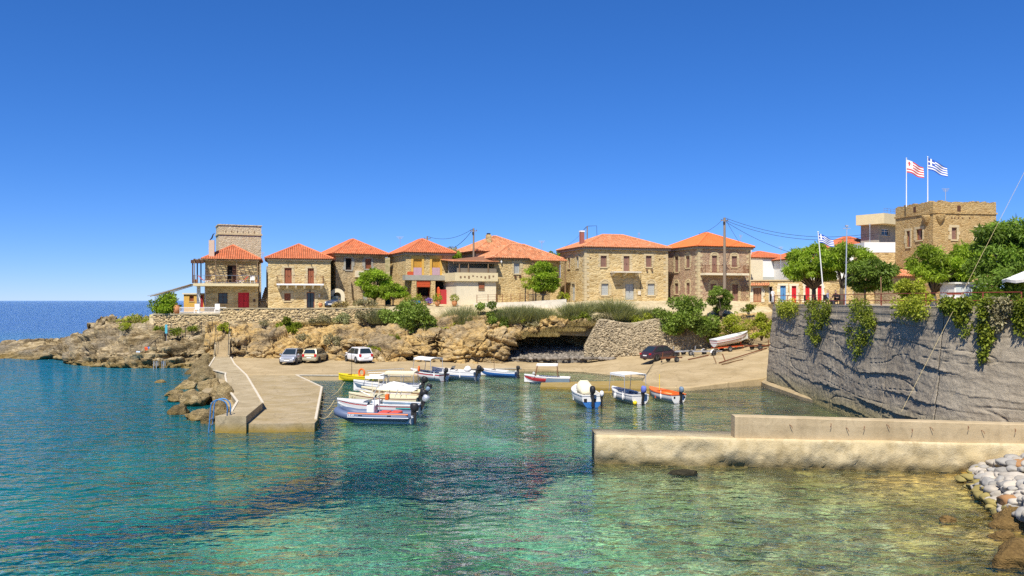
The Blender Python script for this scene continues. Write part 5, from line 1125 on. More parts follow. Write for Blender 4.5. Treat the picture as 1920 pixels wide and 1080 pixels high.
def bush(label, base, r, k, br, n, size, mat, seed, aspect=.5, droop=.1, name='bush', cat='bush', low=-.5, zc=None, group=None, flat=.9, shell=.4):
    t_ = thing(name, label, cat, base, 0, group); bl = blobs_in((0, 0, r[2] * .7 if zc is None else zc), r, k, br, seed, flat, low)
    leaf_cloud('foliage', bl, n, size, mat, t_, aspect, droop, seed, shell)
    mb = MB(); rg = random.Random(seed)
    for b in bl[:5]: e = Vector(b[0]); mb.tube([(rg.uniform(-.1, .1), rg.uniform(-.1, .1), -.4), e * .5, e], [.07, .045, .015], 5)
    mb.build('stem', m_bark, t_); return t_
# trees by the houses
q = P(703, 562, 104.5); tree('full green feathery tree in front of the grey-brown house', (q.x, q.y, 6.7), 1.0, (-.1, 0, 2.7), (2.0, 1.5, 2.1), 30, .75, 11000, .26, m_leaf, 31)
q = P(737, 565, 103.2); tree('smaller round tree right of the full green tree', (q.x, q.y, 6.6), 1.0, (.1, 0, 1.9), (1.55, 1.2, 1.0), 20, .55, 6000, .24, m_leaf, 32, .09)
q = P(1018, 556, 103.4); tree('dense green tree before the porch of the central house', (q.x, q.y, 7.1), 1.0, (0, 0, 2.9), (2.0, 1.5, 2.3), 34, .72, 12000, .26, m_leaf, 33, .13)
q = P(985, 556, 101.6); tree('thin pale sapling beside the central house fence', (q.x, q.y, 7.2), 1.9, (0, 0, 2.4), (.7, .5, .7), 8, .28, 500, .2, m_succ, 34, .07)
q = P(313, 588, 101.6); bush('glossy green bush at the corner of the seaside terrace', (q.x, q.y, 5.9), (1.65, 1.2, 1.35), 22, .6, 5000, .26, m_leaf, 35, zc=1.0)
# terrace trees
def ttree(label, px_, D, cpx, cpy, rx, rz, seed, n, mat=m_leaf, tr=.16, br=.75, k=34, th=1.5, white=0, size=.26, ry=None):
    b = P(px_, 563, D); b.z = 7.03; c_ = P(cpx, cpy, D) - b; return tree(label, b, th, tuple(c_), (rx, ry or rx * .85, rz), k, br, n, size, mat, seed, tr, (0, 0), .3, .75, white)
ttree('broad feathery tree at the left end of the terrace', 1526, 74, 1527, 498, 2.7, 1.75, 41, 16000, tr=.2)
ttree('second terrace tree just right of the broad feathery one', 1578, 72, 1590, 488, 1.75, 1.35, 42, 9000, tr=.19, k=24)
ttree('slim-trunked lower tree in the middle of the terrace', 1622, 66, 1636, 518, 1.75, 1.35, 43, 9500, tr=.07, k=26, br=.6, mat=leafmat('olive_melia_leaf', (.10, .17, .02), (.19, .26, .04)))
ttree('wide tree with whitewashed trunk base below the tower', 1750, 58, 1772, 499, 2.6, 1.45, 44, 15000, tr=.17, th=1.1, white=.75)
ttree('large dark leafy tree at the right edge of the terrace', 1890, 52, 1893, 482, 2.1, 2.3, 45, 15000, mat=m_leafd, tr=.2, th=2.0, br=.85)
ttree('bright green tree rising behind the right edge trees', 1868, 62, 1880, 448, 1.9, 1.25, 46, 7000, tr=.15, k=22)
b = P(1880, 563, 47); b.z = 7.05; bush('dark shady shrub beneath the right edge tree', b, (1.35, 1.0, .95), 16, .5, 4500, .2, m_leafd, 47, name='shrub', cat='shrub')
b = P(1708, 572, 52); b.z = 6.9; bush('upright yellow-green shrub spilling over the wall', b, (.85, .6, 1.0), 16, .36, 5000, .17, m_succ, 48, zc=.9)
q = P(840, 470, 118); tree('olive tree on the hill behind the amber-windowed house', (q.x, q.y, 11.8), .8, (0, 0, 1.9), (2.2, 1.5, 1.1), 14, .6, 3000, .28, m_greyb, 49)
q = P(852, 478, 112); bush('green treetop between the amber-windowed and central houses', (q.x, q.y, 12.4), (.9, .8, .9), 10, .4, 1500, .25, m_leaf, 50)
q = P(1042, 478, 116); bush('bit of green treetop left of the large golden house', (q.x, q.y, 12.6), (1.2, .8, .9), 10, .45, 1800, .25, m_leaf, 51)
# cliff bushes  (label, px, py of base, D, rx, rz, material, n, leaf)
CB = [('large fig bush hanging over the cliff edge below the round tree', 762, 628, 98.6, 3.1, 2.5, m_fig, 9000, .26), ('smaller fig bush at the right foot of the large fig bush', 808, 622, 98.4, 1.6, 1.1, m_fig, 3000, .24),
      ('leafy green bush on the cliff below the white low wall', 918, 622, 98.0, 2.0, 2.1, m_fig, 6000, .26), ('big dark fig bush above the cobblestone wall', 1284, 622, 97.0, 3.3, 2.5, m_fig, 11000, .26),
      ('round bush standing before the pink house', 1352, 585, 99.6, 1.7, 1.8, m_fig, 5500, .22), ('small fig bush right below the dark fig bush', 1322, 622, 96.6, 1.6, 1.0, m_fig, 2600, .22),
      ('drooping green shrub on the rubble terrace wall', 541, 622, 98.4, 1.35, 1.0, m_ivy, 3500, .26), ('dry green shrub right of the drooping one', 602, 606, 99.6, 1.15, .6, m_greyb, 1500, .2),
      ('grey-green shrub at the top of the cliff above the gold car', 642, 607, 99.4, 1.2, .65, m_tam, 1600, .2), ('brownish shrub above the white car', 690, 606, 99.4, 1.5, .9, m_greyb, 2200, .2),
      ('small shrub at the head of the harbour stairs', 418, 625, 97.6, .65, .75, m_succ, 1300, .16), ('yellow-green shrub over the small hollow', 845, 626, 98, 1.5, 1.2, m_succ, 2500, .2),
      ('tuft of shrub left of the headland sign', 300, 624, 98.4, 1.0, .4, m_ivy, 900, .18), ('low shrub right of the headland sign', 334, 626, 97.8, .85, .35, m_ivy, 800, .18), ('small round shrub by the handrail bend', 361, 621, 98, .55, .4, m_ivy, 600, .16),
      ('green creeping shrub on the headland crest', 262, 606, 103, 2.2, .45, m_succ, 1700, .2), ('second creeping shrub lower on the headland', 240, 616, 102, 1.3, .3, m_succ, 900, .18),
      ('small cliff shrub above the silver car', 497, 609, 98.2, .6, .35, m_greyb, 500, .16), ('shrub in a cliff cleft right of the white car', 700, 660, 93.2, .7, .5, m_succ, 700, .18),
      ('green shrub behind the boat on the trailer', 1375, 625, 96, 1.9, 1.3, m_succ, 3200, .2), ('yellowish reedy shrub at the foot of the dark wall', 1428, 632, 93, 1.2, 1.5, m_succ, 2400, .24), ('shrub between fig bush and trailer boat', 1345, 640, 96, 1.0, .9, m_ivy, 1500, .2),
      ('small shrub at the foot of the stone arch', 640, 575, 103.5, 1.0, .4, m_drygr, 900, .2), ('dry shrub under the full green tree', 685, 573, 103, 1.3, .5, m_greyb, 1200, .2), ('leafy hedge plant before the porch', 775, 578, 101.2, 1.6, .6, m_fig, 2000, .2),
      ('low bush beside the large golden house corner', 1055, 560, 103.8, .7, .5, m_succ, 700, .18), ('low round shrub on the bank left of the dark wall', 1404, 583, 100, .9, .5, m_ivy, 900, .18)]
for i, (lb, px_, py_, D, rx, rz, mt, n, sz) in enumerate(CB):
    q = P(px_, py_, D); bush(lb, q, (rx, rx * .55, rz), max(6, int(8 + rx * 5)), max(.22, rx * .26), n, sz, mt, 60 + i, zc=rz * .6)
for i, (lb, px_, py_, D, rx, rz, mt, n, sz) in enumerate((('straggly green shrub in the scrub above the cave', 1092, 605, 98.6, 1.2, .8, m_ivy, 1400, .2), ('dry brown shrub on the brow left of the cobblestone wall', 1128, 606, 98.4, 1.3, .7, m_greyb, 1300, .2), ('yellow-green shrub in the scrub over the cobblestone wall', 1205, 606, 98.6, 1.3, .7, m_succ, 1300, .2), ('brownish shrub at the left end of the brow over the cave', 1000, 612, 98.2, 1.4, .7, m_greyb, 1400, .2), ('yellowish shrub below the white low wall', 975, 606, 98.4, 1.1, .6, m_succ, 1000, .2), ('small green shrub on the ochre rock between the hollows', 740, 640, 95.5, .8, .5, m_ivy, 800, .18), ('grey shrub on the cliff face above the champagne car', 570, 640, 95.6, .9, .5, m_greyb, 700, .18), ('olive shrub hanging on the cliff left of the white car', 625, 645, 95.4, 1.1, .7, m_greyb, 1000, .18), ('green tuft on the rock right of the white car', 715, 655, 94.2, .7, .5, m_succ, 700, .16), ('dull green shrub on the rock face left of the cave', 905, 640, 96, 1.0, .7, m_ivy, 1000, .18))):
    bush(lb, P(px_, py_, D), (rx, rx * .55, rz), max(6, int(8 + rx * 5)), max(.2, rx * .26), n, sz, mt, 160 + i, zc=rz * .6)
def tuft(name, label, spots, n, hgt, mat, seed, w=.05, kind=None, cat='grass', lean=.5):
    rg = np.random.default_rng(seed); V = []; Tn = []
    for (px_, py_, D, rx, ry, hh) in spots:
        q = P(px_, py_, D); m = int(n * rx); a = rg.uniform(0, 6.28, m); r = np.sqrt(rg.random(m)); b = np.stack([q.x + np.cos(a) * r * rx, q.y + np.sin(a) * r * ry, q.z - .2 + 0 * a], -1)
        h_ = hh * rg.uniform(.5, 1.15, m) * (1.1 - .5 * r ** 2); l = rg.normal(size=(m, 2)) * lean * .6 + np.stack([np.cos(a) * r, np.sin(a) * r], -1) * lean
        tip = b + np.stack([l[:, 0] * h_, l[:, 1] * h_, h_], -1); an = rg.uniform(0, 6.28, m); d = np.stack([np.cos(an), np.sin(an), 0 * an], -1) * w
        V.append(np.stack([b - d, b + d, tip + d * .2, tip - d * .2], 1).reshape(-1, 3)); Tn.append(rg.uniform(.65, 1.35, m))
    v = np.concatenate(V); o = link(name, mesh_np(name, v, np.arange(len(v)).reshape(-1, 4), np.concatenate(Tn)), None, mat); tag(o, label, cat, kind=kind); return o
rg_ = random.Random(77); SP_ = [(rg_.uniform(1050, 1250), rg_.uniform(586, 606), 99.2 + rg_.random() * 2.2, rg_.uniform(.6, 1.5), rg_.uniform(.5, 1.1), rg_.uniform(.5, 1.9)) for _ in range(24)]
tuft('tamarisk_scrub', 'feathery grey-green scrub along the bank above the cave', SP_, 900, 2, m_tam, 5, .035, 'stuff', lean=.75)
tuft('tamarisk_scrub', 'feathery grey-green scrub between the fig bush and the white low wall', [(868, 612, 98.8, 1.6, 1.0, 2.3), (955, 604, 98.8, 1.9, 1.0, 1.8), (985, 600, 98.9, 1.8, 1.0, 1.7), (1015, 600, 98.8, 1.6, 1.0, 1.4), (895, 625, 97.6, 1.2, .8, 1.1), (715, 604, 99.5, 1.4, .8, 1.5)], 2200, 2, m_tam, 6, .035, 'stuff')
tuft('dry_grass', 'straw-coloured dry grass on the brow over the cave and along the banks', [(1000, 628, 97.2, 3, .7, .7), (1050, 618, 97.8, 3, .7, .6), (960, 632, 96.8, 1.5, .6, .8), (1100, 608, 98.2, 2.5, .7, .7), (1390, 615, 98, 2.5, 2, .5), (1420, 600, 99, 2, 1.5, .5), (650, 578, 102, 2.5, 1, .35), (250, 600, 104, 3, 2, .3), (700, 578, 102.2, 2, .8, .5), (580, 606, 99.6, 4, .5, .4)], 500, 1, m_drygr, 7, .03, 'stuff')
# creepers hanging over the dark wall
HG = [(1461, 1493, 573, 595, 592, m_succ, 'leftmost yellow-green creeper tuft on the dark wall top'), (1517, 1554, 573, 646, 618, m_ivy, 'short creeper curtain, second from the wall left end'), (1593, 1639, 572, 674, 640, m_ivy, 'long broad creeper curtain in the middle of the dark wall'),
      (1678, 1734, 570, 600, 590, m_succ, 'bushy light creeper below the yellow-green shrub'), (1768, 1818, 566, 640, 585, m_ivy, 'tapering creeper left of the wall joint'), (1840, 1860, 566, 683, 640, m_ivy, 'narrow long creeper right of the wall joint'), (1858, 1897, 566, 620, 600, m_greyb, 'greyish creeper beside the narrow long one'), (1905, 1935, 565, 630, 610, m_ivy, 'rightmost creeper at the picture edge')]
for i, (xa, xb, yt, yb, ys_, mt, lb) in enumerate(HG):
    r_ = thing('hanging_creeper', lb, 'creeper', (0, 0, 0), 0, 'creepers on the dark wall'); rg = random.Random(300 + i); bl = []; n = 34
    for j in range(n):
        px_ = rg.uniform(xa, xb); k = (px_ - xa) / (xb - xa); D = wall_at(px_, -.25); bott = ys_ + (yb - ys_) * math.exp(-((k - (.45 if i != 4 else .78)) / .28) ** 2); py_ = rg.uniform(yt - 4, bott)
        z = H - (py_ - HY) / F * D; up = (py_ - yt) / max(1, bott - yt); s_ = (.30 if i < 4 else .22) * (1.05 - .45 * up)
        bl.append(((float(wallx(np.array(D))) - .22 - .05 * (7 - z) - .25 * rg.random() * (1 - .5 * up), D, min(z, 7.35)), (s_ * .8, s_ * 1.5, s_ * 1.5)))
    Dm = wall_at((xa + xb) / 2, .1); bl.append(((float(wallx(Dm)) + .1, Dm, 7.3), (.35, .9, .25)))
    leaf_cloud('foliage', bl, 2600 if yb - yt > 40 else 1700, .15, mt, r_, .55, .6, 400 + i, .3)
# ------------------------------------------------------------------ boats (local frame: bow +x, water at z 0)
def sect(s, L, B, fb, full=.5, sheer=.35, dr=.22):
    hb = B / 2 * ((.86 + .14 * min(1, s / .35)) if s < full else max(0.02, 1 - ((s - full) / (1 - full)) ** 2.3))
    zs = fb * (1 + sheer * s ** 2.2); zk = -dr + (dr + fb * .55) * max(0, (s - .72) / .28) ** 2.2
    x = -L / 2 + L * s
    return x, hb, zs, zk
def outboard(parent, x, y, z, mat, tilt=0, sc=1.0, name='outboard_motor'):
    M_ = Matrix.Translation((x, y, z)) @ Matrix.Rotation(tilt, 4, 'Y') @ Matrix.Scale(sc * .86, 4)
    mb = MB()
    def bx(a, b, c, d, e, f): mb.box(a, b, c, d, e, f, M=M_)
    bx(-.20, -.06, -.07, .07, -.65, .12); bx(-.3, -.04, -.09, .09, -.72, -.66); bx(-.26, .02, -.025, .025, -.95, -.72); bx(-.04, .08, -.09, .09, -.15, .15)
    m_ = mb.build(name, m_dkmetal, parent)
    mb = MB(); mb.lathe([(.02, -.22), (.07, -.12), (.075, .1), (.02, .2)], 8, (-.14, 0, -.86), 'x'); o = mb.build('gearcase', m_dkmetal, m_); o.matrix_local = M_.copy()
    mb = MB()
    for k in range(3): a = k * 2.1; mb.add([(-.38, .03 * math.cos(a), -.86 + .03 * math.sin(a)), (-.36, .15 * math.cos(a - .3), -.86 + .15 * math.sin(a - .3)), (-.4, .15 * math.cos(a + .3), -.86 + .15 * math.sin(a + .3))], [(0, 1, 2)])
    o = mb.build('propeller', m_black, m_); o.matrix_local = M_.copy()
    rr = []
    for zz, a, b, w in ((.10, -.28, .06, .13), (.16, -.34, .12, .17), (.32, -.36, .16, .185), (.46, -.33, .15, .17), (.55, -.26, .08, .11)):
        cx_ = (a + b) / 2; rx_ = (b - a) / 2; rr.append([Vector((cx_ + rx_ * math.cos(t_), w * math.sin(t_), zz)) for t_ in [2 * math.pi * k / 12 for k in range(12)]])
    mb = MB(); mb.rings(rr); o = mb.build('cowl', mat, m_, smooth=True); o.matrix_local = M_.copy()
    return m_
def canopy(parent, x0, x1, w, z0, z1, mat=None, arch=.12, posts=None, thick=.03, tilt=0):
    mat = mat or m_canvas; posts = posts or m_galv; mb = MB(); n = 8; rr = []
    for i in range(5):
        k = i / 4; x = x0 + (x1 - x0) * k; dz = tilt * (k - .5) - .04 * math.sin(k * math.pi)
        up = [Vector((x, -w + 2 * w * j / n, z1 + dz + arch * (1 - (2 * j / n - 1) ** 2))) for j in range(n + 1)]; rr.append(up + [v - Vector((0, 0, thick)) for v in up[::-1]])
    mb.rings(rr)
    for sy in (-1, 1): mb.box(x0, x1, sy * w - .01, sy * w + .01, z1 - .16 - abs(tilt) * .3, z1 + .0)
    c_ = mb.build('canopy', mat, parent)
    for sy in (-1, 1):
        for x, t_ in ((x0 + .08, -tilt / 2), (x1 - .08, tilt / 2)): MB().tube([(x + (.25 if x > (x0 + x1) / 2 else -.1), sy * w * 1.0, z0), (x, sy * w * .98, z1 + t_ - .02)], .026, 6).build('canopy_pole', posts, c_)
    return c_
def boat(name, label, loc, ang, L, B, fb, bands, deck, gun, floor=.12, foredeck=.0, thw=2, full=.45, sheer=.35, cat='boat', lapped=0, floor_mat=None):
    r = thing(name, label, cat, loc, ang, 'moored boats'); N = 18; ss = [i / N for i in range(N + 1)]
    S_ = [sect(s, L, B, fb, full, sheer) for s in ss]
    def row(k, inner=0):                                          # k: 0 keel .. 1 sheer
        out = []
        for (x, hb, zs, zk) in S_:
            b = max(.01, hb - inner)
            y = b * (math.sin(min(1, k * 1.25) * math.pi / 2) ** .8) if k > 0 else 0
            z = zk + (zs - zk) * k ** 1.15; out.append((x + .30 * max(0, z) * max(0, (x / L + .5) - .6) * 1.6 - .0, y, z))
        return out
    for nm, ka, kb, mt in bands:
        mb = MB(); ks = [ka + (kb - ka) * j / 4 for j in range(5)]
        for sy in (-1, 1):
            rows_ = [[Vector((x, sy * (y + (lapped * (.5 - (j % 2)) if lapped else 0)), z)) for x, y, z in row(k)] for j, k in enumerate(ks)]; mb.rings(rows_, False, False, False)
        rows_ = [row(k)[0] for k in ks]; mb.rings([[Vector((x, y, z)), Vector((x, -y, z))] for x, y, z in rows_], False, False, False)
        mb.build(nm, mt, r, smooth=not lapped)
    mb = MB(); top = row(1); inn = row(1, .09)
    for sy in (-1, 1):
        rr = []
        for (x, y, z), (x2, y2, z2) in zip(top, inn): rr.append([Vector((x, sy * (y + .03), z - .05)), Vector((x, sy * (y + .03), z + .03)), Vector((x - .02, sy * max(0, y2), z + .03)), Vector((x - .02, sy * max(0, y2), z - .05))])
        mb.rings(rr)
    x, y, z = top[0]; mb.box(x - .03, x + .08, -y, y, z - .05, z + .031); mb.build('gunwale', gun, r)
    mb = MB(); inn = [(x, max(.0, y), z) for x, y, z in row(.99, .085)]
    for sy in (-1, 1): mb.rings([[Vector((x, sy * y, z)) for x, y, z in inn], [Vector((x, sy * y * .88, floor)) for x, y, z in inn]], False, False, False)
    mb.rings([[Vector((x, -y * .885, floor + .003)) for x, y, z in inn], [Vector((x, y * .885, floor + .003)) for x, y, z in inn]], False, False, False)
    x, y, z = inn[0]; mb.add([(x + .05, -y, z), (x + .05, y, z), (x + .05, y, floor), (x + .05, -y, floor)], [(0, 1, 2, 3)])
    mb.build('inner_hull', floor_mat or deck, r)
    if foredeck > 0:
        i0 = int(N * (1 - foredeck)); mb = MB(); tp = top[i0:]; mb.rings([[Vector((x, -y, z + .035)), Vector((x, -y * .5, z + .07)), Vector((x, y * .5, z + .07)), Vector((x, y, z + .035))] for x, y, z in tp], False, False, False)
        x, y, z = tp[0]; mb.add([(x, -y, z + .035), (x, y, z + .035), (x, y, floor), (x, -y, floor)], [(0, 1, 2, 3)]); mb.build('foredeck', deck, r)
    for i in range(thw):
        s_ = .22 + .3 * i; x, hb, zs, zk = sect(s_, L, B, fb, full, sheer); MB().box(x - .14, x + .14, -hb * .93, hb * .93, zs - .22, zs - .17).build('thwart', m_wood if gun is m_wood else deck, r)
    return r
def ring_buoy(parent, x, y, z, rx=R(90), rad=.30):
    mb = MB(); n = 16; pts = [(rad * math.cos(2 * math.pi * k / n), 0, rad * math.sin(2 * math.pi * k / n)) for k in range(n + 1)]; mb.tube(pts, .085, 8, False); o = mb.build('life_ring', m_orange, parent, smooth=True); o.location = (x, y, z); o.rotation_euler = (0, 0, rx - R(90)); return o
def fender(parent, x, y, z, mat=None, r=.07): MB().lathe([(.01, -.25), (r, -.18), (r, .12), (.02, .2), (.012, .4)], 8, (x, y, z)).build('fender', mat or m_white, parent, smooth=True)
def console(parent, x, w=.35, h=.75, z=.12, mat=None):
    c_ = MB().box(x - .25, x + .25, -w, w, z, z + h).build('console', mat or m_gelw, parent, bevel=.05); MB().add([(x + .25, -w, z + h), (x + .25, w, z + h), (x + .05, w * .9, z + h + .35), (x + .05, -w * .9, z + h + .35)], [(0, 1, 2, 3)]).build('windshield', m_wind, c_)
    mb = MB(); mb.tube([(x - .33 + .0, .16 * math.cos(a), z + h - .12 + .16 * math.sin(a)) for a in [2 * math.pi * k / 10 for k in range(11)]], .02, 5, False); mb.build('steering_wheel', m_black, c_); return c_
W_ = lambda px_, py_: G(px_, py_, 0)
# RIB
q = W_(697, 796); rib = thing('inflatable_boat', 'navy and grey inflatable speedboat with red cushions, nearest the pier end', 'boat', (q.x, q.y + 1.0, 0), R(172), 'moored boats')
L, B = 5.0, 1.95; path = []
for k in range(25):
    a = -math.pi / 2 + math.pi * k / 24; path.append((L / 2 - 1.25 + 1.05 * max(0, math.cos(a)) ** .8, (B / 2 - .26) * math.sin(a), .45 + .22 * max(0, math.cos(a))))
path = [(-L / 2, -B / 2 + .26, .42), (-L / 2 + .3, -B / 2 + .26, .42), (0, -B / 2 + .26, .43)] + path + [(0, B / 2 - .26, .43), (-L / 2 + .3, B / 2 - .26, .42), (-L / 2, B / 2 - .26, .42)]
MB().tube(path, [.08, .26] + [.26] * (len(path) - 4) + [.26, .08], 12).build('tube', m_pvc, rib, smooth=True)
for sy in (-1, 1):
    MB().tube([(-L / 2 + .1, sy * (B / 2 - .02), .40), (0, sy * (B / 2), .40), (L / 2 - 1.1, sy * (B / 2 - .0), .42)], .035, 6).build('rubbing_strake', m_pvcg, rib)
    MB().tube([(-L / 2 + .15, sy * (B / 2 - .09), .61), (0, sy * (B / 2 - .08), .62), (L / 2 - 1.1, sy * (B / 2 - .1), .64)], .05, 6).build('red_stripe', m_gelo, rib)
    for xx in (-1.2, .6): MB().box(xx - .12, xx + .12, sy * (B / 2 - .03) - .02, sy * (B / 2 - .03) + .03, .5, .55).build('handle', m_black, rib)
    for k in range(4): MB().box(1.0 + k * .11, 1.07 + k * .11, sy * (B / 2 + .0) - .03, sy * (B / 2) + .012, .50, .58 - .02 * (k % 2)).build('lettering', m_white, rib)
mb = MB(); rr = []
for s_ in [i / 12 for i in range(13)]:
    x = -L / 2 + (L - .2) * s_; hb = (B / 2 - .3) * (1 if s_ < .6 else max(.03, 1 - ((s_ - .6) / .4) ** 2)); zk = -.3 + .75 * max(0, (s_ - .65) / .35) ** 2; rr.append([Vector((x, -hb - .12, .36)), Vector((x, -hb, .02 + max(0, zk + .2))), Vector((x, 0, zk)), Vector((x, hb, .02 + max(0, zk + .2))), Vector((x, hb + .12, .36)), Vector((x, 0, .37))])
mb.rings(rr); mb.build('hull', m_pvcg, rib)
console(rib, .15, .35, .7, .37); outboard(rib, -L / 2 + .08, 0, .62, m_black, 0, 1.25)
for xx in (-.65, -1.35): MB().box(xx - .3, xx + .3, -.55, .55, .38, .68).build('seat_cushion', m_redcush, rib, bevel=.05)
mb = MB(); mb.tube([(-.15, -.6, .5), (-.15, -.5, 1.55), (-.15, .5, 1.55), (-.15, .6, .5)], .025, 6); mb.build('roll_bar', m_galv, rib)
# white clinker boat
q = W_(708, 781); b = boat('motor_boat', 'white lapstrake motorboat with orange life vest just behind the inflatable', (q.x, q.y + 1.1, 0), R(172), 5.5, 1.9, .72, [('hull_bottom', 0, .35, m_gelw), ('hull', .35, .86, m_gelw), ('stripe', .86, .92, m_gelr), ('topside', .92, 1, m_gelw)], m_gelw, m_gelw, .2, .32, 2, lapped=.02, floor_mat=m_gelg)
console(b, .2, .3, .75, .2); outboard(b, -2.85, 0, .85, m_galv, R(-28), 1.15); MB().box(-.6, -.35, -.2, .15, .95, 1.35).build('life_vest', m_orange, b, bevel=.06)
mb = MB(); mb.box(-2.3, -1.3, .90, .925, .5, .58); mb.build('name_lettering', plain('teal_lettering', (.1, .4, .38), .5), b)
MB().box(-1.5, -.2, -.55, .55, .42, .62).build('engine_box', m_deckg, b)
# cream boat
q = W_(716, 767); b = boat('motor_boat', 'cream motorboat with pale foredeck and grey tilted motor in the row', (q.x, q.y + 1.4, 0), R(172), 4.9, 1.8, .70, [('hull', 0, .9, m_gelc), ('stripe', .9, 1, m_gelr)], m_gelc, m_gelc, .2, .42, 2)
outboard(b, -2.55, 0, .8, m_black, R(-35), 1.1)
for x in (-.9, .7): MB().tube([(x, -.7, .7), (x - .35, -.62, 1.5), (x - .35, .62, 1.5), (x, .7, .7)], .025, 6).build('folded_canopy_frame', m_galv, b)
MB().tube([(.9, -.6, .85), (1.6, -.45, 1.1), (2.2, 0, 1.2), (1.6, .45, 1.1), (.9, .6, .85)], .022, 6).build('bow_rail', m_galv, b)
# covered white
q = W_(735, 753); b = boat('motor_boat', 'white boat wrapped in a slack white tarpaulin in the row', (q.x, q.y + 1.4, 0), R(173), 4.8, 1.8, .68, [('hull', 0, .88, m_gelw), ('stripe', .88, 1, m_wood)], m_gelc, m_gelc, .2, .25, 1)
rr = []
for i in range(9):
    s_ = i / 8; x = -1.6 + 3.3 * s_; hh = .55 * math.sin(math.pi * min(1, s_ * 1.15)) ** .7; w = .92 - .35 * s_ ** 3; rr.append([Vector((x, w * math.cos(a), .72 + (.12 * s_) + hh * math.sin(a) ** 1.2 * (1 + .12 * math.sin(i * 2.2 + a * 3)))) for a in [math.pi * k / 8 for k in range(9)]])
MB().rings(rr, False).build('tarpaulin', m_canvas, b, smooth=True)
outboard(b, -2.5, 0, .8, m_black, R(-20), 1.0); outboard(b, -2.5, .5, .75, m_gelg, R(-40), .8, 'spare_motor')
# yellow-rigged narrow boat
q = W_(720, 760); b = boat('rowing_boat', 'pale yellow wooden boat with thin masts squeezed in the row', (q.x + .1, q.y + 2.3, 0), R(173), 4.4, 1.3, .55, [('hull', 0, 1, m_gelc)], m_gelc, m_wood, .15, .2, 3)
for x in (1.3, .8, .2, -.6): MB().tube([(x, .1, .5), (x + .04, .1, 1.55 + .2 * math.sin(x * 3))], .025, 6).build('pole', m_creamcv, b)
outboard(b, -2.3, 0, .7, m_dkmetal, R(-25), .8)
# blue canopy boat
q = W_(722, 742); b = boat('motor_boat', 'slate-blue hulled boat with a long white sun canopy in the row', (q.x, q.y + 1.8, 0), R(173), 5.4, 1.9, .75, [('hull', 0, .80, m_gelg), ('topside', .80, 1, m_gelw)], m_gelw, m_gelw, .2, .35, 2)
canopy(b, -2.3, .1, .80, .7, 1.75, m_creamcv, .05); canopy(b, .2, 1.75, .62, .75, 1.45, m_canvas, .06, tilt=-.3); outboard(b, -2.8, 0, .85, m_black, R(-15), 1.2)
# yellow dinghy
q = W_(668, 717); b = boat('dinghy', 'bright yellow dinghy with an orange life ring by the quay', (q.x, q.y + .8, 0), R(168), 3.5, 1.4, .52, [('hull', 0, 1, m_gely)], m_gely, m_gely, .14, .25, 2)
ring_buoy(b, -.5, .3, .85, R(70), .33); MB().tube([(.6, 0, .2), (.6, 0, 2.9)], .022, 6).build('mast', m_dkmetal, b); MB().box(-1.3, .2, -.4, .4, .3, .55).build('folded_net', plain('tan_net', (.45, .3, .15), .95, var=.3), b, bevel=.1)
# white boat with canopy near the quay
q = W_(800, 714); b = boat('motor_boat', 'white boat with red-striped side and white awning by the far quay', (q.x, q.y + 1.2, 0), R(140), 4.3, 1.6, .68, [('hull_bottom', 0, .3, m_gelr), ('hull', .3, .82, m_gelw), ('stripe', .82, .92, m_gelr), ('topside', .92, 1, m_gelw)], m_gelw, m_gelw, .2, .25, 2, floor_mat=m_deckg)
canopy(b, -1.2, 1.1, .8, .7, 2.05, m_canvas, .12); ring_buoy(b, .6, .6, .95, R(40), .28); outboard(b, -2.25, 0, .8, m_dkmetal, R(-20)); fender(b, -1.6, .78, .5)
# white speedboat
q = W_(852, 713); b = boat('motor_boat', 'white speedboat with blue side line and black motors by the far quay', (q.x, q.y + 1.2, 0), R(155), 4.7, 1.8, .78, [('hull', 0, .62, m_gelw), ('stripe', .62, .70, m_gelb), ('topside', .70, 1, m_gelw)], m_gelw, m_gelw, .25, .4, 1)
console(b, .1, .4, .6, .3); outboard(b, -2.45, .25, .9, m_black, R(-25), 1.2); outboard(b, -2.45, -.4, .85, m_black, R(-45), .85, 'spare_motor'); MB().lathe([(.05, -.15), (.32, .0), (.36, .2), (.2, .42), (.02, .48)], 10, (-1.5, .3, .85)).build('rolled_cover', m_canvas, b, smooth=True); fender(b, .4, .93, .45); fender(b, -1.0, .93, .45)
# blue-white wooden boat
q = W_(936, 708); b = boat('rowing_boat', 'small blue and white wooden boat with a bare mast moored alone', (q.x, q.y + .8, 0), R(158), 3.7, 1.4, .58, [('hull_bottom', 0, .35, m_gelw), ('hull', .35, .80, m_gelb), ('topside', .80, 1, m_gelw)], m_gelw, m_gelw, .15, .3, 2)
MB().tube([(.55, 0, .2), (.55, 0, 2.3)], .03, 6).build('mast', m_wood, b); outboard(b, -1.9, 0, .72, m_dkmetal, 0, .9); MB().box(-1.5, -.9, -.4, .4, .4, .62).build('crate', plain('green_crate', (.08, .16, .1), .6), b)
# red-white boat
q = W_(1028, 720); b = boat('rowing_boat', 'red and white open boat under a flat cloth shade by the cave', (q.x, q.y + .7, 0), R(174), 4.0, 1.5, .55, [('hull_bottom', 0, .55, m_gelw), ('hull', .55, .88, m_gelr), ('rim', .88, 1, m_gelw)], m_gelw, m_gelw, .12, .2, 3, sheer=.4)
MB().add([(-1.98, .68, .1), (.2, .75, .1), (.1, .79, .50), (-1.98, .72, .50)], [(0, 1, 2, 3)]).build('grey_patch', m_gelg, b); canopy(b, -.9, 1.0, .55, .55, 1.75, m_canvas, .0, m_rust); outboard(b, 1.2, .2, .75, m_greysh, R(40), .6)
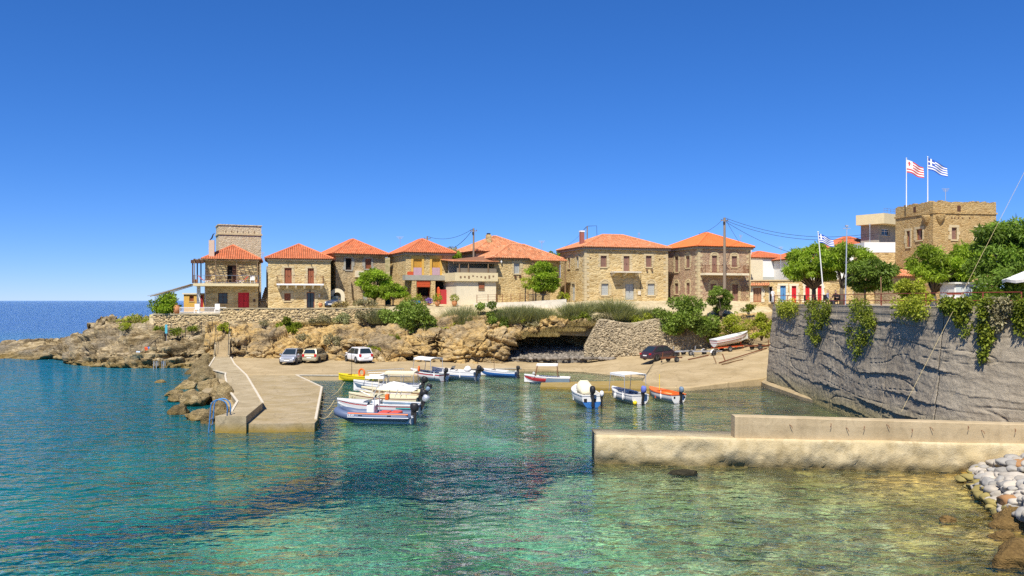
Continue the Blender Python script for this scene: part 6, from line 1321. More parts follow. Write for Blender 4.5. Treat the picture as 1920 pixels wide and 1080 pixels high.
# right group
q = W_(1103, 764); b = boat('motor_boat', 'white and blue motorboat with upright cream cover and two black motors', (q.x - .1, q.y + 2.2, 0), R(100), 4.5, 1.7, .85, [('hull', 0, .62, m_gelb), ('topside', .62, 1, m_gelw)], m_gelw, m_gelw, .3, .45, 1)
rr = []
for x, hh, w in ((-.9, .35, .35), (-.6, .75, .5), (.1, .95, .55), (.45, .75, .5), (.8, .25, .3)): rr.append([Vector((x, -w, .75)), Vector((x, -w * .95, .75 + hh * .7)), Vector((x, -w * .5, .75 + hh)), Vector((x, w * .5, .75 + hh)), Vector((x, w * .95, .75 + hh * .7)), Vector((x, w, .75))])
MB().rings(rr).build('console_cover', m_creamcv, b, smooth=True); outboard(b, -2.35, .05, .9, m_black, 0, 1.3); outboard(b, -2.35, -.62, .75, m_white, R(-10), .9, 'spare_motor')
for y in (.35, -.30): MB().box(-2.275, -2.262, y - .1 + .15, y + .12 + .15, .38, .62).build('number_mark', m_dkmetal, b)
q = W_(1184, 758); b = boat('motor_boat', 'white open boat with a large square white bimini and blue motor cover', (q.x - .1, q.y + 1.9, 0), R(112), 4.0, 1.6, .66, [('hull_bottom', 0, .28, m_gelr), ('hull', .28, 1, m_gelw)], m_gelw, m_gelw, .2, .3, 2, floor_mat=m_deckg)
canopy(b, -1.3, .9, .9, .66, 2.1, m_canvas, .03); outboard(b, -2.05, -.15, .8, m_navycv, R(-12), 1.15); fender(b, .3, .8, .45); fender(b, -.9, .82, .45); MB().lathe([(.02, -.17), (.15, -.08), (.15, .08), (.02, .17)], 10, (-2.1, .5, .12)).build('yellow_buoy', m_gely, b, smooth=True)
MB().box(-1.2, .4, -.5, .5, .3, .55).build('grey_cushion', m_deckg, b, bevel=.06)
q = W_(1256, 755); b = boat('rowing_boat', 'white hulled small boat with bright orange deck and grey motor', (q.x - .1, q.y + 1.7, 0), R(114), 3.7, 1.45, .6, [('hull_bottom', 0, .22, m_gelr), ('hull', .22, .95, m_gelw), ('rim', .95, 1, m_gelo)], m_gelo, m_gelo, .16, .4, 2)
outboard(b, -1.92, -.1, .72, m_gelg, R(-8), 1.0); MB().tube([(.5, .1, .3), (.5, .1, 1.9)], .022, 6).build('pole', m_gely, b); MB().box(-.4, .3, -.45, .35, .3, .52).build('cushion', plain('peach_cushion', (.75, .42, .16), .8), b, bevel=.05); fender(b, -.6, .72, .4)
for y in (.38, -.5): MB().box(-1.873, -1.862, y - .07, y + .07, .32, .46).build('number_mark', m_dkmetal, b)
# mooring ropes
RP = [((-13.6, 60.8, .5), (719, 0), 'upper slack yellow mooring rope from the pier to the boat row')]
def rope(label, a, b_, sag=.35, r=.022):
    a, b_ = Vector(a), Vector(b_); pts = [a.lerp(b_, k / 8) - Vector((0, 0, sag * 4 * (k / 8) * (1 - k / 8))) for k in range(9)]; o = MB().tube(pts, r, 5).build('mooring_rope', m_rope, None); tag(o, label, 'rope', 'mooring ropes'); return o
rope('mooring rope from the pier to the inflatable bow', (-11.9, 52.0, .5), P(624, 769, 52.6)); rope('mooring rope from the pier to the lapstrake boat bow', (-12.4, 54.8, .5), P(627, 750, 55.8))
rope('mooring rope from the pier to the covered boat', (-13.2, 59, .5), P(668, 738, 60.5)); rope('mooring rope from the pier to the canopy boat bow', (-14.0, 63, .5), P(646, 716, 65.5), .5); rope('lower rope crossing to the covered boat', (-13.0, 57.6, .5), P(668, 741, 60.3), .6)
# quay guard rail
gr = thing('quay_railing', 'thin pale pipe railing in the water beside the yellow dinghy', 'railing', (0, 0, 0))
pts = [P(688, 719, 77.2), P(688, 695, 77.2), P(757, 691, 77.6), P(757, 719, 77.6)]; MB().tube(pts, .03, 6).build('rail', m_galv, gr); MB().tube([P(690, 699, 77.2), P(778, 697, 78)], .022, 6).build('lower_rail', m_galv, gr); MB().tube([P(752, 719, 77), P(752, 692, 77)], .028, 6).build('post', m_galv, gr)
# ------------------------------------------------------------------ cars
def wheel(parent, x, y, r=.31, w=.19):
    s_ = 1 if y > 0 else -1
    ty = MB().lathe([(r * .62, -w / 2), (r * .94, -w / 2), (r, -w * .3), (r, w * .3), (r * .94, w / 2), (r * .62, w / 2)], 18, (0, 0, 0), 'y').build('wheel', m_rubber, parent, smooth=False); ty.location = (x, y, r)
    mb = MB(); mb.lathe([(.05, s_ * w * .42), (r * .6, s_ * w * .36), (r * .64, s_ * w * .5)], 14, (0, 0, 0), 'y'); mb.build('rim', m_galv, ty); return ty
def car(label, loc, rz, L, Wd, Ht, paint, kind, name='parked_car', slope=0):
    r = thing(name, label, 'car', loc, rz, 'parked cars'); r.rotation_euler = (0, slope, rz); w = Wd / 2; bl = .92 if kind != 'sedan' else .88
    if kind == 'sedan': st = [(-L / 2, .70, .84), (-L / 2 + .1, .84, .95), (-L / 2 + .45, .90, 1), (-L * .18, .90, 1), (L * .14, .90, 1), (L * .24, .86, 1), (L / 2 - .4, .74, .97), (L / 2 - .1, .64, .9), (L / 2, .52, .8)]; gh = [(-L / 2 + .25, .90), (-L * .25, Ht - .05), (-L * .05, Ht), (L * .08, Ht - .04), (L * .26, .88)]
    else: st = [(-L / 2, .74, .86), (-L / 2 + .1, .90, .96), (-L * .3, .95, 1), (0, .95, 1), (L * .2, .93, 1), (L * .33, .88, .98), (L / 2 - .2, .74, .92), (L / 2, .58, .8)]; gh = [(-L / 2 + .06, .92), (-L / 2 + .38, Ht - .06), (-L * .1, Ht), (L * .08, Ht - .03), (L * .33, .90)]
    mb = MB(); rr = []
    for x, zt, k in st: ww = w * k; rr.append([Vector((x, y, z)) for y, z in ((-ww * .9, .22), (-ww, .34), (-ww, zt - .2), (-ww * .93, zt - .04), (-ww * .8, zt), (ww * .8, zt), (ww * .93, zt - .04), (ww, zt - .2), (ww, .34), (ww * .9, .22))])
    mb.rings(rr); mb.build('body', paint, r, smooth=False)
    wb, wr = w * .90, w * .70; mb = MB(); rr = []
    for i, (x, z) in enumerate(gh):
        e = i in (0, 4); rr.append([Vector((x, -wb, bl - .05)), Vector((x, -(wb if e else wr), z if not e else bl)), Vector((x, -(wb if e else wr) * .8, z + (.02 if not e else .0))), Vector((x, (wb if e else wr) * .8, z + (.02 if not e else 0))), Vector((x, wb if e else wr, z if not e else bl)), Vector((x, wb, bl - .05))])
    mb.rings(rr); mb.build('cabin', paint, r)
    for (a, b_, nm) in ((gh[0], gh[1], 'rear_window'), (gh[4], gh[3], 'windscreen')):
        d = Vector((b_[0] - a[0], 0, b_[1] - a[1] if True else 0)); nn = Vector((d.z, 0, -d.x)).normalized(); nn = nn if nn.x * (a[0] - b_[0]) > 0 else -nn
        p0 = Vector((a[0], 0, bl)).lerp(Vector((b_[0], 0, b_[1])), .12) + nn * .03; p1 = Vector((a[0], 0, bl)).lerp(Vector((b_[0], 0, b_[1])), .92) + nn * .03
        MB().add([(p0.x, -wb * .86, p0.z), (p0.x, wb * .86, p0.z), (p1.x, wr * .86, p1.z), (p1.x, -wr * .86, p1.z)], [(0, 1, 2, 3)]).build(nm, m_wind, r)
    for sy in (-1, 1):
        def sp(x, z): k = (z - bl) / (Ht - bl); return Vector((x, sy * (wb + (wr - wb) * k + .025), z))
        zt = Ht - .11; zb = bl + .03
        xr0, xr1 = gh[0][0] + .34, gh[1][0] + .12; xf0, xf1 = gh[4][0] - .16, gh[3][0] - .02; xm = (gh[1][0] + gh[3][0]) / 2 + .05
        for a0, a1, b0, b1 in ((xr0, xr1, xm - .04, xm - .04), (xm + .04, xm + .04, xf0, xf1)): MB().add([sp(a0, zb), sp(b0, zb), sp(b1, zt), sp(a1, zt)], [(0, 1, 2, 3)]).build('side_window', m_wind, r)
        for x in (-L * .31, L * .32):
            MB().lathe([(.36, 0), (.36, .012)], 16, (x, sy * (w + .002) - (.012 if sy < 0 else 0), .33), 'y').build('wheel_arch', m_black, r); wheel(r, x, sy * (w - .06))
        MB().box(gh[4][0] - .38, gh[4][0] - .24, *(sorted((sy * (w + .01), sy * (w + .17)))), bl - .02, bl + .11).build('mirror', paint, r, bevel=.02)
        y0, y1 = sorted((sy * w * .52, sy * w * .86)); zf = st[-1][1]
        MB().add([(L / 2 + .004, y0, zf - .02), (L / 2 + .004, y1, zf - .02), (L / 2 - .16, y1, zf + .13), (L / 2 - .16, y0, zf + .13)], [(0, 1, 2, 3)]).build('headlight', m_lamp, r)
        MB().box(-L / 2 - .012, -L / 2 + .16, *sorted((sy * w * .62, sy * w * .89)), .66, .82 if kind == 'sedan' else .95).build('tail_light', m_tail, r)
        MB().box(xm - .3, xm - .16, *sorted((sy * w, sy * (w + .02))), .74, .77).build('door_handle', m_black if paint is m_wcar else paint, r)
        MB().box(-L * .2, L * .2, *sorted((sy * w, sy * (w + .012))), .48, .53).build('side_trim', m_black if paint is not m_wcar else m_wcar, r)
    for x, nm in ((-L / 2, 'rear'), (L / 2, 'front')):
        s_ = 1 if x > 0 else -1; k = .8 if x > 0 else .84
        MB().box(*sorted((x - s_ * .2, x + s_ * .05)), -w * k, w * k, .26, .50).build('bumper', paint if kind != 'sedan' else m_plum, r, bevel=.04)
        MB().box(*sorted((x + s_ * .05, x + s_ * .062)), -.26, .26, (.36 if x > 0 else .52) , (.36 if x > 0 else .52) + .11).build('number_plate', m_white if x < 0 and paint is not m_wcar else m_white, r)
        if x < 0: MB().box(x - .03, x + .02, -.27, .27, .50, .65).build('plate_recess', paint, r)
    MB().box(L / 2 + .0, L / 2 + .012, -w * .35, w * .35, .50, .56).build('grille', m_black, r)
    MB().tube([(-L * .3, .1, Ht), (-L * .3 - .25, .1, Ht + .25)], .008, 4).build('aerial', m_black, r)
    return r
def quay_z(x, y):
    d = ((qp[2:] - [x, y, 0])[..., :2] ** 2).sum(-1); i = np.unravel_index(d.argmin(), d.shape); return float(qp[2:][i][2])
def on_quay(px_, py_):
    best = None
    for D in np.arange(70, 98, .25):
        q = P(px_, py_, D); z = quay_z(q.x, q.y); e = q.z - z
        if best is None or abs(e) < best[0]: best = (abs(e), Vector((q.x, q.y, z + .01)))
    return best[1]
q = on_quay(539.5, 685.5); CARQ = q.copy()
car('silver hatchback facing the water, leftmost of the three on the quay', (q.x, q.y + 1.8, quay_z(q.x, q.y + 1.8) + .01), R(-93), 3.75, 1.72, 1.55, m_silver, 'hatch')
q = on_quay(584, 682); car('champagne gold hatchback parked tail-out beside the silver one', (q.x, q.y + 1.9, quay_z(q.x, q.y + 1.9) + .01), R(83), 3.9, 1.72, 1.5, m_champ, 'hatch')
q = on_quay(667, 682); car('white hatchback parked at an angle below the fig bush', (q.x, q.y + 1.6, quay_z(q.x, q.y + 1.6) + .01), R(124), 3.95, 1.74, 1.62, m_wcar, 'hatch')
q = on_quay(1238, 674); car('dark plum saloon parked by the cobblestone wall', (q.x + .1, q.y + .6, quay_z(q.x, q.y + .6) + .02), R(38), 4.6, 1.75, 1.5, m_plum, 'sedan', slope=-.045)
q = P(627, 574, 105.6); car('dark car nose showing beside the stone arch', (q.x - .3, q.y + 1.5, 6.62), R(-95), 3.6, 1.6, 1.4, carpaint('navy_car_paint', (.03, .05, .10)), 'hatch')
# ------------------------------------------------------------------ trailers
def trailer(label, loc, rz, L=3.6, W=1.5, mat=None, fender_mat=None, roll=True, tiltup=0):
    r = thing('boat_trailer', label, 'trailer', loc, rz, 'boat trailers on the ramp'); mat = mat or m_galv; r.rotation_euler = (0, tiltup, rz)
    for sy in (-1, 1):
        MB().bar((-L / 2, sy * W * .36, .48), (L * .15, sy * W * .36, .48), .07, .1).build('side_beam', mat, r); MB().bar((L * .15, sy * W * .36, .48), (L / 2, 0, .45), .07, .1).build('draw_beam', mat, r); wheel(r, -L * .12, sy * W * .5, .29, .17)
        if fender_mat:
            mb = MB(); rr = []
            for k in range(9): a = math.pi * k / 8; rr.append([Vector((-L * .12 + .36 * math.cos(a), sy * W * .5 + dy, .32 + .36 * math.sin(a))) for dy in (-.13, .13)])
            mb.rings(rr, False, False, False); mb.build('mudguard', fender_mat, r)
    for x in (-L * .45, -L * .12, L * .13): MB().bar((x, -W * .42, .42), (x, W * .42, .42), .07, .07).build('cross_beam', mat, r)
    if roll:
        for x in (-L * .4, L * .05): MB().tube([(x, -.3, .62), (x, .3, .62)], .06, 8).build('roller', m_black, r); MB().bar((x, 0, .45), (x, 0, .62), .05, .05).build('roller_arm', mat, r)
    MB().bar((L * .42, 0, .45), (L * .40, 0, 1.05), .06, .06).build('winch_post', mat, r); MB().lathe([(.09, -.04), (.09, .04)], 10, (L * .47, 0, .09), 'y').build('jockey_wheel', m_rubber, r); MB().bar((L * .47, 0, .1), (L * .47, 0, .55), .05, .05).build('jockey_stem', mat, r)
    return r
def onq(px_, py_, dz=0): q = on_quay(px_, py_); return (q.x, q.y + .4, quay_z(q.x, q.y + .4) + dz)
trailer('galvanised trailer beside the dark saloon bonnet', onq(1284, 667), R(200), 3.2, 1.5, m_galv); trailer('white-fendered trailer in the middle of the ramp', onq(1325, 667), R(205), 3.4, 1.6, m_galv, m_white)
trailer('empty trailer lying near the dark wall', onq(1425, 657), R(25), 3.2, 1.3, m_rust, None); trailer('low bare trailer frame in front of the dark saloon', onq(1258, 680), R(215), 2.6, 1.2, m_rust, None, False)
x, y, z = onq(1372, 660); trailer('red-framed trailer carrying the white rowing boat', (x, y + .6, z), R(22), 3.8, 1.6, m_redsh, None, True, -.05)
b = boat('rowing_boat', 'white rowing boat with red side lines propped on the red trailer', (x + .15, y + .7, z + .95), R(22), 4.4, 1.6, .62, [('hull_bottom', 0, .55, m_gelw), ('stripe', .55, .62, m_gelr), ('hull', .62, .78, m_gelw), ('upper_stripe', .78, .84, m_gelr), ('topside', .84, 1, m_gelw)], m_gelw, m_gelw, .05, .2, 2); b.rotation_euler = (0, -.14, R(22)); b['group'] = 'boats'
bm_ = thing('timber_props', 'scatter of pale timber props and poles lying on the ramp', 'timber', (0, 0, 0))
for i, (a_, b_) in enumerate((((1350, 683), (1440, 655)), ((1355, 686), (1395, 676)), ((1292, 676), (1330, 668)), ((1345, 684), (1348, 672)), ((1362, 680), (1358, 670)))):
    p0, p1 = Vector(onq(*a_, .07)), Vector(onq(*b_, .07)); p1 = p1 if i < 3 else p0 + Vector((-.3, 0, .75)); MB().bar(p0, p1, .09, .09).build('prop', m_wood if i % 2 else m_rust, bm_)
# ------------------------------------------------------------------ terrace furniture
tr_ = thing('terrace_railing', 'rusty red two-rail railing along the edge of the dark wall', 'railing', (0, 0, 0)); tops = []
for px_ in (1452, 1476, 1500, 1525, 1583, 1652, 1736, 1787.5, 1843, 1915):
    D = wall_at(px_, .35); q = Vector(((px_ - CX) / F * D, D, 7.03)); MB().tube([q, q + Vector((0, 0, .88))], .035, 6).build('post', m_rail, tr_); tops.append(q)
for dz in (.86, .45):
    for a, b_ in zip(tops[:-1], tops[1:]): MB().tube([a + Vector((0, 0, dz)), b_ + Vector((0, 0, dz))], .025, 6).build('rail', m_rail, tr_)
def flagpole(label, base, top, cant, stripes, w, h_, mat_pole, emblem=None, ang=0, r=.045, droop=.6):
    t_ = thing('flagpole', label, 'flag', base); hh = top - base.z; MB().tube([(0, 0, 0), (0, 0, hh)], [r * 1.3, r * .8], 8).build('pole', mat_pole, t_); MB().lathe([(.02, 0), (.07, .05), (.02, .12)], 8, (0, 0, hh + .002)).build('finial', mat_pole, t_)
    n, m = 36, 18; mb = MB(); vs = []
    for i in range(n + 1):
        for j in range(m + 1):
            u, v = i / n, j / m; vs.append((math.cos(ang) * u * w * .93, .16 * math.sin(u * 9 + v * 2) * u ** .6 * w * .35 + math.sin(ang) * u * w, hh - .08 - v * h_ * (1 - .15 * u) - droop * u ** 1.2 * h_ + .05 * math.sin(u * 7)))
    for i in range(n):
        for j in range(m):
            u, v = (i + .5) / n, (j + .5) / m; k = int(v * stripes) % 2
            if u < .37 and v < 5 / 9:
                if cant == 'cross': k = 1 if (abs(u - .185) < .04 or abs(v - 2.5 / 9) < .06) else 0
                else: k = 0 if (abs(u - .185) < .05 and .12 < v < .45) or (abs(v - .25) < .05 and .08 < u < .3) else 1
            a = i * (m + 1) + j; mb.add([], []); mb.f.append((a, a + m + 1, a + m + 2, a + 1)); mb.c.append(1.0); mb.m.append(k)
    mb.v = vs; mb.build('flag', [emblem or m_flagb, m_white], t_, smooth=True); return t_
m_flagb = plain('flag_blue', (.03, .09, .42), .8, var=.05); m_flagr = plain('flag_red', (.60, .06, .06), .8, var=.05)
b = P(1699.5, 388, 89.5); flagpole('red and white striped flag on the left pole of the old tower', b, H - (298 - HY) / F * 89.5, 'emblem', 9, 2.05, 1.35, m_white, m_flagr, .1)
b = P(1739.5, 380, 88.5); flagpole('large blue and white striped flag on the right pole of the old tower', b, H - (295 - HY) / F * 88.5, 'cross', 9, 2.3, 1.25, m_white, None, .1, droop=.75)
D = 70; b = P(1546, 563, D); b.z = 7.03; flagpole('blue and white striped flag on the leaning white pole among the trees', b, H - (436 - HY) / F * D, 'cross', 9, 1.35, .75, m_white, None, .1, droop=.8).rotation_euler = (0, R(-5), 0)
lp = thing('lamp_post', 'slim pale pole with a small aerial in front of the terrace trees', 'pole', (P(1585, 563, 63).x, 63, 7.03)); MB().tube([(0, 0, 0), (.12, 0, 5.9)], [.06, .04], 8).build('pole', m_galv, lp); MB().box(-.18, .38, -.03, .03, 5.75, 5.8).build('crossarm', m_galv, lp); MB().box(.0, .2, -.08, .08, 5.9, 6.02).build('head', m_galv, lp)
pp = thing('thin_pole', 'thin pale pole leaning over the terrace railing', 'pole', P(1653, 575, 60)); MB().tube([(0, 0, -.1), (-.06, 0, 2.1)], .04, 6).build('pole', m_wood, pp)
# cafe furniture, kiosk, umbrella
def cafe_chair(label, loc, rz, mt):
    r = thing('cafe_chair', label, 'chair', loc, rz, 'terrace chairs'); MB().box(-.22, .22, -.22, .22, .42, .46).build('seat', mt, r); MB().box(-.22, .22, .19, .23, .46, .9).build('backrest', mt, r)
    for x_ in (-.19, .19):
        for y_ in (-.19, .19): MB().box(x_ - .02, x_ + .02, y_ - .02, y_ + .02, 0, .42).build('leg', mt, r)
    return r
def cafe_table(label, loc):
    r = thing('cafe_table', label, 'table', loc, 0, 'terrace tables'); MB().lathe([(.42, .70), (.42, .74)], 14).build('table_top', m_dkbrown, r); MB().tube([(0, 0, .03), (0, 0, .70)], .035, 6).build('stem', m_dkmetal, r); MB().lathe([(.26, 0), (.22, .03)], 12).build('base', m_dkmetal, r)
for px_, D, lb in ((1530, 68, 'dark round table under the broad feathery tree'), (1558, 66, 'dark round table between the two seated people')): q = P(px_, 563, D); cafe_table(lb, (q.x, q.y, 7.03))
for px_, D, rz, lb in ((1514, 68, 1.5, 'dark chair left of the first round table'), (1543, 68.3, -1.4, 'dark chair right of the first round table'), (1551, 65.6, 1.6, 'dark chair under the seated person in grey'), (1568, 66, -1.5, 'dark chair under the seated person in black')): q = P(px_, 563, D); cafe_chair(lb, (q.x, q.y, 7.03), rz, m_dkmetal)
k_ = thing('kiosk', 'small white glazed kiosk behind the railing under the wide tree', 'kiosk', (P(1790, 563, 56).x, 56, 7.03), R(6)); MB().box(0, 2.2, .02, 1.6, 0, 1.55).build('wall', m_white, k_)
for i in range(4): MB().box(.1 + i * .52, .56 + i * .52, 0, .018, .75, 1.45).build('pane', plain('pale_glazing', (.55, .6, .6), .2), k_)
MB().box(.2, 1.6, -.012, .018, .1, .7).build('dark_counter', m_dkmetal, k_)
MB().box(-.1, 2.3, -.15, 1.7, 1.553, 1.65).build('roof', m_white, k_)
f_ = thing('chest_freezer', 'blue-grey chest freezer beside the white kiosk', 'freezer', (P(1849, 563, 50).x, 50, 7.03), R(5)); MB().box(-.42, .42, -.3, .3, 0, .72).build('cabinet', plain('blue_grey_enamel', (.30, .36, .45), .4), f_, bevel=.03); MB().box(-.43, .43, -.31, .31, .723, .8).build('lid', plain('pale_lid', (.5, .54, .58), .4), f_)
u_ = thing('parasol', 'pale canvas parasol at the right edge of the terrace', 'parasol', (P(1945, 563, 46).x, 46, 7.03)); MB().tube([(0, 0, 0), (0, 0, 2.35)], .035, 8).build('pole', m_wood, u_)
rr = [[Vector((rr_ * math.cos(a), rr_ * math.sin(a), z_ + (.04 * math.cos(a * 8) if rr_ > 1 else 0))) for a in [2 * math.pi * k / 32 for k in range(32)]] for rr_, z_ in ((1.65, 1.42), (1.68, 1.58), (.9, 1.92), (.06, 2.3))]; MB().rings(rr, True, False, True).build('canopy', m_canvas, u_)
bn = thing('bench', 'red and white slatted bench behind the terrace railing', 'bench', (P(1791, 563, 50).x, 50, 7.03), R(4))
for i, z_ in enumerate((.42, .62, .8)): MB().box(-.5, .5, -.02 if i else -.3, .02 if i else .1, z_, z_ + .06 if not i else z_ + .11).build('slat', m_rail if i != 1 else m_white, bn)
for x_ in (-.45, .45): MB().box(x_ - .03, x_ + .03, -.3, .05, 0, .419).build('leg', m_rail, bn)
# ------------------------------------------------------------------ people
def person(label, loc, rz, pose, shirt, trousers, skin=(.45, .28, .19), hair=(.03, .02, .015)):
    sit = pose == 'sit'; hip = .5 if sit else .92
    J = dict(pel=(0, 0, hip), waist=(0, 0, hip + .16), chest=(0, .02, hip + .38), neck=(0, .0, hip + .54), head0=(0, -.02, hip + .62), head1=(0, -.02, hip + .74), head2=(0, 0, hip + .82))
    Rr = dict(pel=.15, waist=.13, chest=.15, neck=.06, head0=.075, head1=.10, head2=.06); Ed = [('pel', 'waist'), ('waist', 'chest'), ('chest', 'neck'), ('neck', 'head0'), ('head0', 'head1'), ('head1', 'head2')]
    for s_, n_ in ((-1, 'l'), (1, 'r')):
        J['sh' + n_] = (.19 * s_, .02, hip + .46); J['el' + n_] = (.25 * s_, .0 if not sit else -.05, hip + .2); J['wr' + n_] = (.24 * s_, -.08 if not sit else -.3, hip - .02 if not sit else hip + .2); J['ha' + n_] = (.24 * s_, -.1 if not sit else -.38, hip - .12 if not sit else hip + .2)
        J['hp' + n_] = (.09 * s_, 0, hip - .05); J['kn' + n_] = (.10 * s_, -.42 if sit else -.02, hip - .03 if sit else .5); J['an' + n_] = (.10 * s_, -.42 if sit else .02, .09); J['to' + n_] = (.11 * s_, -.6 if sit else -.16, .045)
        for k_, v_ in (('sh', .07), ('el', .05), ('wr', .035), ('ha', .035), ('hp', .1), ('kn', .065), ('an', .045), ('to', .04)): Rr[k_ + n_] = v_
        Ed += [('chest', 'sh' + n_), ('sh' + n_, 'el' + n_), ('el' + n_, 'wr' + n_), ('wr' + n_, 'ha' + n_), ('pel', 'hp' + n_), ('hp' + n_, 'kn' + n_), ('kn' + n_, 'an' + n_), ('an' + n_, 'to' + n_)]
    ks = list(J); me = bpy.data.meshes.new('tmp'); me.from_pydata([J[k_] for k_ in ks], [(ks.index(a), ks.index(b_)) for a, b_ in Ed], [])
    o = bpy.data.objects.new('tmp', me); COL.objects.link(o); o.modifiers.new('skin', 'SKIN'); 
    if not me.skin_vertices: 
        bm = bmesh.new(); bm.from_mesh(me); bm.verts.layers.skin.verify(); bm.to_mesh(me); bm.free()
    for i, k_ in enumerate(ks): me.skin_vertices[0].data[i].radius = (Rr[k_], Rr[k_] * (.75 if k_ in ('pel', 'waist', 'chest') else 1)); me.skin_vertices[0].data[i].use_root = k_ == 'pel'
    o.modifiers.new('sub', 'SUBSURF').levels = 1
    dg = bpy.context.evaluated_depsgraph_get(); ev = o.evaluated_get(dg); m2 = bpy.data.meshes.new_from_object(ev); bpy.data.objects.remove(o)
    mats = [plain('skin', skin, .6), plain('shirt_' + label[:12], shirt, .9), plain('trousers_' + label[:12], trousers, .9), plain('hair', hair, .7)]
    m2.materials.clear()
    for m_ in mats: m2.materials.append(m_)
    a = m2.attributes.new('tint', 'FLOAT', 'FACE'); a.data.foreach_set('value', np.ones(len(m2.polygons), np.float32))
    for pl in m2.polygons:
        c_ = pl.center; z_ = c_.z - hip; pl.use_smooth = True
        pl.material_index = 3 if (z_ > .76 or (z_ > .64 and c_.y > .02)) else 0 if z_ > .55 else (0 if abs(c_.x) > .2 and (z_ < .18 or c_.y < -.12) and z_ > -.25 and not (z_ < .02 and sit) else 1) if z_ > .02 else (2 if c_.z > .12 else 3)
        if abs(c_.x) > .2 and z_ <= .18 and z_ > -.2: pl.material_index = 0
    m2.name = 'person'; p_ = link('person', m2); p_.location = loc; p_.rotation_euler = (0, 0, rz); tag(p_, label, 'person'); return p_
q = P(1449, 566, 102.5); person('person in white shirt standing at the white doorway of the stone row', (q.x, q.y, 7.15), R(25), 'stand', (.75, .75, .75), (.55, .57, .62))
q = P(1552, 563, 65.6); person('person in grey-blue shirt seated at the terrace table', (q.x, q.y, 7.0), R(60), 'sit', (.22, .26, .36), (.05, .05, .07))
q = P(1567, 563, 66.0); person('person in black seated nearer the second tree trunk', (q.x, q.y, 7.0), R(-50), 'sit', (.02, .02, .022), (.03, .03, .035))
# ------------------------------------------------------------------ poles and cables
def upole(label, px_, ytop, D, zb, arms=True, r=.13, stretch=0):
    q = P(px_, ytop, D); t_ = thing('utility_pole', label, 'pole', (q.x, q.y, zb)); hh = q.z - zb; MB().tube([(0, 0, 0), (0, 0, hh)], [r * 1.25, r * .8], 8).build('pole', m_pole, t_)
    if arms:
        MB().bar((-.45, 0, hh - .35), (.45, 0, hh - .35), .08, .08).build('crossarm', m_pole, t_)
        for x_ in (-.4, 0, .4): MB().lathe([(.03, 0), (.05, .05), (.03, .12)], 6, (x_, -.0, hh - .305)).build('insulator', m_dkmetal, t_)
        MB().box(-.18, .02, -.16, -.02, hh - .85, hh - .5).build('cable_box', m_dkmetal, t_)
    return q
t1 = upole('utility pole rising beside the central house porch', 888, 428, 111, 7.2); t2 = upole('tall utility pole in front of the pink house', 1358.5, 408, 103.5, 6.6, True, .17); t3 = upole('short utility pole behind the amber-windowed house roof', 801, 443, 118, 8); t4 = upole('iron bracket pole behind the chimney of the large golden house', 1101, 424, 117, 8, False, .1)
mb = MB(); mb.tube([t4 + Vector((-.5, 0, -.5)), t4, t4 + Vector((1.3, 0, .05)), t4 + Vector((1.35, 0, -1.6)), t4 + Vector((.5, 0, -2.2))], .035, 5); tag(mb.build('cable_bracket', m_dkmetal), 'curved cable bracket hanging from the iron pole', 'bracket')
def cable(label, a, b_, sag, r=.022): a, b_ = Vector(a), Vector(b_); pts = [a.lerp(b_, k / 14) - Vector((0, 0, sag * 4 * (k / 14) * (1 - k / 14))) for k in range(15)]; tag(MB().tube(pts, r, 4).build('overhead_cable', m_dkmetal), label, 'cable', 'overhead cables')
cable('cable from the porch-side pole down to the left roofs', t1, P(850, 465, 112), .3, .03); cable('thin cable running left from the porch-side pole', t1, t3, .8); cable('cable from the tall pole to the terrace trees, upper', t2, P(1640, 437, 95), 1.2); cable('cable from the tall pole to the terrace trees, lower', t2 - Vector((0, 0, .3)), P(1640, 441, 95), 1.3)
cable('cable from the tall pole left to the pink house ridge', t2, P(1310, 438, 112), .4); cable('steep cable from the tall pole to the white house', t2, P(1390, 460, 110), .1); cable('long cable sloping from the tall pole to the orange roofs', t2 - Vector((0, 0, .4)), P(1478, 472, 100), .3); cable('thin cable from the bracket pole toward the central house', t4, P(1060, 462, 112), .3, .015)
def aerial(label, px_, yb, yt, D, w=.5, style=0):
    b = P(px_, yb, D); hh = (yb - yt) / F * D; t_ = thing('aerial', label, 'aerial', b); MB().tube([(0, 0, -.3), (0, 0, hh)], .035, 5).build('mast', m_galv, t_)
    for i in range(3): MB().tube([(-w * (1 - .2 * i), 0, hh - .12 * i), (w * (1 - .2 * i), 0, hh - .12 * i)], .02, 4).build('element', m_galv, t_)
aerial('white roof aerial left of the amber-windowed house', 750, 462, 444, 117); aerial('aerial on the roof right of the old tower flags', 1773, 380, 354, 89, .4); aerial('aerial on the large golden house roof', 1198, 450, 437, 114, .15); aerial('aerial behind the white house tank', 1389, 458, 441, 113, .25); aerial('thin aerial on the white house', 1464, 506, 463, 108, .3); aerial('aerial between the central house and the large golden house', 1016, 468, 452, 116, .45); aerial('thin aerial at the second house gable', 493, 482, 473, 107, .2); aerial('thin mast before the cream building', 1631, 462, 420, 96, .15)
# stay rope over the breakwater
q0 = P(1690, 772, 39.2); q1 = P(1940, 285, 52); tag(MB().tube([q0, q0.lerp(q1, .5), q1], .009, 5).build('stay_rope', m_rope), 'long thin pale rope rising diagonally from the breakwater', 'rope')
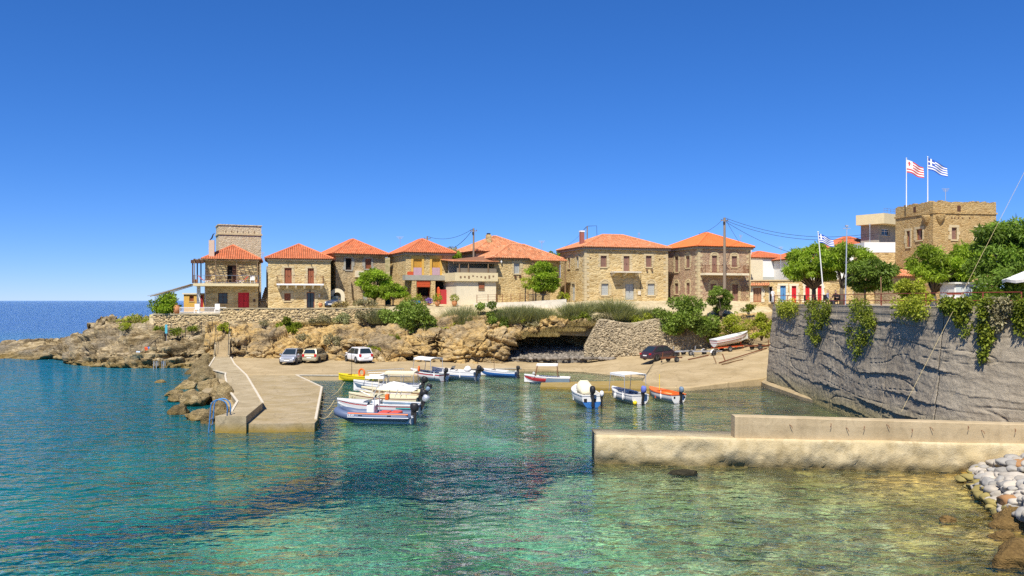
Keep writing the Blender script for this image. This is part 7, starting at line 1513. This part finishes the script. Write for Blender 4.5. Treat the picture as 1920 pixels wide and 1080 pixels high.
# ------------------------------------------------------------------ seaside terrace details
fe = thing('picket_fence', 'low white picket fence along the seaside terrace', 'fence', (0, 0, 0)); xa, xb = xz(337, 100.55)[0], xz(424, 100.55)[0]; pk = MB().box(-.016, .016, -.012, .012, 0, .78).mesh('picket')
n = 44
for i in range(n): o = link('picket', pk, fe, m_white); o.location = (xa + (xb - xa) * i / (n - 1), 100.55, 5.93)
for z_ in (6.1, 6.6): MB().box(xa, xb, 100.563, 100.60, z_, z_ + .05).build('rail', m_white, fe)
mb = MB(); mb.lathe([(.2, 0), (.36, .2), (.42, .5), (.36, .8), (.24, .95), (.28, 1.02)], 16); o = mb.build('terracotta_jar', m_terra, smooth=True); o.location = (xz(331.5, 100.8)[0], 100.8, 5.925); tag(o, 'large terracotta jar at the end of the white picket fence', 'jar')
for px_, lb in ((369, 'white garden chair behind the picket fence by the shed'), (407, 'white garden chair behind the picket fence by the house')):
    r = thing('garden_chair', lb, 'chair', (xz(px_, 102)[0], 102, 5.93), R(10)); MB().box(-.28, .28, -.25, .25, .45, .5).build('seat', m_white, r); MB().box(-.28, .28, .2, .25, .5, 1.15).build('backrest', m_white, r)
    for x_ in (-.25, .25):
        for y_ in (-.22, .22): MB().box(x_ - .03, x_ + .03, y_ - .03, y_ + .03, 0, .45).build('leg', m_white, r)
aw = thing('reed_awning', 'sloping reed awning on poles left of the seaward house', 'awning', (0, 0, 0))
a, b_ = P(362, 533, 102.2), P(288, 555, 101.3); mb = MB(); rg = random.Random(2)
for i in range(26): dy = -.9 + 1.8 * i / 25; mb.bar(a + Vector((0, dy, .02 * (i % 2))), b_ + Vector((rg.uniform(-.5, .3), dy, .0)), .06, .02)
mb.build('reed_mat', m_drygr, aw)
MB().bar(a + Vector((0, -1, -.06)), b_ + Vector((0, -1, -.06)), .07, .07).build('beam', m_wood, aw); MB().bar(a + Vector((0, 1, -.06)), b_ + Vector((0, 1, -.06)), .07, .07).build('beam', m_wood, aw)
for p_, q_ in ((P(291, 556, 101), P(291, 592, 101)), (P(310, 549, 101), P(319, 592, 100.9)), (P(294, 555, 102.4), P(294, 590, 102.4))): MB().tube([q_, p_], .04, 6).build('pole', m_galv, aw)
for px_, D, lb, c_ in ((784, 102.6, 'blue glazed pot with a leafy plant on the porch', plain('blue_glaze', (.08, .3, .55), .3)), (765, 102.8, 'terracotta pot left of the porch pillar', m_terra), (852, 102.4, 'pinkish terracotta pot beside the annex corner', m_terra), (820, 102.4, 'terracotta pot left of the red gate steps', m_terra)):
    q = P(px_, 572, D); pot = thing('flower_pot', lb, 'pot', (q.x, q.y, 6.82)); MB().lathe([(.18, 0), (.3, .2), (.34, .45), (.28, .6), (.32, .64)], 12).build('pot', c_, pot, smooth=True); leaf_cloud('plant', [((0, 0, .95), (.45, .4, .38))], 260, .25, m_succ, pot, .3, .2, int(px_))
for i, (px_, py_, D, lb, c_) in enumerate(((804, 556, 103.5, 'purple-flowered potted plant right of the blue pot', (.32, .2, .5)), (773, 558, 103.5, 'purple-flowered potted plant left of the blue pot', (.36, .25, .55)))):
    q = P(px_, py_, D); fl = thing('flower_plant', lb, 'plant', (q.x, q.y, 6.9)); MB().lathe([(.15, 0), (.22, .25)], 10).build('pot', m_terra, fl); leaf_cloud('flowers', [((0, 0, .5), (.45, .35, .3))], 400, .13, plain('purple_petals%d' % i, c_, .8), fl, .8, 0, i)
